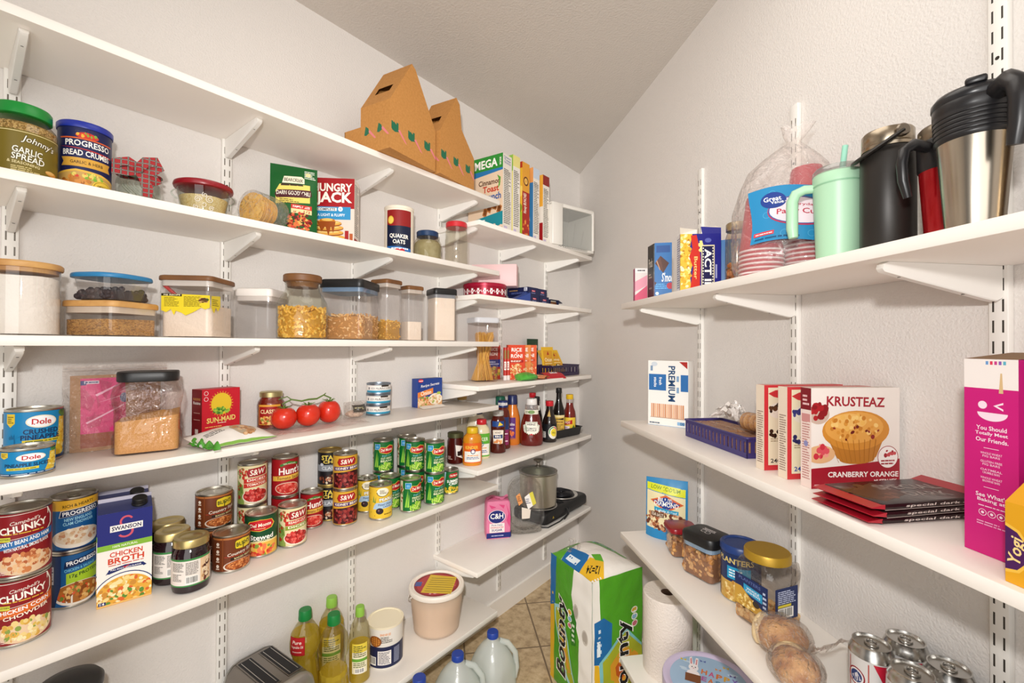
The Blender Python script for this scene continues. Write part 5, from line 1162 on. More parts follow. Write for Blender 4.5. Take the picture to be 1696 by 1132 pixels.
# ================================================================ cereal shelf
def cside(top, n=30, bg='#ece6dc', ink_='#5f5a54', tx=None, tcol='#2a5aa0'):
    a = Art(.065/.34); a.R(0, 0, 1, 1, bg).R(0, .86, 1, 1, top).R(.1, .74, .9, .80, '#d8d2c8').D(.12, .12, .88, .82, n, ink_, 5).R(.12, .03, .5, .09, '#c8bcd8')
    if tx:
        for k, s_ in enumerate(tx): a.T(s_, .5, .965-.035*k, .74, .026, tcol, .04)
    return a
a = Art(.245/.335); a.R(0, 0, 1, 1, '#e8cdb0').R(0, .82, 1, 1, '#2f8f34').P([(0, .74), (0, .82), (1, .82), (1, .79)], '#2a78b4').T('MEGA', .52, .905, .66, .11, '#fdfbf2', .06).T('SIZE', .93, .905, .10, .045, '#fdfbf2', .05, 0, 90)
a.T('Cinnamon', .62, .665, .62, .07, '#5a3420', .05).T('Toast', .66, .575, .46, .085, '#c8442c', .06).T('Crunch', .68, .475, .54, .09, '#2a5aa0', .06).P([(.84, .74), (.94, .70), (.92, .60), (.86, .56), (.9, .66)], '#5aa03a')
for x, y, q in ((.62, .33, .09), (.78, .36, .10), (.9, .30, .08), (.5, .28, .08)): a.P([(x-q, y-.03), (x-.02, y+.07), (x+q, y+.03), (x+.03, y-.07)], '#b8743a').P([(x-q*.7, y-.02), (x-.01, y+.04), (x+q*.7, y+.02), (x+.02, y-.045)], '#7a4420')
a.P([(0, .02), (0, .19), (1, .27), (1, .10)], '#1f8a98').B(.7, .06, .3, .06, ['#d8b8a0', '#b88aa8', '#e8d0b8'], 40, .02, 3).P([(.3, .02), (.5, .02), (.62, .14), (.42, .16)], '#b8324a').D(.1, .17, .5, .2, 1, '#e8f4f4')
carton('cereal_box', 'largest cereal box, green top and blue lower stripe', 'box', L(.103, 1.520, 'F1'), radians(5), .19, .070, .345, '#e8cdb0', a, cside('#ece6dc', tx=('Cinnamon', 'Toast', 'CRUNCH')), group='cereal boxes')
def cfront(c1, c2):
    a = Art(.19/.3); a.R(0, 0, 1, 1, c1).R(0, .8, 1, 1, c2).E(.5, .3, .4, .2, '#f0e4c8').B(.5, .3, .34, .14, ['#d8a04a', '#e8c078', '#b87830'], 40, .04, 3); return a
for lb, y, w_, d_, h_, col, fr_, sd_ in (
        ('cereal box with pale yellow spine beside the largest box', 1.596, .19, .052, .364, '#e9e2a8', ('#e8e08a', '#8fc04a'), ('#e8dc8a', None)),
        ('cereal box with yellow and red fruit spine', 1.668, .19, .056, .356, '#e2a43a', ('#e8b43a', '#d8542c'), None),
        ('cereal box with blue top and white spine', 1.752, .19, .052, .356, '#e8e4de', ('#3a7ab0', '#e8a05a'), ('#c8d4e4', None)),
        ('last cereal box before the white bin, dark red top', 1.836, .19, .056, .346, '#ece4d8', ('#e8a83a', '#8f1c1c'), ('#8f2420', None))):
    fa = cfront(*fr_)
    if sd_: s2 = cside(sd_[0])
    else:
        s2 = Art(.055/.315); s2.R(0, 0, 1, 1, '#a8281c').R(0, .62, 1, 1, '#e2a034').ring(.5, .76, .34, .06, .3, '#5a2a14').ring(.5, .76, .2, .035, .5, '#e8c06a').T('Honey BUNCHES', .42, .47, .26, .5, '#fdf4e0', .03, .1, 90).B(.5, .12, .5, .12, ['#d8642c', '#e8a04a', '#b83a1c'], 26, .022, 4)
        fa = Art(.6); fa.R(0, 0, 1, 1, '#e8b83a').R(0, .92, 1, 1, '#b83a20').R(.6, 0, 1, .35, '#a8c034').E(.8, .62, .25, .09, '#f2d46a').E(.8, .4, .2, .08, '#8a9a2c')
    if 'last' in lb: fa = Art(.6); fa.R(0, 0, 1, 1, '#ece4d8').R(0, .55, 1, 1, '#e8a83a').R(0, 0, 1, .32, '#a01c20')
    # stands spine outwards, its wide face turned along the shelf
    carton('cereal_box', lb, 'box', L(.200-w_/2-.004, y, 'F1'), 0, w_, d_, h_, col, fa, s2, group='cereal boxes')
# white bin with clear door
P_ = L(.164, 2.031, 'F1'); t = thing('storage_bin', 'white plastic bin with clear window at the corner end of cereal shelf', 'bin', P_, RZL-radians(16))
w, d, h = .298, .195, .228; WP = mat('#e6e2da', .35, 0, 'white_plastic'); m = M()
m.box(-w/2, -w/2+.07, -d/2-.004, d/2, .014, h-.002, WP, .006); m.box(-w/2, w/2, -d/2, d/2, h-.02, h, WP, .006); m.box(w/2-.016, w/2, -d/2, d/2, .012, h-.012, WP, .004); m.box(-w/2, w/2, d/2-.006, d/2, .012, h-.01, WP); m.build('frame', t)
m = M(); m.box(-w/2+.066, w/2-.012, -d/2+.004, d/2-.008, .014, h-.022, clear('#e9eae8', .08, .6, .10, bump=(24, .4, .01), haze=.12), .004)
for k in range(3): m.tube([(-w/2+.08+.06*k, -d/2+.003, .03), (-w/2+.10+.06*k, -d/2+.003, .17-.03*k)], .0008, clear('#ffffff', .05, .6, .3), 5)
m.build('clear_drawer', t)
m = M(); m.box(-w/2+.004, w/2-.002, -d/2+.003, d/2-.004, .0002, .014, WP, .003)
for k in range(13): m.tube([(-w/2+.05+.0155*k+.006*cos(q), -d/2-.001, .008+.0045*sin(q)) for q in [2*pi*i/12 for i in range(12)]], .0012, mat('#8a8680', .4), 5, True)
m.build('vented_base', t)
# ================================================================ red tin shelf
P_ = L(.128, 1.462, 'F2'); t = thing('cookie_tin', 'round red tin with white flower border under the pink carton', 'tin', P_, face_cam(P_)); r = .093; h = .062
m = M(); m.lathe([(r-.002, 0), (r, .002), (r, h-.014)], mat('#a01230', .25, .3, 'red_tin'), 56, c1=False); a = Art(pi*r/.04)
for k in range(9):
    u = .06+.11*k; a.E(u, .5, .022, .26, '#f4e4e4')
    for q in range(6): a.E(u+.02*cos(q*1.05), .5+.24*sin(q*1.05), .009, .10, '#fdf6f4')
    a.E(u, .5, .009, .10, '#c83a58').E(u+.045, .55, .008, .09, '#fdf6f4').E(u+.062, .42, .006, .07, '#fdf6f4')
m.art(a, AW*r, .04, shift(fcyl(r+.0004, .006), AW*r), .008); m.build('body', t)
m = M(); m.lathe([(r, h-.016), (r+.002, h-.015), (r+.002, h-.003), (r-.001, h), (r-.008, h), (.001, h-.001)], mat('#b0183a', .25, .3, 'red_tin'), 56); m.build('lid', t)
P_ = L(.118, 1.545, 'F2', .0626); a = Art(.085/.09); a.R(.42, .28, .46, .82, '#d0a0a0')
carton('pink_carton', 'plain pale pink carton resting on the red tin', 'box', P_, RZL-radians(58), .20, .085, .096, '#e8c4c4', None, a)
# dark blue packets
P_ = L(.165, 1.624, 'F2'); a = Art(2); a.D(.1, .3, .6, .5, 2, '#6a8ad0')
m = M(); m.grid(lambda u, v: ((u-.5)*.13, (v-.5)*.09, .002+.052*u*(1-.25*v)*(.55+.45*sin(pi*min(1, v+.25)))), 10, 8, mat('#2a4a9c', .35, 0, 'blue_foil'))
m.grid(lambda u, v: ((.5-u)*.13, (v-.5)*.09, .0005), 10, 8, mat('#2a4a9c', .35, 0, 'blue_foil'))
m.add([(-.065, -.045, .0005), (.065, -.045, .0005), (.065, -.045, .0005+.045), (-.065, -.045, .002)], [(0, 1, 2, 3)], mat('#2a4a9c', .35, 0, 'blue_foil'), False)
tag(m.build('blue_packet', loc=P_, rz=RZL), 'bright blue folded packet beside the red tin', 'packet')
def pud():
    a = Art(2); a.R(0, 0, 1, 1, '#18204a').R(.35, .45, .70, .65, '#c83a50').T('Dark', .52, .55, .24, .12, '#fdf0f0', .03).D(.3, .2, .7, .35, 1, '#8a94c8'); return a
def puf():
    a = Art(4); a.R(0, 0, 1, 1, '#18204a').D(.1, .5, .5, .75, 1, '#b0884a', 2).R(.8, .5, .95, .95, '#d8dce8').D(.82, .55, .93, .9, 3, '#303a5a').D(.2, .15, .9, .4, 2, '#5a6aa8', 3); return a
for k, (lb, x, y, z) in enumerate((('navy dessert box at the tin side, lower layer', .168, 1.722, 0), ('navy dessert box at the tin side, upper layer', .165, 1.718, 1), ('navy dessert box at the corner side, lower layer', .168, 1.806, 0), ('navy dessert box at the corner side, upper layer', .160, 1.800, 1))):
    carton('dessert_box', lb, 'box', L(x-.022, y, 'F2', .0365*z), 0, .125, .080, .036, '#18204a', puf(), pud(), group='navy dessert boxes')
P_ = L(.150, 1.905, 'F2'); t = thing('dessert_box', 'small navy box with torn open flap, last in the row', 'box', P_, RZL)
m = M(); w, d, h = .075, .11, .030
for x0, x1, y0, y1, z0, z1 in ((-w/2, w/2, -d/2, d/2, 0, .001), (-w/2, w/2, -d/2, d/2, h-.001, h), (-w/2, w/2, d/2-.001, d/2, 0, h), (-w/2, -w/2+.001, -d/2, d/2, 0, h), (w/2-.001, w/2, -d/2, d/2, 0, h)): m.box(x0, x1, y0, y1, z0, z1, mat('#1a2040', .5, 0, 'card'))
m.build('box_shell', t); m = M(); m.box(-w/2+.004, w/2-.004, -d/2+.01, d/2-.006, .0015, .02, mat('#7a4a24', .5), .002); m.box(-w/2+.006, w/2-.02, -d/2+.004, d/2-.02, .0205, .024, mat('#e0d8c8', .5)); m.build('contents', t)
m = M(); T = Matrix.Translation((w/2, 0, h)) @ Matrix.Rotation(radians(18), 4, 'Y'); m.box(0, .04, -d/2, d/2, -.0005, .0005, mat('#3a3f58', .5, 0, 'card'), tf=T); m.build('open_flap', t)

# ================================================================ spaghetti and rice shelf
P_ = L(.085, 1.500, 'F3'); t = thing('pasta_canister', 'tall clear canister of spaghetti with white lid', 'canister', P_, RZL-radians(24)); w = .112
m = M(); m.rloft([(w-.010, w-.010, 0), (w-.003, w-.003, .004), (w, w, .262)], clear('#faf8f8', .04, .6, .06), .016, 6, c1=False); m.build('body', t)
m = M(); m.rloft([(w+.002, w+.002, .258), (w+.008, w+.008, .262), (w+.008, w+.008, .276), (w+.004, w+.004, .281)], mat('#dcdde2', .4, 0, 'white_plastic'), .02, 6); m.build('lid', t)
m = M(); g = random.Random(8); SP = [mat('#e0a530', .5), mat('#ecb844', .5), mat('#cf9226', .5)]
for k in range(190):
    a_, b_ = g.uniform(-1, 1), g.uniform(-.042, .042)
    s_ = g.random() < .5; x0 = g.uniform(-.047, -.006) if s_ else g.uniform(-.012, .042); x1 = (.034+.3*(x0+.026)) if s_ else (-.012+.45*(x0-.015))
    hh = .212+g.uniform(-.012, .008)
    m.tube([(x0, b_*.7, .004), ((x0+x1)/2+.002*a_, b_*.5, hh/2), (x1, b_*.8, hh)], .0013, g.choice(SP), 5)
m.build('spaghetti', t)['kind'] = 'stuff'
def rice(c1, c2, sub):
    a = Art(.085/.16); a.R(0, 0, 1, 1, c1).T('RICE', .5, .86, .62, .11, '#fdf6ee', .05).T('&', .5, .775, .12, .05, '#fdf6ee', .04).T('RONI', .5, .68, .68, .11, '#fdf6ee', .05).R(.0, .49, .9, .57, c2).T(sub, .46, .53, .6, .045, '#fdf0e0', .03).B(.5, .22, .5, .24, ['#f0cc94', '#e2b070', '#f6dcb0', '#d89a58', '#c87a40'], 90, .03, 5); return a
for k, (lb, x, y, c1, c2, sb) in enumerate((('orange rice mix box nearest the long shelves, in front of the others', .158, 1.672, '#d8492c', '#a8201c', 'BEEF'), ('pale orange rice mix box in the middle of three', .134, 1.752, '#e08a4a', '#d86a3a', 'CHICKEN'), ('coral rice mix box closest to the basket of packets', .108, 1.838, '#e0643c', '#c84a2c', 'SPANISH'))):
    carton('rice_box', lb, 'box', L(x-.02, y, 'F3'), RZL-radians(36), .082, .036, .162, c1, rice(c1, c2, sb), None, None, group='rice mix boxes')
a = Art(.5); a.R(0, 0, 1, 1, '#a8342c').T('RICE', .5, .88, .6, .09, '#fdf0e4', .05).T('RONI', .5, .74, .6, .1, '#fdf0e4', .05).R(0, .36, 1, .58, '#2a3a84').D(.1, .42, .9, .54, 2, '#c8d0f0').B(.5, .18, .5, .18, ['#d8b04a', '#c89030', '#e8cc78', '#8a9a3a'], 40, .05, 3)
carton('rice_box', 'red and blue rice box seen through the spaghetti canister', 'box', L(.046, 1.605, 'F3'), RZL-radians(15), .075, .036, .160, '#a8342c', a, group='rice mix boxes')
P_ = L(.095, 1.748, 'F3')
for k, (lb, y, c) in enumerate((('red spice stick packet standing beside the rice boxes', 1.604, '#b8241c'), ('second red spice stick packet, nearer the orange rice box', 1.626, '#c83020'))):
    t = thing('spice_tube', lb, 'spice tube', L(.130, y, 'F3'), face_cam(L(.130, y, 'F3')), 'red spice tubes'); m = M(); m.lathe([(.009, .020), (.009, .150)], mat(c, .35), 20, c0=False); a = Art(.5); a.R(.3, .6, .7, .9, '#8a6a2a').R(.3, .2, .7, .5, '#fdf0e4').D(.35, .24, .65, .46, 3, '#8a2a20'); m.art(a, AW*.009, .13, shift(fcyl(.0092, .02), AW*.009), .003); m.build('body', t)
    m = M(); m.lathe([(.0095, 0), (.0095, .021), (.0085, .0215)], mat('#e9dedc', .4), 20); m.build('cap', t)
pouch('green_pouch', 'dark green packet standing behind the coral rice box', 'packet', L(.030, 1.960, 'F3'), RZL, .10, .195, .02, '#0f3a20', Art(.5).R(.7, .75, .9, .82, '#c8d8c0'), .001, 5)
# small sachets lying in front
def sachet(name, lb, loc, rz, w, h, col, a, bend, seed, grp=None, lift=.0006, cat='packet'):
    def f(x, y, l):
        u, v = 2*x/w, 2*y/h-1
        return (x, y-h/2, lift+bend(u, v)+.004*max(0, 1-u*u)*max(0, 1-v*v)+.0018*noise.noise(Vector((x*60, y*60, seed)))*max(0, 1-u*u)*max(0, 1-v*v)+l)
    m = M(); mt = mat(col, .35, 0, 'sachet'); m.grid(lambda u, v: f((u-.5)*w, v*h, 0.0004), 14, 16, mt); m.grid(lambda u, v: f((.5-u)*w, v*h, -.0004), 14, 16, mt)
    if a: m.art(a, w, h, shift(f, w), .008, .008, eps=4e-5, l0=7e-4)
    return tag(m.build(name, loc=loc, rz=rz), lb, cat, grp)
m = M()
pouch_l = lambda: 0
def roll(u, v): return (.030*(u-.5)*2, .0, 0)
P_ = L(.210, 1.660, 'F3'); m = M(); GLF = mat('#3f9a34', .35, 0, 'green_foil', var=(30, '#5fb848'))
m.loft([[(x*.055*s_, -.045+.09*q, max(.0005, .019*s_+z*.019*s_)) for x, z in circ(1, 20)] for q, s_ in ((0, .35), (.15, .8), (.5, 1), (.85, .85), (1, .4))], GLF)
tag(m.build('green_packet', loc=P_, rz=RZL+radians(80)), 'rolled bright green packet lying at the shelf edge', 'packet')
a = Art(.75); a.R(0, 0, 1, 1, '#d88a5a').R(0, .6, 1, 1, '#c8452c').B(.5, .3, .45, .25, ['#e8b88a', '#c86a3a', '#8a9a3a'], 30, .06, 3)
sachet('seasoning_packet', 'orange and tan seasoning packet lying flat in front of the rice boxes', L(.198, 1.755, 'F3'), RZL+.3, .09, .11, '#d88a5a', a, lambda u, v: .010*(1-u*u)+.006, 2, 'seasoning packets')
a = Art(.75); a.R(0, 0, 1, 1, '#b8202c').R(.35, .4, .75, .62, '#fdf4f0').T('CP', .55, .51, .3, .14, '#2a2a6a', .04)
sachet('seasoning_packet', 'red seasoning packet with white logo leaning on the purple basket', L(.208, 1.880, 'F3'), RZL-.2, .13, .07, '#b8202c', a, lambda u, v: .012*(1-v*v)+.008+.012*v, 4, 'seasoning packets')
# purple basket of yellow packets
def basket(nm, lb, loc, rz, w, d, h, col, nh, group=None):
    t = thing(nm, lb, 'basket', loc, rz, group); m = M(); mt = mat(col, .4, 0, 'basket_plastic'); th = .0022
    m.box(-w/2+.004, w/2-.004, -d/2+.004, d/2-.004, 0, th, mt)
    for ax, wd, off in ((0, w, d/2), (0, w, -d/2), (1, d, w/2), (1, d, -w/2)):
        n = max(3, int(nh*wd/w)); cell = wd/n
        def put(a0, a1, z0, z1):
            o_ = off-(th/2 if off > 0 else -th/2)
            if ax == 0: m.box(a0, a1, o_-th/2, o_+th/2, z0, z1, mt)
            else: m.box(o_-th/2, o_+th/2, a0, a1, z0, z1, mt)
        put(-wd/2, wd/2, 0, h*.25); put(-wd/2, wd/2, h*.78, h)
        for k in range(n+1):
            c_ = -wd/2+k*cell; put(max(-wd/2, c_-cell*.28), min(wd/2, c_+cell*.28), h*.25, h*.78)
    m.build('body', t)
    m = M(); P4 = rrect(w+.010, d+.010, .010, 4); Pi = rrect(w-.002, d-.002, .008, 4)
    n = len(P4); V = [(x, y, z) for z in (h-.003, h+.001) for P in (P4, Pi) for x, y in P]; F = []
    for i in range(n):
        k = (i+1) % n; F += [(2*n+i, 2*n+k, 3*n+k, 3*n+i), (k, i, n+i, n+k), (i, k, 2*n+k, 2*n+i), (n+k, n+i, 3*n+i, 3*n+k)]
    m.add(V, F, mt, False); m.build('rim', t)
    return t
basket('plastic_basket', 'dark purple slotted basket holding yellow soup packets', L(.122, 2.052, 'F3'), RZL, .265, .13, .056, '#2c2142', 15)
def yel(t1):
    a = Art(.75); a.R(0, 0, 1, 1, '#e3b52a').R(.12, .12, .88, .88, '#d89a24').P([(.4, .72), (.6, .72), (.5, .86)], '#a82a1c').T(t1, .5, .55, .6, .14, '#f7ecc0', .03).R(.2, .40, .8, .43, '#f0d890').E(.5, .25, .26, .12, '#4a4a24').B(.5, .25, .2, .08, ['#e8d8a8', '#8a9a3a', '#c88a3a'], 16, .05, 3); return a
pouch('soup_packet', 'yellow packet standing upright at the rice box end of the basket', 'packet', L(.130, 1.970, 'F3', .004), RZL-radians(4), .100, .148, .010, '#e3b52a', yel('Onion'), .001, 3, .10, 'yellow soup packets')
for k, (lb, y, tl, rr) in enumerate((('yellow packet leaning in the middle of the basket', 2.055, .42, .25), ('yellow packet leaning at the corner end of the basket', 2.142, .55, -.3))):
    o = pouch('soup_packet', lb, 'packet', L(.095, y, 'F3', .014), RZL+rr*.6, .090, .120, .010, '#e3b52a', yel('Spring' if k == 0 else 'Soup'), .001, 6+k, .60, 'yellow soup packets')

# ================================================================ sauce shelf
def bottle(nm, lb, p, rz, parts, sx=1.0, sy=1.0, group=None):
    """parts: (part name, profile [(r, z)], material) lathed one on another"""
    t = thing(nm, lb, 'bottle' if 'jar' not in nm else 'jar', p, rz, group)
    for pn, pf, mt in parts:
        m = M(); cap = pn in ('cap', 'lid'); k = 1
        m.lathe(pf, mt, 36, sx=1 if cap else sx, sy=1 if cap else sy, c0=True, c1=True); m.build(pn, t)
    return t
def stick(t, a, r, z0, hh, arc, sx=1.0, sy=1.0, rot=0.0, nm='label'):
    m = M(); w = r*arc; m.art(a, w, hh, lambda x, y, l: ((r+.0005+l)*sx*sin((x-w/2)/r+rot), -(r+.0005+l)*sy*cos((x-w/2)/r+rot), z0+y), r*.14); m.build(nm, t)
P_ = L(.092, 1.325, 'F4'); t = bottle('condiment_jar', 'dark red jar with olive lid at the long shelf end', P_, face_cam(P_), [('body', [(.030, 0), (.034, .004), (.034, .092), (.030, .104), (.030, .108)], mat('#4a120e', .15, 0, 'dark_sauce')), ('lid', [(.031, .106), (.033, .107), (.033, .124), (.030, .126)], mat('#5a5a3a', .4, .5, 'olive_lid'))])
a = Art(1.2); a.P([(.5, .9), (.9, .8), (.7, .5), (.95, .1), (.55, .3)], '#efe8e0').R(.6, .3, .8, .55, '#2a1a18').D(.06, .1, .35, .3, 3, '#e4c8c0'); stick(t, a, .034, .012, .075, 2.4)
P_ = L(.166, 1.348, 'F4'); t = bottle('mustard_bottle', 'orange mustard bottle with yellow cap at the shelf edge', P_, face_cam(P_, 6), [('body', [(.036, 0), (.040, .004), (.040, .088), (.038, .094), (.040, .100), (.036, .116), (.024, .128), (.022, .130)], mat('#d88a1c', .2, 0, 'mustard', spec=.6)), ('cap', [(.0225, .129), (.024, .131), (.023, .150), (.020, .153)], mat('#e2b81c', .4))], .98, .72)
a = Art(1.3); a.R(0, 0, 1, 1, '#e0641c').R(.08, .05, .92, .58, '#f4eee4').T('KINDER', .44, .78, .60, .16, '#f2d04a', .03).ring(.5, .58, .11, .13, .3, '#2a4a7a').E(.5, .58, .06, .07, '#e8eef4').D(.25, .34, .75, .42, 1, '#e08a3a').D(.2, .18, .8, .32, 2, '#3a5a9a', 4); stick(t, a, .040, .012, .080, 2.3, .98, .72)
P_ = L(.120, 1.455, 'F4'); t = bottle('dressing_bottle', 'cream bottle with green label and red cap', P_, face_cam(P_, 4), [('body', [(.034, 0), (.038, .004), (.038, .108), (.034, .128), (.022, .142), (.020, .146)], mat('#e4d8b0', .25, 0, 'dressing')), ('cap', [(.021, .145), (.0225, .147), (.0215, .164), (.019, .167)], mat('#c8202a', .35))], .98, .75)
a = Art(1); a.R(0, 0, 1, 1, '#5fae34').R(.05, .06, .95, .55, '#f2ede2').T('BAKER', .5, .76, .7, .16, '#eef6dc', .03).ring(.5, .54, .10, .09, .3, '#3a6aa0').D(.25, .34, .75, .42, 1, '#e0a04a').D(.2, .16, .8, .3, 2, '#4a6aa8', 4); stick(t, a, .038, .010, .098, 2.3, .98, .75)
P_ = L(.048, 1.500, 'F4'); t = bottle('dressing_bottle', 'cream bottle with navy cap behind the green labelled one', P_, face_cam(P_), [('body', [(.038, 0), (.043, .004), (.043, .12), (.036, .16), (.026, .176), (.025, .180)], mat('#eadfc6', .25, 0, 'dressing')), ('cap', [(.0265, .178), (.028, .18), (.027, .206), (.024, .209)], mat('#1c2350', .35))], 1, .8)
a = Art(1); a.E(.5, .5, .45, .4, '#2a5a9a').E(.5, .5, .38, .33, '#e8eef4').T('MAYO', .5, .5, .55, .2, '#22407a', .04); stick(t, a, .043, .03, .08, 1.8, 1, .8)
P_ = L(.114, 1.575, 'F4'); t = bottle('barbecue_bottle', 'brown barbecue sauce bottle with grey cap, standing in front', P_, face_cam(P_), [('body', [(.031, 0), (.035, .004), (.034, .03), (.030, .07), (.033, .11), (.034, .14), (.026, .163), (.022, .168)], mat('#4e150c', .15, 0, 'barbecue_sauce')), ('cap', [(.023, .167), (.025, .169), (.025, .186), (.022, .189)], mat('#b8b4ae', .4))], 1, .8)
a = Art(.95); a.P([(.0, .9), (.5, 1), (1, .9), (.9, .0), (.1, .0)], '#efe4d4').P([(.1, .62), (.9, .66), (.9, .44), (.1, .42)], '#22386a').T('HONEY', .5, .78, .5, .12, '#4a2a1c', .03).T('BBQ', .5, .53, .5, .13, '#fdf6ea', .04).B(.5, .2, .34, .15, ['#d8854a', '#c86a34', '#e8b078'], 18, .08, 3); stick(t, a, .032, .035, .075, 1.7, 1, .8); stick(t, Art(1).R(0, 0, 1, 1, '#22488a').P([(.5, .1), (.9, .3), (.6, .9)], '#e8c83a'), .0335, .120, .025, 1.8, 1, .8, 0, 'neck_label')
P_ = L(.078, 1.652, 'F4'); t = bottle('barbecue_bottle', 'taller brown sauce bottle with blue cap and yellow corner label behind', P_, face_cam(P_), [('body', [(.033, 0), (.037, .004), (.036, .04), (.033, .09), (.036, .14), (.030, .176), (.022, .192), (.021, .196)], mat('#5e1c10', .15, 0, 'barbecue_sauce')), ('cap', [(.023, .194), (.025, .196), (.0245, .222), (.022, .226)], mat('#1f2f6a', .35))], 1, .8)
a = Art(.6); a.R(0, 0, 1, 1, '#8a2a5a').R(0, .55, 1, 1, '#2a3a6a').P([(.3, .6), (.7, .7), (.6, 1), (.35, .95)], '#e8c83a').D(.1, .1, .9, .45, 4, '#f0d8e0'); stick(t, a, .036, .02, .13, 1.8, 1, .8)
t_ = Art(2).R(0, 0, 1, 1, '#f0ece6').T('JELLO', .5, .5, .7, .6, '#22306a', .04); stick(t, t_, .025, .205, .012, 2, 1, 1, 0, 'cap_print')
P_ = L(.033, 1.688, 'F4'); t = bottle('dressing_bottle', 'bottle with green cap peeking out behind the blue capped sauce', P_, face_cam(P_), [('body', [(.022, 0), (.025, .004), (.025, .15), (.022, .19), (.020, .196)], mat('#c8b45a', .2, 0, 'dressing')), ('cap', [(.021, .194), (.0235, .196), (.023, .236), (.02, .240)], mat('#0f5a44', .35))])
P_ = L(.060, 1.750, 'F4'); t = bottle('dressing_bottle', 'orange dressing bottle with navy cap and purple label', P_, face_cam(P_), [('body', [(.034, 0), (.038, .004), (.037, .08), (.037, .13), (.030, .165), (.021, .190), (.020, .198)], mat('#d87a2a', .2, 0, 'dressing')), ('cap', [(.0215, .196), (.024, .198), (.0235, .238), (.021, .242)], mat('#1f2a5c', .35))], 1, .85)
a = Art(.5); a.R(.0, .0, 1, 1, '#5a2a7a').T('Catalina', .5, .72, .8, .12, '#fdf4f0', .03, .1).B(.5, .3, .3, .14, ['#e87a3a', '#c83a2a'], 10, .06, 3).D(.2, .5, .8, .58, 1, '#d8c8e8'); stick(t, a, .037, .02, .115, 1.35, 1, .85, -.25)
# ketchup
P_ = L(.140, 1.800, 'F4'); KET = mat('#651510', .12, 0, 'ketchup', spec=.7); t = bottle('ketchup_bottle', 'large ketchup bottle with white cap in the middle of the sauces', P_, face_cam(P_), [('body', [(.050, 0), (.056, .006), (.058, .03), (.056, .07), (.050, .11), (.040, .145), (.032, .165), (.030, .172)], KET), ('neck', [(.0305, .172), (.032, .174), (.031, .196), (.029, .198)], clear('#e8d8d0', .05, .5, .1, haze=.2)), ('cap', [(.0265, .197), (.028, .199), (.0265, .224), (.024, .227)], mat('#efece8', .35))], 1, .72)
a = Art(.80); q = lambda k: [(.5+k*(x-.5), .5+k*(y-.5)) for x, y in ((.16, 1), (.84, 1), (.86, .86), (1, .80), (.88, .04), (.76, 0), (.24, 0), (.12, .04), (0, .80), (.14, .86))]
a.P(q(1), '#f2eee2').P(q(.93), '#3f6a34').P(q(.89), '#f2eee2').T('HEINZ', .5, .86, .48, .10, '#2a2a24', .04).T('TOMATO', .5, .65, .56, .09, '#2a2a24', .03).T('KETCHUP', .5, .54, .58, .09, '#2a2a24', .03).E(.5, .30, .09, .075, '#c8202a').P([(.3, .34), (.42, .30), (.32, .26)], '#4a8a34').P([(.7, .34), (.58, .30), (.68, .26)], '#4a8a34').D(.34, .12, .66, .17, 1, '#5a5a50')
stick(t, a, .0545, .026, .092, 1.62, 1, .74); stick(t, Art(2).R(0, 0, 1, 1, '#e8e4d0').E(.5, .5, .2, .4, '#7a9a5a').D(.1, .2, .4, .8, 2, '#5a6a4a'), .0335, .152, .022, 2.2, 1.1, .8, 0, 'neck_band')
P_ = L(.050, 1.935, 'F4'); t = bottle('sauce_bottle', 'slim dark bottle with red cap half hidden behind the ketchup', P_, face_cam(P_), [('body', [(.027, 0), (.030, .004), (.030, .11), (.022, .15), (.014, .19), (.013, .215)], mat('#2a1410', .12, 0, 'dark_sauce')), ('cap', [(.0165, .213), (.018, .215), (.0175, .236), (.015, .238)], mat('#c01c28', .35))]); stick(t, Art(1).R(0, 0, 1, 1, '#d8a03a').D(.1, .2, .9, .8, 3, '#6a2a14'), .030, .02, .06, 2)
P_ = L(.166, 1.922, 'F4'); t = bottle('soy_sauce_bottle', 'soy sauce bottle with red cap, black label and rainbow circle', P_, face_cam(P_), [('body', [(.034, 0), (.037, .004), (.037, .092), (.034, .108), (.022, .142), (.0175, .165), (.017, .182)], mat('#1a0f0c', .08, 0, 'soy_sauce', spec=.8)), ('cap', [(.019, .180), (.0205, .182), (.020, .204), (.018, .206)], mat('#c8202c', .35))])
a = Art(1.3); a.R(0, 0, 1, 1, '#17171a').E(.72, .45, .28, .42, '#e8e4d8').ring(.72, .45, .25, .38, .2, '#2a8a4a', 24, 90, 200).ring(.72, .45, .25, .38, .2, '#d8452c', 24, 20, 90).ring(.72, .45, .25, .38, .2, '#e8c03a', 24, -60, 20).E(.74, .45, .17, .26, '#e8d23a').D(.64, .38, .84, .52, 2, '#2a2a20').R(.12, .1, .3, .5, '#d8d4cc').D(.13, .12, .29, .48, 7, '#3a3a3a'); stick(t, a, .037, .016, .076, 2.6)
stick(t, Art(.6).P([(.1, 0), (.9, 0), (.6, .5), (.5, 1), (.3, .6)], '#c8a45a'), .026, .105, .06, 1.6, 1, 1, 0, 'neck_seal')
P_ = L(.100, 1.905, 'F4'); t = bottle('sauce_bottle', 'dark bottle with white neck label behind the soy sauce', P_, face_cam(P_), [('body', [(.024, 0), (.027, .004), (.027, .12), (.020, .155), (.0115, .185), (.011, .205)], mat('#17110f', .1, 0, 'dark_sauce')), ('cap', [(.0135, .203), (.0145, .205), (.0143, .222), (.012, .224)], mat('#1a1a1c', .35))]); stick(t, Art(1).R(0, 0, 1, 1, '#e4e0d6').D(.2, .2, .8, .8, 2, '#3a3a3a'), .0205, .152, .028, 1.6, .95, .95)
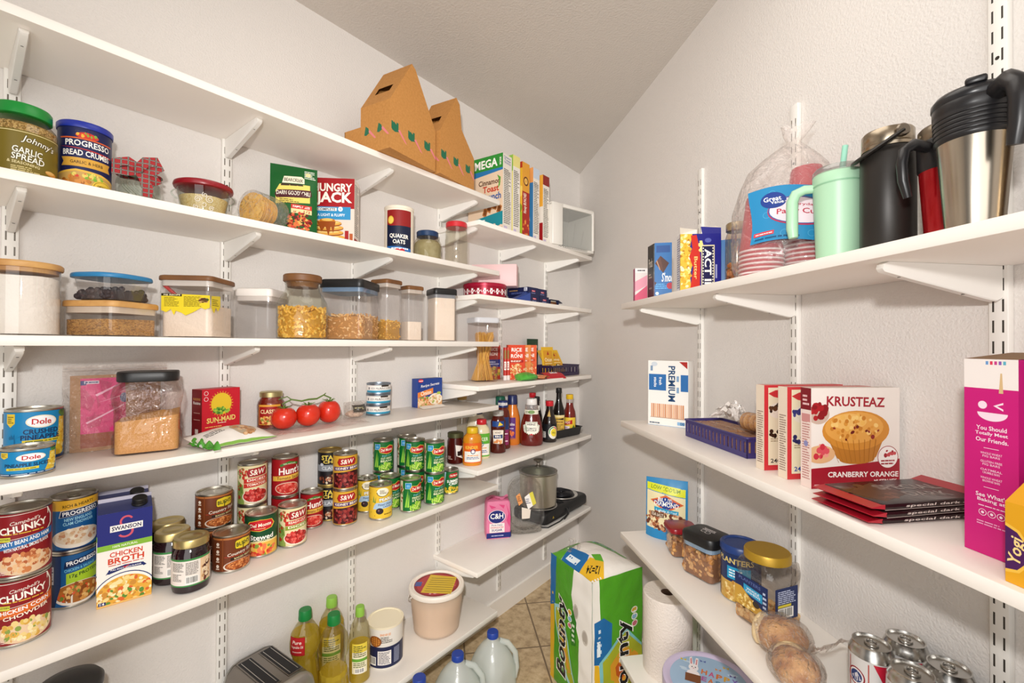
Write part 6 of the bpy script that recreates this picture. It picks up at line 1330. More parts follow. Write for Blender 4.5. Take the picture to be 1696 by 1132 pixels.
# black tray with two bottles standing in it
P_ = L(.146, 2.085, 'F4'); t = thing('shelf_tray', 'shallow black tray holding two sauce bottles', 'tray', P_, RZL-radians(9)); m = M(); w, d, h = .215, .098, .046
m.rloft([(w-.022, d-.022, 0), (w-.014, d-.014, .003), (w-.002, d-.002, h-.004), (w+.006, d+.006, h-.003), (w+.006, d+.006, h), (w-.006, d-.006, h), (w-.018, d-.018, .004), (w-.03, d-.03, .003)], mat('#1c1c1d', .45), .012, 5); m.build('tray', t)
P_ = L(.140, 2.052, 'F4', .0036); t = bottle('worcestershire_bottle', 'tall dark bottle with yellow label standing in the black tray', P_, face_cam(P_), [('body', [(.030, 0), (.033, .004), (.033, .12), (.029, .142), (.016, .185), (.0135, .215), (.0135, .232)], mat('#150e0c', .1, 0, 'dark_sauce')), ('cap', [(.015, .230), (.0165, .232), (.016, .254), (.013, .257)], mat('#1b1a1a', .35))]); a = Art(1); a.R(0, 0, 1, 1, '#d8b04a').R(0, .86, 1, 1, '#e8d49a').T('Sauce', .5, .6, .6, .16, '#4a1c10', .03, .1).P([(.1, .75), (.9, .82), (.9, .70)], '#2a1a10').D(.15, .1, .85, .45, 4, '#5a3a14'); stick(t, a, .033, .03, .085, 2.2)
P_ = L(.144, 2.158, 'F4', .0036); t = bottle('hot_sauce_bottle', 'red hot sauce bottle with yellow cap standing in the black tray', P_, face_cam(P_), [('body', [(.031, 0), (.034, .004), (.034, .095), (.031, .122), (.022, .145), (.0185, .168)], mat('#6e1a10', .12, 0, 'hot_sauce', spec=.7)), ('neck', [(.018, .168), (.0175, .190)], clear('#f0d8c8', .05, .5, .12, haze=.25)), ('cap', [(.019, .188), (.0205, .19), (.020, .212), (.018, .214)], mat('#e2b61c', .35))]); a = Art(1.2); a.R(0, 0, 1, 1, '#e8c23a').P([(0, .62), (.7, .85), (.7, .55), (0, .45)], '#b8201c').T('HOT', .35, .64, .4, .16, '#fdf0d8', .04).R(.1, .1, .5, .4, '#f0e4e0').P([(.6, .1), (.8, .5), (.9, .3)], '#4a7a34').D(.14, .15, .46, .35, 2, '#8a4a9a'); stick(t, a, .034, .012, .078, 2.3)
P_ = L(.040, 1.415, 'F4'); t = bottle('spice_jar', 'tall slim clear jar with tan lid behind the condiments, under the spaghetti shelf', P_, 0, [('body', [(.020, 0), (.022, .003), (.022, .235), (.018, .250)], clear('#f0ece2', .04, .6, .08, haze=.1)), ('lid', [(.0195, .249), (.021, .251), (.021, .270), (.019, .272)], mat('#b8904a', .5))])

# ================================================================ hot plate shelf
P_ = L(.088, 1.604, 'F5'); w, d, h = .112, .072, .170; t = thing('sugar_bag', 'pink paper sugar bag with navy base', 'bag of sugar', P_, RZL-radians(40))
PK = mat('#e07aa0', .55, 0, 'pink_paper', bump=(60, .3, .004))
m = M(); wob = lambda x, y, z: .0022*noise.noise(Vector((x*40, y*40, z*30)))
R_ = []
for z, k in ((0, .97), (.006, 1), (.05, 1.02), (.10, 1.01), (.14, .99), (.158, .97), (.168, .90), (.172, .7)):
    R_.append([(x*(1+wob(x, y, z)*8), y*(1+wob(y, x, z)*8), z) for x, y in rrect(w*k, d*k, .008, 4)])
m.loft(R_, PK)
a = Art(w/.155); a.R(0, 0, 1, .15, '#1f2a72').E(.42, .62, .36, .20, '#1f2a72').ring(.42, .62, .36, .20, .07, '#f2d8e4').T('C&H', .42, .64, .54, .16, '#fdf8f4', .04).R(.12, .16, .74, .43, '#f0e6e4').T('Pure Cane', .43, .38, .44, .045, '#2a3270', .03).T('GRANULATED', .43, .31, .54, .05, '#c84a5a', .03).T('SUGAR', .43, .23, .44, .065, '#2a3270', .05).D(.2, .05, .7, .09, 1, '#c8d0f0')
for q in ([(.8, 1), (.9, .7), (.82, .5), (.95, .3), (1, .6)], [(.1, .98), (.4, .9), (.2, .86)], [(.5, .98), (.7, .85), (.75, .95)]): a.P(q, '#d84a80')
m.art(a, w, .155, lambda x, y, l: (x-w/2, -d/2*1.03-l-.0008, y+.004))
a = Art(.4); a.R(0, 0, 1, .15, '#1f2a72').R(.15, .5, .9, .82, '#f0e6e4').D(.2, .52, .86, .8, 7, '#4a5a9a', 4).D(.15, .2, .9, .45, 5, '#b83a70', 5).bars(.35, .02, .95, .13, 12)
m.art(a, d, .155, lambda x, y, l: (w/2*1.03+l+.0008, x-d/2, y+.004)); m.build('body', t)
m = M(); m.grid(lambda u, v: ((u-.5)*w*.92, (v-.5)*.03+.010*sin(u*7), .171+.010*abs(sin(u*5+v*3))), 12, 5, PK); m.build('folded_top', t)
# empty clear clamshell leaning on the pot
P_ = L(.165, 1.722, 'F5'); t = thing('plastic_clamshell', 'empty clear plastic clamshell leaning against the steel pot', 'plastic container', P_, RZL-radians(38)); CM = clear('#f4f2ee', .06, .9, .10, bump=(70, 1.0, .018), haze=.03)
m = M(); m.loft([[(x*s_, y*.5*s_-.006+.20*z_*.0, .002+z_) for x, y in rrect(.150, .12, .05, 6)] for s_, z_ in ((.8, 0), (1, .004), (1.02, .02))], CM, True, False)
T = Matrix.Translation((0, -.030, .014)) @ Matrix.Rotation(radians(78), 4, 'X')
m.loft([[(x*s_, y*s_+.125, -z_) for x, y in rrect(.170, .25, .07, 8)] for s_, z_ in ((1.04, 0), (1.04, .004), (.96, .006), (.9, .035), (.8, .042))], CM, False, True, tf=T)
m.build('shell', t)
m = M(); a = Art(1); a.P([(.06, .80), (.24, .90), (.36, .56), (.18, .46)], '#e0985a').D(.14, .6, .28, .8, 3, '#8a4a20').P([(.44, .74), (.66, .86), (.80, .42), (.58, .30)], '#efeae4').P([(.66, .86), (.82, .92), (.96, .50), (.80, .42)], '#d8cc4a').D(.5, .5, .7, .7, 3, '#5a5a7a').P([(.30, .40), (.70, .30), (.62, -.05), (.28, .0)], '#e2d6c8')
m.art(a, .11, .13, lambda x, y, l: (lambda v: (v.x, v.y, v.z))(T @ Vector((x-.055, y+.055, .0002+l+.0006)))); m.build('stickers', t)
# hot plate
P_ = L(.118, 2.020, 'F5'); t = thing('hot_plate', 'black double burner electric hot plate', 'hot plate', P_, RZL); w, d, h = .43, .205, .062; BK = mat('#19191a', .42, 0, 'black_enamel', spec=.4)
m = M(); m.rloft([(w-.03, d-.03, .008), (w-.006, d-.006, .012), (w, d, .022), (w, d, h-.014), (w-.008, d-.008, h-.004), (w-.022, d-.022, h)], BK, .03, 8)
a = Art(1); a.P([(0, .2), (.5, 1), (1, .2)], '#d8b42a').P([(.3, .35), (.5, .75), (.7, .35)], '#2a2414'); m.art(a, .014, .014, lambda x, y, l: (x-.150, -d/2-.0004-l, y+.026)); m.build('body', t)
for sx in (-1, 1):
    for sy in (-1, 1): m = M(); m.lathe([(.010, 0), (.011, .002), (.009, .011)], BLACK, 16, tf=Matrix.Translation((sx*(w/2-.04), sy*(d/2-.035), 0))); m.build('foot', t)
for cx in (-.105, .105):
    m = M(); T = Matrix.Translation((cx, .004, h)); m.lathe([(.088, -.001), (.090, .002), (.088, .005), (.080, .004), (.070, -.001), (.02, -.002)], STEEL, 44, tf=T); m.build('drip_pan', t)
    m = M(); P = [(cx+(.016+.0079*q/ (2*pi))*cos(q), .004+(.016+.0079*q/(2*pi))*sin(q), h+.010) for q in [2*pi*6.6*k/170 for k in range(171)]]; m.tube(P, .0034, mat('#26262a', .35, .6, 'coil'), 7); m.build('heating_coil', t)
m = M(); m.tube([(-.03, .06, h+.004), (-.025, .0, h+.008), (-.02, -.06, h+.004), (-.02, -d/2-.006, h-.02), (-.02, -d/2-.008, .014), (-.10, -d/2-.012, .004), (-.20, -d/2-.008, .0036), (-.222, -d/2+.02, .0036)], .0032, BLACK, 8)
m.tube([(-.028, .06, h+.005), (-.012, .0, h+.010), (.004, -.06, h+.005), (-.004, -d/2-.007, h-.02), (-.012, -d/2-.009, .016), (-.06, -d/2-.014, .004)], .0032, BLACK, 8); m.build('power_cord', t)
# stock pot on the near burner
P_ = L(.116, 1.895, 'F5', .0755); t = thing('stock_pot', 'tall steel pot with glass lid standing on the hot plate', 'pot', P_, face_cam(P_)); r = .094; h = .162
PS = mat('#d2ccbc', .32, 1.0, 'steel'); m = M(); m.lathe([(r-.008, 0), (r-.001, .006), (r, .02), (r, h-.004), (r+.004, h), (r+.002, h+.001), (r-.002, h-.002), (r-.003, .02), (r-.01, .01), (.001, .01)], PS, 56); m.build('body', t)
m = M(); m.lathe([(r-.006, h+.006), (r*.8, h+.016), (r*.45, h+.025), (.014, h+.029)], clear('#d8ddd8', .03, .8, .10, haze=.05, name='lid_glass'), 56, c0=False, c1=False); m.build('glass_lid', t)
m = M(); m.lathe([(r-.008, h+.002), (r+.004, h+.003), (r+.005, h+.007), (r-.002, h+.009), (r-.008, h+.007)], STEEL, 56, c0=False, c1=False); m.build('lid_rim', t)
m = M(); m.lathe([(.016, h+.027), (.016, h+.031), (.008, h+.034), (.007, h+.046), (.013, h+.052), (.024, h+.057), (.025, h+.063), (.018, h+.066), (.001, h+.066)], mat('#9a948a', .3, 1.0, 'steel'), 28); m.build('knob', t)
# ================================================================ wall with fewer shelves: cup shelf
def RP(s, off, sh, dz=0): return Rw(s, off, sh, dz)
P_ = RP(1.352, .205, 'G1'); a = Art(.4); a.R(0, 0, 1, 1, '#e6dcd8').P([(0, .2), (1, .5), (1, 0), (0, 0)], '#d8607c').R(0, .86, 1, 1, '#efe9e6').D(.2, .9, .8, .97, 1, '#3a3a44').P([(0, .6), (1, .8), (1, .5), (0, .3)], '#e8a0b0')
b_ = Art(.4); b_.R(0, 0, 1, 1, '#a81a5e').D(.2, .2, .5, .8, 1, '#d880a8')
carton('drink_mix_box', 'small pink drink mix box, first on the cup shelf', 'box', P_, face_cam(P_, 12), .040, .028, .112, '#e6dcd8', a, None, b_)
P_ = RP(1.405, .165, 'G1'); a = Art(.36); a.R(0, 0, 1, 1, '#1c1a18').T('KEURIG', .55, .93, .56, .045, '#f0ece6', .04); b_ = Art(.3); b_.R(0, 0, 1, 1, '#221f1c').T('Pods', .5, .68, .62, .16, '#d8d0c4', .02).D(.2, .4, .7, .5, 2, '#a89c8c').D(.25, .2, .7, .26, 1, '#8a7e70').R(.2, .02, .6, .07, '#d8d4cc')
carton('coffee_pod_box', 'black coffee pod box behind the blue box', 'box', P_, face_cam(P_, 22), .056, .050, .180, '#1c1a18', a, None, b_)
def smore():
    a = Art(.34); a.R(0, 0, 1, 1, '#2a6aa8').R(.1, .82, .9, .95, '#1c4a8a').P([(.02, .62), (.34, .76), (.84, .62), (.5, .44)], '#4a2418').P([(.06, .64), (.34, .75), (.5, .47), (.46, .46)], '#5a3020').P([(.1, .66), (.14, .68), (.34, .5), (.30, .49)], '#b88a6a')
    a.T("S'mores", .86, .36, .9, .17, '#f4f4f0', .03, .2).D(.05, .14, .8, .25, 3, '#58a8e0', 3).E(.9, .2, .2, .06, '#b0283a').E(.15, .06, .1, .03, '#d8ecf8').P([(.0, .28), (.12, .26), (.02, .2)], '#4a2418'); return a
P_ = RP(1.520, .212, 'G1'); carton('snack_box', 'blue box with chocolate squares, before the popcorn box', 'box', P_, face_cam(P_, 6), .048, .030, .158, '#2a6aa8', smore(), None, Art(.3).R(0, 0, 1, 1, '#5a7890').D(.2, .1, .8, .9, 10, '#8aa4b8', 3), group='blue snack boxes')
P_ = RP(1.622, .068, 'G1'); a = Art(.34); a.R(0, 0, 1, 1, '#2a6aa8').P([(.4, .45), (.75, .58), (.9, .40), (.6, .34)], '#4a2418').P([(.2, .05), (.8, .28), (.9, .2), (.5, .0)], '#4a2418')
carton('snack_box', 'blue box showing past the popcorn box beside the amber jar', 'box', P_, face_cam(P_, 0), .090, .030, .150, '#2a6aa8', a, group='blue snack boxes')
P_ = RP(1.670, .188, 'G1'); t = thing('popcorn_box', 'navy, red and yellow popcorn box with torn open top', 'box', P_, face_cam(P_, 16)); w, d, h = .102, .034, .148
m = M(); m.box(-w/2, w/2, -d/2, d/2, 0, h, mat('#ece6d8', .5, 0, 'card'), .0008); a = Art(w/h)
a.R(0, 0, 1, 1, '#1e2080').P([(.0, 0), (.28, 0), (.24, .3), (.32, .5), (.22, .7), (.3, 1), (0, 1)], '#e2b83a').B(.12, .5, .15, .48, ['#f4e08a', '#e8c44a', '#d8a42a', '#f8efc0', '#b87a1c'], 90, .030, 4)
a.P([(.24, 0), (.48, 0), (.50, .55), (.46, .8), (.40, .98), (.26, .97), (.3, .75), (.22, .6), (.32, .4)], '#c82a1c').T('Butter', .385, .40, .40, .085, '#f0d07a', .03, 0, -90)
a.B(.50, .78, .04, .12, ['#f4e08a', '#f8efc0'], 12, .03, 6).R(.52, .03, .84, .80, '#e8dcae').R(.54, .05, .82, .78, '#1a1a4a')
for k in range(14):
    y = .08+.05*k; a.R(.55, y, .575, y+.024, '#f4f0e0').R(.785, y, .81, y+.024, '#f4f0e0')
a.T('ACT II', .68, .42, .62, .17, '#fbfaf2', .06, 0, -90).D(.86, .12, .9, .6, 1, '#a8acd8', 2).E(.68, .88, .08, .04, '#5a62b0')
m.art(a, w, h, ffront(w, d)); b_ = Art(.2); b_.R(0, 0, 1, 1, '#e2dfe0').R(.86, 0, 1, 1, '#2a2a6a').D(.1, .05, .8, .95, 22, '#6a6a80', 4); m.art(b_, d, h, fleft(w, d)); m.build('box_body', t)
m = M(); CF = mat('#ece6d8', .55, 0, 'card'); m.add([(-w/2, -d/2, h), (-.01, -d/2, h), (-.008, -d/2+.004, h+.012), (-w/2-.004, -d/2-.012, h+.014)], [(0, 1, 2, 3)], CF, False)
m.add([(.004, -d/2, h), (w/2, -d/2, h), (w/2+.001, -d/2+.004, h+.016), (.030, -d/2+.006, h+.018), (.002, -d/2+.006, h+.020)], [(0, 1, 2, 3, 4)], mat('#1e2080', .5, 0, 'card'), False)
m.add([(.002, -d/2+.006, h+.020), (.030, -d/2+.006, h+.018), (w/2+.001, -d/2+.004, h+.016), (w/2-.002, d/2, h+.028), (.006, d/2, h+.026)], [(0, 1, 2, 3, 4)], CF, False); m.build('torn_flaps', t)
P_ = RP(1.742, .128, 'G1'); t = thing('glass_jar', 'slim glass jar with metal lid and amber contents beside the cups', 'jar', P_, 0); r = .027
m = M(); m.lathe([(r-.003, 0), (r, .003), (r, .125), (r-.004, .138), (r-.005, .146)], clear('#efe6da', .04, .7, .09), 36, c1=False); m.build('body', t)
m = M(); g = random.Random(5); bits(m, 'bit', 90, [mat('#b8743a', .4), mat('#8a4a24', .4), mat('#c98f58', .4)], r-.005, 0, .004, .055, 4, True, 1.0); m.build('contents', t)['kind'] = 'stuff'
m = M(); m.lathe([(r-.003, .142), (r-.0015, .143), (r-.0015, .160), (r-.004, .163), (.001, .1625)], mat('#b9a98a', .3, .9, 'brass_lid'), 36); m.build('lid', t)
# bag of party cups
P_ = RP(1.895, .130, 'G1'); rz = face_cam(P_, 4); t = thing('cup_bag', 'clear twisted bag of red party cups with blue label', 'bag of cups', P_, rz)
RED = mat('#b8182c', .3, 0, 'red_plastic'); RIM = mat('#efdfe0', .35, 0, 'white_plastic')
for nm, cx, cy, n, k in (('cup_stack', -.040, -.010, 7, 1), ('cup_stack', .046, .012, 13, 1.0)):
    m = M(); R0, R1_, H_ = .043, .029, .112
    T = Matrix.Translation((cx, cy, .001))
    for i in range(n):
        z = .0095*i; m.lathe([(R0-.002, z), (R0+.0015, z+.001), (R0+.0022, z+.0028), (R0+.0008, z+.0045)], RIM, 36, c0=False, c1=False, tf=T); m.lathe([(R0, z+.0043), (R0-.0009, z+.0097)], RED, 36, c0=False, c1=False, tf=T)
    z = .0095*n; m.lathe([(R0-.0005, z-.001), (R1_+.001, z+H_-.006), (R1_-.001, z+H_), (.001, z+H_-.001)], RED, 36, c0=False, tf=T); m.build(nm, t)
a = Art(1.25); a.R(0, 0, 1, 1, '#2585b8')
for k in range(9): a.ring(.08+.11*k, .12+.37*(k % 3), .05, .06, .16, '#4aa0cc')
a.E(.60, .52, .40, .27, '#b8284a').E(.60, .53, .39, .255, '#2a5aa0').E(.60, .53, .375, .24, '#ecd9e2').T('Everyday', .64, .63, .34, .06, '#b82a44', .02, .1).T('Party Cups', .60, .50, .58, .13, '#b82a44', .03, .1)
a.E(.30, .74, .16, .15, '#1c3a8c').T('Great', .29, .77, .22, .085, '#fdfdfd', .03).T('Value', .34, .70, .16, .06, '#fdfdfd', .02).E(.86, .36, .10, .10, '#c01f2c').T('50', .86, .38, .11, .08, '#ffffff', .05).T('CUPS', .86, .32, .08, .025, '#ffffff', .03)
a.R(.03, .12, .28, .19, '#d8404a').D(.05, .135, .26, .175, 1, '#ffd8d8').D(.05, .04, .6, .09, 1, '#124a74')
m = M(); lw, lh = .142, .112
lf = lambda x, y, l: (x-.062+.004*sin(y*40), -.058-.010*(1-((x-.071)/.071)**2)*1.0-l-.010*(1-y/lh), .066+y+.006*sin(x*30))
m.grid(lambda u, v: lf(u*lw, v*lh, 0), 16, 12, mat('#2585b8', .3, 0, 'printed_film')); m.art(a, lw, lh, lf, .01, .01, eps=4e-5, l0=3e-4); m.build('label', t)
m = M(); N = 40; R_ = []
for z, wx, wy, ox in ((.0008, .088, .060, 0), (.03, .096, .068, 0), (.09, .097, .074, -.002), (.15, .094, .070, 0), (.20, .088, .060, .004), (.235, .076, .050, .008), (.262, .050, .034, .014), (.282, .026, .020, .018), (.292, .012, .012, .021), (.306, .022, .011, .024), (.330, .032, .009, .030)):
    R_.append([(ox+wx*(1+.10*noise.noise(Vector((cos(2*pi*i/N)*2.2, sin(2*pi*i/N)*2.2, z*16))))*cos(2*pi*i/N), wy*(1+.16*noise.noise(Vector((cos(2*pi*i/N)*2.5, sin(2*pi*i/N)*2.5, z*20+4))))*sin(2*pi*i/N), z) for i in range(N)])
m.loft(R_, clear('#fbf7f5', .08, .7, .07, bump=(38, 1.0, .014), haze=.10, name='plastic_film'), True, False); m.build('clear_bag', t)
# mint tumbler
P_ = RP(2.043, .138, 'G1'); MINT = mat('#b2dcba', .38, 0, 'mint_coat'); t = thing('tumbler', 'mint green insulated tumbler with handle and straw', 'tumbler', P_, face_cam(P_, 8)); 
m = M(); m.lathe([(.032, 0), (.034, .002), (.0395, .148), (.0400, .150), (.0400, .168), (.0385, .171)], MINT, 56, c1=False); m.lathe([(.0401, .1485), (.0404, .149), (.0404, .151), (.0401, .1515)], mat('#8fc09c', .4), 56, c0=False, c1=False); m.build('body', t)
m = M(); m.tube([(-.034, 0, .150), (-.052, 0, .151), (-.066, 0, .145), (-.072, 0, .130), (-.072, 0, .105), (-.072, 0, .080), (-.070, 0, .062)], [.0075, .0085, .0095, .010, .010, .010, .008], MINT, 12, flat=1); m.build('handle', t)
m = M(); m.lathe([(.0385, .168), (.0405, .170), (.0405, .176), (.036, .182), (.012, .184), (.001, .184)], clear('#e6e4e2', .05, .7, .14, haze=.12), 48); m.build('lid', t)
m = M(); m.tube([(.004, 0, .06), (.006, 0, .18), (.010, 0, .222)], .0048, mat('#9fdcc4', .35), 12); m.build('straw', t)
# black bottle
P_ = RP(2.126, .128, 'G1'); t = thing('water_bottle', 'matte black insulated bottle with steel cap and carry loop', 'bottle', P_, face_cam(P_, 4)); MB = mat('#2b2724', .42, .25, 'black_coat')
m = M(); m.lathe([(.034, 0), (.0365, .003), (.0365, .168), (.0355, .172), (.0345, .173), (.0340, .178)], MB, 56); m.build('body', t)
m = M(); m.lathe([(.0335, .178), (.0350, .179), (.0350, .184), (.0335, .185), (.0345, .187), (.0345, .206), (.0325, .209), (.001, .209)], mat('#a89b88', .26, 1.0, 'steel'), 56); m.build('cap', t)
m = M()
lp = [(.0355*cos(q), -.004-.040*0, 0) for q in (0,)]
PS_ = []
for k in range(25):
    q = -pi*.5+pi*k/24; PS_.append((.0355*sin(q)*1.06, -.0385*cos(q)*1.15, .196-.034*cos(q)*.9))
T = Matrix.Rotation(radians(-65), 4, 'Z'); m.tube(PS_, .0068, MB, 8, tf=T, flat=.5)
for s_ in (-1, 1): m.lathe([(.009, -.003), (.010, 0), (.010, .003), (.008, .005)], mat('#8a8074', .3, 1.0, 'steel'), 24, tf=T @ Matrix.Translation((s_*.0365, 0, .197)) @ Matrix.Rotation(radians(90*s_), 4, 'Y'))
m.build('carry_loop', t)
def mug_handle(m, mt, x0, z0, z1, ext, r, rot=0.0):
    T = Matrix.Rotation(rot, 4, 'Z'); zz = z0-z1
    m.tube([(x0-.004, 0, z0), (x0+ext*.55, 0, z0+.004), (x0+ext*.92, 0, z0-zz*.10), (x0+ext, 0, z0-zz*.35), (x0+ext*.95, 0, z0-zz*.68), (x0+ext*.78, 0, z1)], [r*1.1, r*1.05, r, r*.95, r*.9, r*.7], mt, 10, tf=T)
# red mug
P_ = RP(2.204, .112, 'G1'); t = thing('travel_mug', 'red travel mug with black collar between black bottle and steel mug', 'travel mug', P_, face_cam(P_, 0))
BKP = mat('#1f1e20', .34, 0, 'black_plastic')
m = M(); m.lathe([(.024, 0), (.026, .003), (.034, .128), (.034, .130)], mat('#a80f18', .18, .4, 'red_metal'), 48, c1=False); m.build('body', t)
m = M(); m.lathe([(.0335, .118), (.0352, .122), (.0360, .160), (.035, .162)], BKP, 48); m.build('collar', t)
m = M(); m.lathe([(.034, .162), (.0348, .164), (.0343, .180), (.031, .184), (.001, .184)], mat('#8d8170', .3, .9, 'steel'), 48); m.build('lid', t)
m = M(); mug_handle(m, BKP, .034, .150, .075, .042, .0075, pi+radians(50)); m.build('handle', t)
# steel mug
P_ = RP(2.282, .176, 'G1'); t = thing('travel_mug', 'stainless steel travel mug with black ribbed band and black handle', 'travel mug', P_, face_cam(P_, 0)); MS = mat('#bdb2a2', .22, 1.0, 'steel')
m = M(); m.lathe([(.0275, .006), (.028, .010), (.0315, .06), (.0345, .100), (.0360, .122)], MS, 64, c1=False); m.build('body', t)
m = M(); m.lathe([(.0265, 0), (.028, .001), (.0285, .007), (.027, .009)], BKP, 48); m.build('foot_ring', t)
pf = [(.0360, .120)]
for k in range(6): pf += [(.0382+.0003*k, .123+.0055*k), (.0386+.0003*k, .1255+.0055*k), (.0376+.0003*k, .1280+.0055*k)]
pf += [(.0400, .158), (.0402, .168), (.039, .170)]
m = M(); m.lathe(pf, BKP, 64); m.build('ribbed_band', t)
m = M(); m.lathe([(.0400, .168), (.0412, .170), (.0412, .176), (.037, .182), (.03, .184), (.001, .184)], mat('#202023', .28, 0, 'black_plastic'), 64); m.box(-.008, .012, -.040, -.022, .181, .190, BKP, .003); m.build('lid', t)
m = M(); mug_handle(m, BKP, .036, .166, .090, .034, .0112, radians(-58)); m.build('handle', t)
P_ = RP(2.372, .105, 'G1'); t = thing('travel_mug', 'ridged steel mug with black lid behind the stainless one, cut by the frame', 'travel mug', P_, face_cam(P_, 0))
m = M(); pf = [(.033, 0), (.035, .004)]
for k in range(16): pf += [(.0362+.0003*k, .010+.007*k), (.0352+.0003*k, .0135+.007*k)]
m.lathe(pf+[(.041, .128), (.0415, .150)], mat('#9c8a70', .25, 1.0, 'steel'), 56, c1=False); m.build('body', t)
m = M(); m.lathe([(.041, .148), (.0435, .150), (.0440, .176), (.038, .184), (.02, .187), (.001, .187)], BKP, 48); m.build('lid', t)
m = M(); m.tube([(-.040, 0, .168), (-.028, -.01, .190), (0, -.012, .196), (.03, -.008, .190), (.042, 0, .165)], .008, BKP, 10); m.build('lid_handle', t)

# ================================================================ baking mix shelf
P_ = Vector((.936, 1.459, SH['G2']+.0004)); a = Art(.128/.209); a.R(0, 0, 1, 1, '#e9e7e2').R(.0, .0, 1, .01, '#b8c8d8')
a.R(.02, .54, .46, .79, '#2f6aa8').R(.82, .54, 1, .79, '#2f6aa8').T('PREMIUM', .60, .65, .54, .17, '#24466e', .05, 0, -90).T('fresh', .32, .685, .12, .075, '#f2f4f4', .03, 0, -90).T('stacks', .19, .665, .15, .075, '#f2f4f4', .03, 0, -90).D(.72, .48, .78, .82, 2, '#6a94bc', 3)
a.P([(.78, .985), (.98, .985), (.98, .88)], '#a82a24').E(.16, .945, .08, .035, '#c8d0d8').R(.06, .84, .12, .92, '#7a94b0')
for k in range(17): a.R(.08+.049*k, .13, .118+.049*k, .335, ('#d8a07a', '#c88a60', '#e2b48e')[k % 3])
a.R(.06, .12, .92, .128, '#b08058').R(.74, .03, .92, .08, '#8ab4d8').T('08', .86, .055, .1, .045, '#2a5a8a', .05).D(.04, .02, .3, .06, 1, '#5a6a7a')
carton('cracker_box', 'white and blue cracker box printed sideways', 'box', P_, radians(-1), .128, .055, .209, '#e9e7e2', a, None, Art(.3).R(0, 0, 1, 1, '#dedad4').D(.2, .1, .8, .9, 14, '#a09a94', 3))
bq = RP(1.700, .110, 'G2'); t = basket('plastic_basket', 'purple slotted basket filled with cracker sleeves', bq, RZR, .262, .112, .048, '#3d3470', 17)
CR = grain(['#b9793a', '#c98a48', '#a8672c', '#d49a58'], 90, bump=.5, name='crackers')
for k, (x, y, ln, z) in enumerate(((-.045, -.026, .15, 0), (-.045, .024, .15, 0), (.085, -.024, .075, 0))):
    s_ = thing('cracker_sleeve', ('cracker sleeve along the open side of the purple basket', 'cracker sleeve along the wall side of the purple basket', 'short cracker sleeve at the mix box end of the basket')[k], 'cracker sleeve', bq+DR*x+NR*(-y)+Vector((0, 0, .0025)), RZR, 'cracker sleeves')
    m = M(); n = int(ln/.006)
    for i in range(n): m.rloft([(.0052, .045, 0), (.0052, .045, .040)], mat(('#c08040', '#b07234', '#cc9250')[i % 3], .7, 0, 'cracker'), .001, 1, tf=Matrix.Translation((-ln/2+.006*i+.003, 0, .001)))
    m.build('crackers', s_)['kind'] = 'stuff'; m = M(); m.box(-ln/2-.001, ln/2+.001, -.0235, .0235, 0, .0425, FILM, .004); m.build('wrapper', s_)
s_ = thing('cracker_sleeve', 'opened cracker sleeve with crumpled wrapper on top of the basket', 'cracker sleeve', bq+DR*.075+NR*(-.006)+Vector((0, 0, .0497)), RZR+.15, 'cracker sleeves')
m = M()
for i in range(13): m.lathe([(.021, 0), (.0218, .0025), (.021, .005)], mat(('#c98f44', '#b87c34', '#d8a056')[i % 3], .6, 0, 'cracker'), 24, tf=Matrix.Translation((-.025+.0056*i, 0, .0222)) @ Matrix.Rotation(radians(90), 4, 'Y'))
m.build('crackers', s_)['kind'] = 'stuff'
m = M(); WX = clear('#f6f0ea', .2, .6, .10, bump=(45, .8, .01), haze=.72, hazecol='#f4eee8', name='waxed_film'); m.lathe([(.0224, -.03), (.0226, .05)], FILM, 24, c0=False, c1=False, tf=Matrix.Translation((0, 0, .0226)) @ Matrix.Rotation(radians(90), 4, 'Y'))
def crum(u, v): return (-.035-.075*u+.012*noise.noise(Vector((u*5, v*5, 1))), .05*(v-.5)*(.5+u)+.012*noise.noise(Vector((u*6, v*6, 4))), .022+.030*sin(u*pi)*(.7+.5*noise.noise(Vector((u*3, v*7, 2))))+.016*noise.noise(Vector((u*8, v*8, 7))))
m.grid(crum, 18, 18, WX); m.grid(lambda u, v: tuple(Vector(crum(v, u))*.8+Vector((-.012, .004, .022))), 14, 14, WX); m.build('crumpled_wrapper', s_)
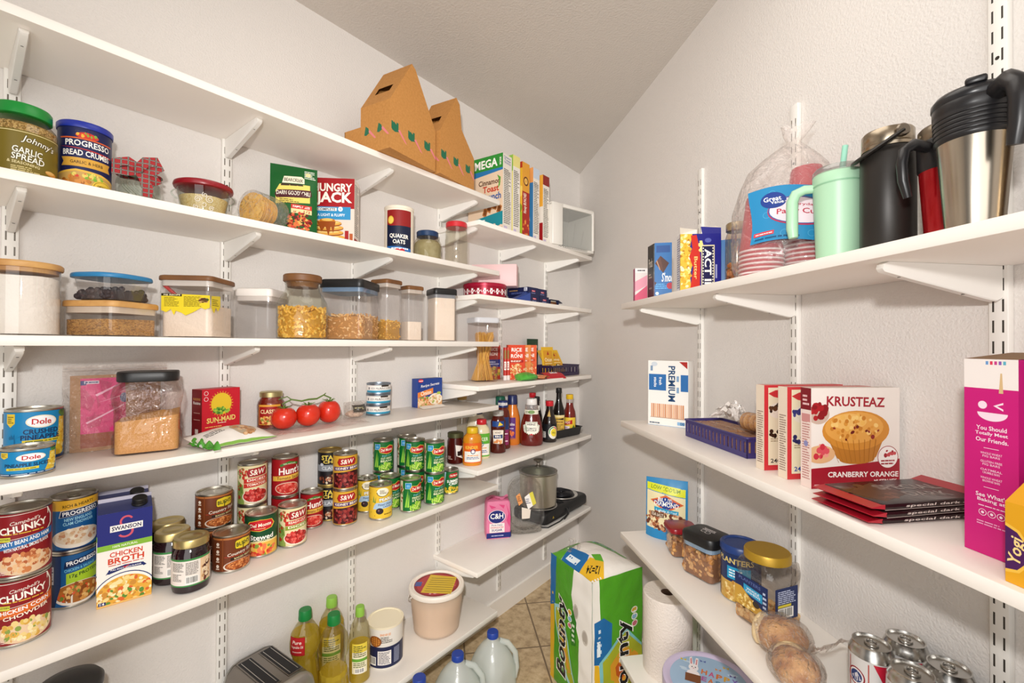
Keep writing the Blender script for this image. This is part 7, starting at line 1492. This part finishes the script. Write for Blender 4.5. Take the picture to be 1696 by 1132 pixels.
# muffin mixes: wide faces look along the shelf
def mix(kind):
    a = Art(.187/.18); a.R(0, 0, 1, 1, '#ece4dc')
    if kind == 0:
        a.P([(0, 0), (1, 0), (1, .27), (.4, .22), (0, .20)], '#a01a2c')
        a.T('KRUSTEAZ', .50, .86, .66, .10, '#a01a2c', .05, .0, -2).E(.08, .74, .12, .10, '#c8b0a0').B(.07, .77, .10, .07, ['#a81c24', '#c8383a', '#8a141c'], 20, .04, 3)
        a.P([(.15, .56), (.85, .56), (.73, .30), (.66, .25), (.36, .25), (.28, .30)], '#b9772a').E(.51, .28, .20, .05, '#b9772a').E(.50, .57, .38, .20, '#cf8a32').E(.48, .60, .33, .16, '#dfa04a').E(.42, .66, .20, .08, '#eab866').B(.48, .60, .3, .12, ['#e8b45a', '#d8943a', '#c47c28', '#f0c878'], 50, .025, 4).B(.48, .58, .3, .11, ['#8a1c18', '#6a1410'], 9, .024, 9)
        for k in range(9): a.P([(.20+.065*k, .48), (.208+.065*k, .47), (.305+.048*k, .25), (.30+.048*k, .25)], '#a86a24')
        a.E(.10, .34, .16, .09, '#e0b080').B(.08, .36, .12, .07, ['#d8505c', '#e89a8a', '#c83040'], 14, .03, 6).E(.86, .29, .12, .115, '#f4eeea').ring(.86, .29, .12, .115, .06, '#a01a2c').B(.86, .33, .08, .03, ['#a01a2c', '#c84a50'], 10, .02, 2).D(.78, .21, .94, .27, 2, '#a01a2c', 5)
        a.T('CRANBERRY ORANGE', .58, .125, .80, .055, '#fdf6f2', .05, 0, -1.5).T('MUFFIN MIX', .83, .05, .26, .035, '#fdf6f2', .04).D(.03, .02, .3, .05, 1, '#e8c0c4')
    else:
        a.R(0, 0, 1, 1, '#c8343a').R(.05, .06, 1, .97, '#e8dfc0').P([(.05, .90), (.14, .94), (1, .97), (1, .80), (.3, .82), (.12, .86)], '#c8343a').E(.16, .70, .10, .09, '#e8e0d0').B(.16, .72, .09, .06, ['#3a2a1c', '#5a3a24', '#2a1a14'] if kind == 1 else ['#2a2a5a', '#3a3a7a', '#4a4a8a'], 14, .03, 7).B(.15, .44, .08, .04, ['#3a2418', '#2a1a12'] if kind == 1 else ['#2a2a5a', '#3c3c70'], 5, .035, 8).D(.08, .33, .22, .38, 2, '#a89a7a').T('240', .14, .11, .12, .05, '#3a3a3a' if kind == 1 else '#2a4aa0', .04).E(.55, .70, .45, .12, '#e8e0d0').B(.4, .72, .35, .08, ['#3a2a1c', '#5a3a24', '#2a1a14'] if kind == 1 else ['#2a2a5a', '#3a3a7a', '#4a4a8a'], 30, .04, 4).T('C' if kind == 1 else 'B', .8, .92, .2, .09, '#fdf6f2', .03, .2)
        a.B(.45, .46, .25, .05, ['#3a2418', '#2a1a12'] if kind == 1 else ['#2a2a5a', '#3c3c70'], 8, .04, 5).D(.2, .34, .6, .42, 3, '#a89a7a').R(.2, .08, .5, .16, '#f4f0e4').T('240', .3, .12, .16, .05, '#3a3a3a' if kind == 1 else '#2a4aa0', .04)
    return a
def mixside(kind):
    a = Art(.25); a.R(0, 0, 1, 1, '#e8d4cc' if kind == 0 else '#e4d4c0').D(.15, .08, .85, .70, 24, '#b87a74' if kind == 0 else '#8a7466', 4)
    if kind == 0: a.R(0, .78, 1, 1, '#7a1420').D(.2, .82, .8, .94, 3, '#e8c0c0').R(.1, .66, .9, .74, '#c88a88').E(.5, .44, .2, .03, '#8a8ab8')
    return a
for k, (lb, s_) in enumerate((('muffin mix box with large golden muffin and red base', 2.0310), ('red edged mix box with chocolate chips, beside the purple basket', 1.9110), ('red edged mix box with blueberries, middle of the three', 1.9740))):
    kk = (0, 1, 2)[k]; P_ = RP(s_, .1015, 'G2'); carton('muffin_mix_box', lb, 'box', P_, RZR+pi/2, .185, .024, (.181, .176, .178)[k], '#ece4dc' if kk == 0 else '#d8908a', mix(kk), None, mixside(kk), group='muffin mix boxes')
# chocolate bars
for k, (lb, dr_, dz) in enumerate((('dark wrapped chocolate bar, bottom of the stack', 0, 0), ('dark wrapped chocolate bar, middle of the stack', .05, .0105), ('dark wrapped chocolate bar with red ends, top of the stack', .03, .021))):
    P_ = RP(2.152, .138, 'G2', dz); t = thing('chocolate_bar', lb, 'chocolate bar', P_, RZR+pi/2+dr_, 'stack of chocolate bars'); w, d, h = .178, .100, .0095
    DK = mat('#231113', .22, 0, 'dark_foil', bump=(40, .3, .003)); m = M(); m.box(-w/2, w/2, -d/2, d/2, 0, h, DK, .003); a = Art(w/d)
    a.P([(0, .55), (.45, .9), (.5, .35), (.1, .1)], '#4a2a20').B(.28, .5, .2, .3, ['#5a3424', '#6a4030', '#3a1e18'], 16, .08, 4).T("SPECIAL", .66, .62, .60, .22, '#8a807c', .04, 0, -6).T('DARK', .66, .30, .40, .2, '#8a807c', .04, 0, -6)
    m.art(a, w, d, ftop(w, d, h)); a = Art(w/h); a.T('special dark', .5, .5, .55, .5, '#d8ccc4', .03, .1).R(.02, .05, .98, .14, '#a89a94').D(.8, .4, .98, .6, 1, '#b8aca4'); m.art(a, w, h, ffront(w, d)); m.build('wrapper', t)
    for s_ in (-1, 1):
        m = M(); lift = .010 if (s_ > 0 and k == 2) else .0015
        RD = mat('#a8182a', .3, 0, 'red_foil'); x0, x1 = s_*(w/2-.004), s_*(w/2+.020)
        V = [(x0, -d/2, .002), (x0, d/2, .002), (x0, d/2, h-.001), (x0, -d/2, h-.001), (x1, -d/2, h*.4+lift-.0004), (x1, d/2, h*.4+lift-.0004), (x1, d/2, h*.4+lift+.0006), (x1, -d/2, h*.4+lift+.0006)]
        m.add(V, [(0, 1, 5, 4), (3, 2, 6, 7), (4, 5, 6, 7), (0, 4, 7, 3), (1, 2, 6, 5)], RD, False); m.build('crimped_end', t)
# magenta boxes and tea
P_ = RP(2.3060, .148, 'G2'); a = Art(.056/.242); a.R(0, 0, 1, 1, '#c81a78').R(0, .85, 1, 1, '#f0e8e4')
for k, c in enumerate(('#6a9ad0', '#d83a5a', '#c83a8a', '#8a5ab0', '#5ab0c8')): a.R(.42+.08*k, .972, .47+.08*k, .99, c)
a.P([(.66, .83), (.74, .83), (.72, .93), (.69, .93)], '#d8b888').E(.36, .765, .085, .020, '#f4dcea').P([(.56, .765), (.74, .785), (.74, .775), (.63, .765), (.74, .752), (.74, .742)], '#f4dcea').E(.54, .728, .28, .042, '#f4dcea', 24, 180, 360)
a.T('You Should', .52, .648, .56, .022, '#f8e4f0', .03).T('Totally Meet', .52, .618, .6, .022, '#f8e4f0', .03).T('Our Friends.', .53, .588, .6, .022, '#f8e4f0', .03).R(.38, .545, .66, .548, '#f4c8e0')
for k, (p_, q_) in enumerate((('WHOLE WHEAT', 'FIG BARS'), ('GLUTEN FREE', 'FIG BARS'), ('OATMEAL', 'CRUMBLE BARS'), ('WHOLE WHEAT', 'BROWNIE BARS'))): a.T(p_, .52, .520-.042*k, .4, .011, '#f4c8e0', .02).T(q_, .52, .505-.042*k, .32, .011, '#f4c8e0', .02)
a.R(.38, .345, .66, .348, '#f4c8e0').T("See What's", .52, .305, .58, .022, '#f8e4f0', .03).T('Baking at:', .53, .278, .54, .022, '#f8e4f0', .03).D(.28, .245, .8, .255, 1, '#f4c8e0')
for k in range(3): a.ring(.36+.17*k, .215, .075, .017, .16, '#f4dcea').E(.36+.17*k, .215, .03, .007, '#f4dcea')
a.D(.25, .15, .85, .175, 2, '#e89ac4')
b_ = Art(.3); b_.R(0, 0, 1, 1, '#b01a6c').T('REAL INGREDIENTS', .4, .45, .3, .05, '#7a1450', .02, 0, 90)
t = thing('fig_bar_box', 'tall bright magenta box with white winking face', 'box', P_, RZR-.02)
m = M(); m.box(-.028, .028, -.038, .038, 0, .242, mat('#c81a78', .45, 0, 'card'), .0008); m.art(a, .056, .242, ffront(.056, .076)); m.art(b_, .076, .242, fright(.056, .076)); m.art(Art(.3).R(0, 0, 1, 1, '#b01a6c'), .076, .242, fleft(.056, .076)); m.build('box_body', t)
m = M(); m.add([(-.028, -.038, .2422), (.028, -.038, .2422), (.028, .034, .250), (-.028, .034, .250)], [(0, 1, 2, 3)], mat('#8a6a4a', .7, 0, 'raw_card'), False); m.build('open_flap', t)
P_ = RP(2.3720, .128, 'G2'); a = Art(.3); a.R(0, 0, 1, 1, '#8a1a58').D(.1, .82, .95, .94, 2, '#d86a9a', 3).R(.3, .5, .4, .75, '#d88a8a')
carton('fig_bar_box', 'dark magenta box behind the bright one at the frame edge', 'box', P_, RZR-.05, .062, .085, .243, '#8a1a58', a)
P_ = RP(2.3985, .209, 'G2'); t = thing('tea_box', 'yellow tea box with purple emblem at the shelf edge', 'box', P_, RZR-.03); w, d, h = .088, .058, .112
m = M(); YG = mat('#e2a01c', .5, 0, 'card'); m.box(-w/2, w/2, -d/2, d/2, 0, h*.78, YG, .0008)
m.add([(-w/2, -d/2, h*.78), (w/2, -d/2, h*.78), (w/2, d/2, h*.78), (-w/2, d/2, h*.78), (-w/2+.01, -d/2+.012, h), (w/2-.002, -d/2+.012, h), (w/2-.002, d/2-.006, h), (-w/2+.01, d/2-.006, h)], [(0, 1, 5, 4), (1, 2, 6, 5), (2, 3, 7, 6), (3, 0, 4, 7), (4, 5, 6, 7)], YG, False)
a = Art(w/(h*.78)); a.R(0, 0, 1, 1, '#e2a41e').P([(0, .12), (.14, .16), (.24, .30), (.30, .42), (.24, .54), (.14, .68), (0, .74)], '#f0c04a').P([(0, .16), (.12, .19), (.21, .31), (.26, .42), (.21, .53), (.12, .65), (0, .70)], '#4a1a58').T('Yogi', .12, .42, .34, .17, '#f4d890', .04, .1, 84).D(.4, .9, .9, .96, 1, '#a8741a')
m.art(a, w, h*.78, ffront(w, d)); m.art(Art(.7).R(0, 0, 1, 1, '#d8981c').D(.1, .2, .9, .8, 6, '#8a5a14'), d, h*.78, fleft(w, d)); m.build('box_body', t)

# ================================================================ nut jar shelf
a = Art(.132/.192); a.R(0, 0, 1, 1, '#2a83b8').P([(.03, .80), (.95, .72), (.95, .86), (.03, .92)], '#d8dc2c').T('LOW SODIUM', .48, .835, .70, .065, '#6a8a1c', .03, 0, -5)
a.P([(.03, .16), (.95, .16), (.95, .71), (.03, .79)], '#e8dcb0').B(.48, .30, .46, .17, ['#8a4a2c', '#a8603c', '#6a3420', '#c08a60', '#d8b090'], 110, .032, 4, .55)
a.P([(.12, .63), (.5, .74), (.92, .60), (.5, .46)], '#d8642c').P([(.18, .625), (.5, .71), (.84, .60), (.5, .49)], '#1c3c8a').T('BLUE', .48, .655, .34, .065, '#f6f4ee', .04, 0, -3).T('DIAMOND', .51, .585, .58, .075, '#f6f4ee', .04, 0, -3).P([(.22, .53), (.8, .49), (.8, .43), (.22, .47)], '#2a9ac0').T('Lightly Salted', .51, .465, .5, .045, '#f2f8fa', .03, .1, -4)
a.R(.14, .36, .46, .44, '#6a4a38').T('SEA SALT', .30, .40, .28, .05, '#e8dcc8', .03, 0, -3)
pouch('almond_pouch', 'blue almond pouch standing at the shelf end', 'pouch', Vector((.912, 1.492, SH['G3']+.0004)), radians(11), .132, .192, .050, '#2a83b8', a, .0014, 7, .03)
NM = [mat('#c48848', .5, 0, 'nut'), mat('#a86e38', .5, 0, 'nut'), mat('#dcaa6c', .5, 0, 'nut')]
P_ = RP(1.478, .128, 'G3'); NB = mat('#8a5830', .7)
box_jar('nut_jar', 'small clear tub with dark red lid behind the black lidded one', 'jar', P_, face_cam(P_, 20), .080, .075, .088, .015, mat('#8f1620', .3), .014, .045, NB, .004, pieces=lambda c: bits(c, 'nut', 90, NM, .034, .032, .003, .045, 3), lidround=.005, taper=.010)
P_ = Vector((1.082, 1.322, SH['G3']+.0004))
t = box_jar('nut_jar', 'clear canister of shelled walnuts with black lid', 'jar', P_, radians(-24), .102, .088, .118, .018, BLACK, .026, .066, NB, .003, mat('#8aa4bc', .4), pieces=lambda c: bits(c, 'nut', 170, NM, .046, .039, .003, .066, 5, s=1.15), lidround=.007, amp=.006)
m = M(); a = Art(1); a.D(.1, .55, .9, .9, 2, '#c8c4c4', 4).ring(.36, .4, .16, .16, .25, '#c8c4c4').ring(.64, .36, .16, .16, .25, '#c8c4c4').T('NUTS', .5, .72, .7, .2, '#c8c4c4', .03, .2, 8); m.art(a, .05, .05, lambda x, y, l: (x-.025, y-.022, .1182+l)); m.build('lid_marking', t)
P_ = Vector((1.180, 1.264, SH['G3']+.0004)); r = .046; h = .136; t = thing('nut_can', 'tall blue cashew can with blue lid behind the gold lidded jar', 'can', P_, face_cam(P_, -10))
m = M(); m.lathe([(r-.001, 0), (r, .002), (r, h-.012)], TIN, 48, c1=False); m.build('body', t); m = M(); m.lathe([(r+.001, h-.018), (r+.0025, h-.017), (r+.0025, h-.004), (r-.001, h), (r-.006, h), (r-.008, h-.003), (.001, h-.003)], mat('#1c3a78', .35), 48); m.build('lid', t)
a = Art(1.2); a.R(0, .62, 1, 1, '#1c2f5c').T('PLANTERS', .45, .84, .74, .12, '#e0c878', .04).R(.3, .46, .75, .72, '#2a9ac8').D(.34, .5, .7, .68, 3, '#e8f4f8').R(0, 0, 1, .40, '#c9a04a').B(.5, .2, .5, .2, ['#e0c07a', '#d8b060', '#f0d89a', '#c08a3a'], 50, .05, 5, .5).R(0, 0, .08, 1, '#1c2f5c').E(.68, .42, .10, .10, '#4a3a2a')
m = M(); m.lathe([(r+.0002, .003), (r+.0002, h-.016)], ink('#1c2f5c'), 48, c0=False, c1=False); m.art(a, AW*r, h-.02, shift(fcyl(r+.0002, .003), AW*r), r*.11); m.build('label', t)
P_ = Vector((1.252, 1.178, SH['G3']+.0004)); t = thing('nut_jar', 'large clear cashew jar with gold lid, almost empty', 'jar', P_, face_cam(P_, -40)); w, d, h = .104, .100, .165; PJ = clear('#f2efec', .04, .7, .08, bump=(24, .6, .012))
m = M(); m.rloft([(w-.016, d-.016, 0), (w-.004, d-.004, .004), (w, d, .014), (w, d, .030), (w-.006, d-.006, .036), (w-.006, d-.006, .108), (w, d, .116), (w+.002, d+.002, .130), (w-.012, d-.008, .142), (.082, .082, .150, .041), (.080, .080, .154, .04)], PJ, .022, 8, c1=False); m.build('body', t)
m = M(); m.tube([(.02, d/2-.002, .128), (.02, d/2+.014, .130), (.02, d/2+.018, .112), (.02, d/2+.010, .075), (.02, d/2-.002, .045)], .009, PJ, 10); m.build('handle_grip', t)
m = M(); m.lathe([(.0465, .148), (.0485, .149), (.0485, .164), (.046, .168), (.001, .1685)], mat('#b8922c', .42, .45, 'gold_lid', bump=(400, .1, .0005)), 56); m.build('lid', t)
m = M(); CN = [mat('#d8a868', .5, 0, 'cashew'), mat('#c8925a', .5, 0, 'cashew'), mat('#e2bc84', .5, 0, 'cashew')]; bits(m, 'nut', 110, CN, .046, .041, .003, .028, 6, s=1.2); heap(m, .044, .039, .002, .016, mat('#b8844a', .7), 3, .004); m.build('contents', t)['kind'] = 'stuff'
a = Art(1.1); a.R(0, 0, 1, 1, '#1a2a5a').T('PLANTERS', .46, .88, .66, .10, '#5a6aa0', .03, 0, -3).P([(.28, .5), (.28, .76), (.84, .70), (.84, .42)], '#2a9ac8').T('WHOLE', .56, .64, .38, .07, '#f2f8fa', .03, 0, -4).T('CASHEWS', .56, .55, .44, .07, '#f2f8fa', .03, 0, -4).P([(0, 0), (1, 0), (.9, .2), (.5, .38), (.2, .62), (0, .6)], '#c89a3a').B(.35, .2, .36, .2, ['#e8cc7a', '#d8b450', '#f2dc9a', '#b88a34'], 60, .045, 5, .5).E(.66, .28, .10, .10, '#3a2c20').D(.86, .15, .96, .85, 5, '#c8d4ec', 6)
m = M(); lw = .088; m.art(a, lw, .070, lambda x, y, l: (x-.046, -d/2+.0025-l-.0006, .0365+y)); b_ = Art(.9); b_.R(0, 0, 1, 1, '#1a2a5a').D(.12, .5, .9, .92, 7, '#c8d0e8', 4).R(.12, .40, .7, .48, '#e2d03a').bars(.12, .06, .8, .38, 16)
m.art(b_, .068, .070, lambda x, y, l: (w/2-.0025+l+.0006, x-.036, .0365+y)); m.build('label', t)
# bread rolls in a bag
P_ = RP(1.966, .160, 'G3'); t = thing('bread_bag', 'clear knotted bag holding two bread rolls beside the soda cans', 'bag of bread', P_, RZR+.3)
CRUST = mat('#a8682c', .6, 0, 'bread_crust', bump=(70, .8, .006), var=(45, '#dca866')); CUT = mat('#ecd2a4', .8, 0, 'bread_crumb', bump=(160, .6, .003))
for k, (x, y, z, rx, ry, rz_, q) in enumerate(((-.036, .014, .038, .048, .044, .036, .3), (.030, -.046, .034, .042, .038, .032, -.7))):
    m = M(); m.ball((0, 0, 0), rx, ry, rz_, CRUST, 24, 14, lump=.10, rot=Matrix.Rotation(q, 4, 'Z')); 
    for v in m.v: pass
    m.v = [(a_+x, b_+y, max(.0022, c_+z)) for a_, b_, c_ in m.v]
    m.ball((x-.8*rx*cos(q), y-.8*rx*sin(q), z), .016, ry*.78, rz_*.85, CUT, 16, 8, rot=Matrix.Rotation(q, 4, 'Z')); m.build('bread_roll', t)
m = M(); BAGM = clear('#fbf6f2', .08, .9, .09, bump=(75, 1.0, .020), haze=.06, name='plastic_film')
for x, y, z, rx, ry, rz_ in ((-.036, .014, .040, .055, .050, .041), (.030, -.046, .036, .049, .044, .037)):
    q0 = len(m.v); m.ball((0, 0, 0), rx, ry, rz_, BAGM, 28, 16, lump=.14); m.v[q0:] = [(a_+x, b_+y, max(.0005, c_+z)) for a_, b_, c_ in m.v[q0:]]
m.grid(lambda u, v: (.005+.065*u, .02+.05*(v-.5)*(.3+u)+.01*sin(u*9), .030+.055*u-.02*(v-.5)**2+.012*noise.noise(Vector((u*6, v*6, 3)))), 14, 10, BAGM); m.build('clear_bag', t)
# soda cans
def soda():
    a = Art(.95); a.R(0, 0, 1, 1, '#cdc9c6').E(.22, .62, .16, .17, '#8a2430').E(.22, .62, .135, .145, '#d8d4d2').E(.22, .62, .11, .115, '#2a3a6a').P([(.14, .6), (.24, .7), (.32, .58), (.22, .52)], '#c8c4c8').R(.16, .12, .34, .4, '#22305c').D(.17, .13, .33, .39, 7, '#c8ccd8', 4).R(.08, .0, .10, .95, '#a8443c').R(.42, .0, .44, .95, '#a8443c')
    a.P([(.5, .98), (.75, .98), (1, .4), (1, .1), (.8, .35)], '#b81c34').P([(.5, .3), (.9, .1), (.9, .0), (.5, .05)], '#2a4a8c').T('PEPSI', .74, .22, .4, .16, '#2a4a8c', .04, .2); return a
for lb, s_, off in (('silver soda can nearest the bread bag, open shelf side', 2.080, .1095), ('silver soda can nearest the bread bag, wall side', 2.080, .0405), ('silver soda can away from the bread bag, open shelf side', 2.149, .1095), ('silver soda can away from the bread bag, wall side', 2.149, .0405)):
    P_ = RP(s_, off, 'G3'); t = thing('soda_can', lb, 'can', P_, face_cam(P_, 4), 'silver soda cans'); r = .033; AL = mat('#c8c6c2', .25, 1.0, 'aluminium')
    m = M(); m.lathe([(r-.009, .004), (r-.007, 0), (r-.003, .006), (r, .012), (r, .104), (r-.003, .112), (r-.006, .119), (r-.0055, .1215), (r-.0075, .1215), (r-.009, .117), (.001, .117)], AL, 48)
    m.art(soda(), AW*r, .088, shift(fcyl(r+.0002, .014), AW*r), r*.11); m.build('body', t)
    m = M(); m.tube([(.009*cos(q), .002+.011*sin(q), .1195) for q in [2*pi*i/18 for i in range(18)]], .0018, AL, 6, True); m.box(-.004, .004, -.003, .003, .1172, .1192, AL, .0005); m.lathe([(.002, .117), (.002, .1202), (.001, .1204)], AL, 12); m.build('pull_tab', t)
P_ = RP(2.405, .118, 'G3'); t = thing('serving_case', 'dark grey flat lidded case at the frame corner', 'case', P_, RZR+.05); m = M(); m.box(-.11, .11, -.09, .09, 0, .14, mat('#2b2c2c', .5), .006); m.build('case_body', t)
m = M(); m.box(-.113, .113, -.093, .093, .1405, .178, mat('#303231', .5), .008)
m.build('case_lid', t)
# ================================================================ low shelf: paper towel and round tin
P_ = RP(1.376, .118, 'G4'); t = thing('paper_towel_roll', 'white paper towel roll standing on the low shelf', 'paper towel roll', P_, 0); r, h = .077, .250; PT_ = mat('#ece2d8', .9, 0, 'paper_towel', bump=(170, .8, .003))
m = M(); m.lathe([(.021, 0), (r-.002, 0), (r, .003), (r, h-.003), (r-.003, h), (.021, h), (.021, .002)], PT_, 56, c0=False, c1=False); m.build('paper', t)
m = M(); m.lathe([(.0208, .0), (.0208, h-.001), (.0195, h-.001), (.0195, .004), (.001, .004)], mat('#6a5040', .85, 0, 'cardboard_tube'), 32, c1=False); m.build('cardboard_core', t)
P_ = RP(1.630, .131, 'G4'); t = thing('round_tin', 'large round lilac tin with painted spring lid under the nut shelf', 'tin', P_, face_cam(P_, 0)); r = .118; h = .150; LI = mat('#cbbfda', .35, 0, 'lilac_enamel')
m = M(); m.lathe([(r-.003, 0), (r, .003), (r, h-.02)], LI, 64, c1=False); m.build('body', t)
m = M(); m.lathe([(r, h-.026), (r+.0025, h-.025), (r+.0025, h-.006), (r+.001, h-.001), (r-.003, h), (r-.012, h-.001), (r-.016, h-.004), (.001, h-.004)], LI, 64); a = Art(1)
a.E(.5, .5, .5, .5, '#9fbcd8', 56); 
for k in range(14): a.E(.5+.34*cos(k*2.4), .5+.30*sin(k*1.7), .05, .018, '#c4d8ea')
a.E(.30, .70, .065, .075, '#f4eef0').P([(.25, .74), (.24, .90), (.27, .93), (.295, .76)], '#f4eef0').P([(.31, .76), (.325, .92), (.36, .92), (.355, .74)], '#f4eef0').P([(.258, .77), (.252, .88), (.268, .90), (.28, .77)], '#d8848a').P([(.325, .77), (.333, .89), (.348, .89), (.342, .77)], '#d8848a').E(.28, .71, .008, .012, '#2a2a30').E(.325, .71, .008, .012, '#2a2a30').E(.30, .685, .010, .008, '#d8848a').E(.30, .56, .085, .09, '#f4eef0').R(.20, .40, .40, .56, '#7a4a2c')
for x, y, c in ((.42, .88, '#5a6ab0'), (.72, .86, '#d8b02a'), (.80, .72, '#5a4a8a'), (.62, .78, '#d88a3a'), (.16, .82, '#d8c02a')): a.P([(x, y), (x-.04, y+.03), (x-.035, y-.02)], c).P([(x, y), (x+.04, y+.03), (x+.035, y-.02)], c)
for k, (ch, c) in enumerate(zip('HAPPY', ('#d8742c', '#c85a8a', '#d8742c', '#d8a02a', '#7a5ab0'))): a.T(ch, .44+.095*k, .66-.012*k, .075, .10, c, .06, 0, -6)
for k, (ch, c) in enumerate(zip('EASTER', ('#b05a9a', '#d8742c', '#5a8ab0', '#d8a02a', '#c85a8a', '#7a5ab0'))): a.T(ch, .44+.085*k, .52-.01*k, .066, .09, c, .06, 0, -6)
for k in range(9): a.E(.18+.08*k, .24+.03*(k % 2), .035, .045, ('#e8b0c4', '#f0d878', '#a8d0a0')[k % 3])
dd = 2*(r-.018); m.art(a, dd, dd, lambda x, y, l: (x-dd/2, y-dd/2, h-.004+l+.0002)); m.build('lid', t)
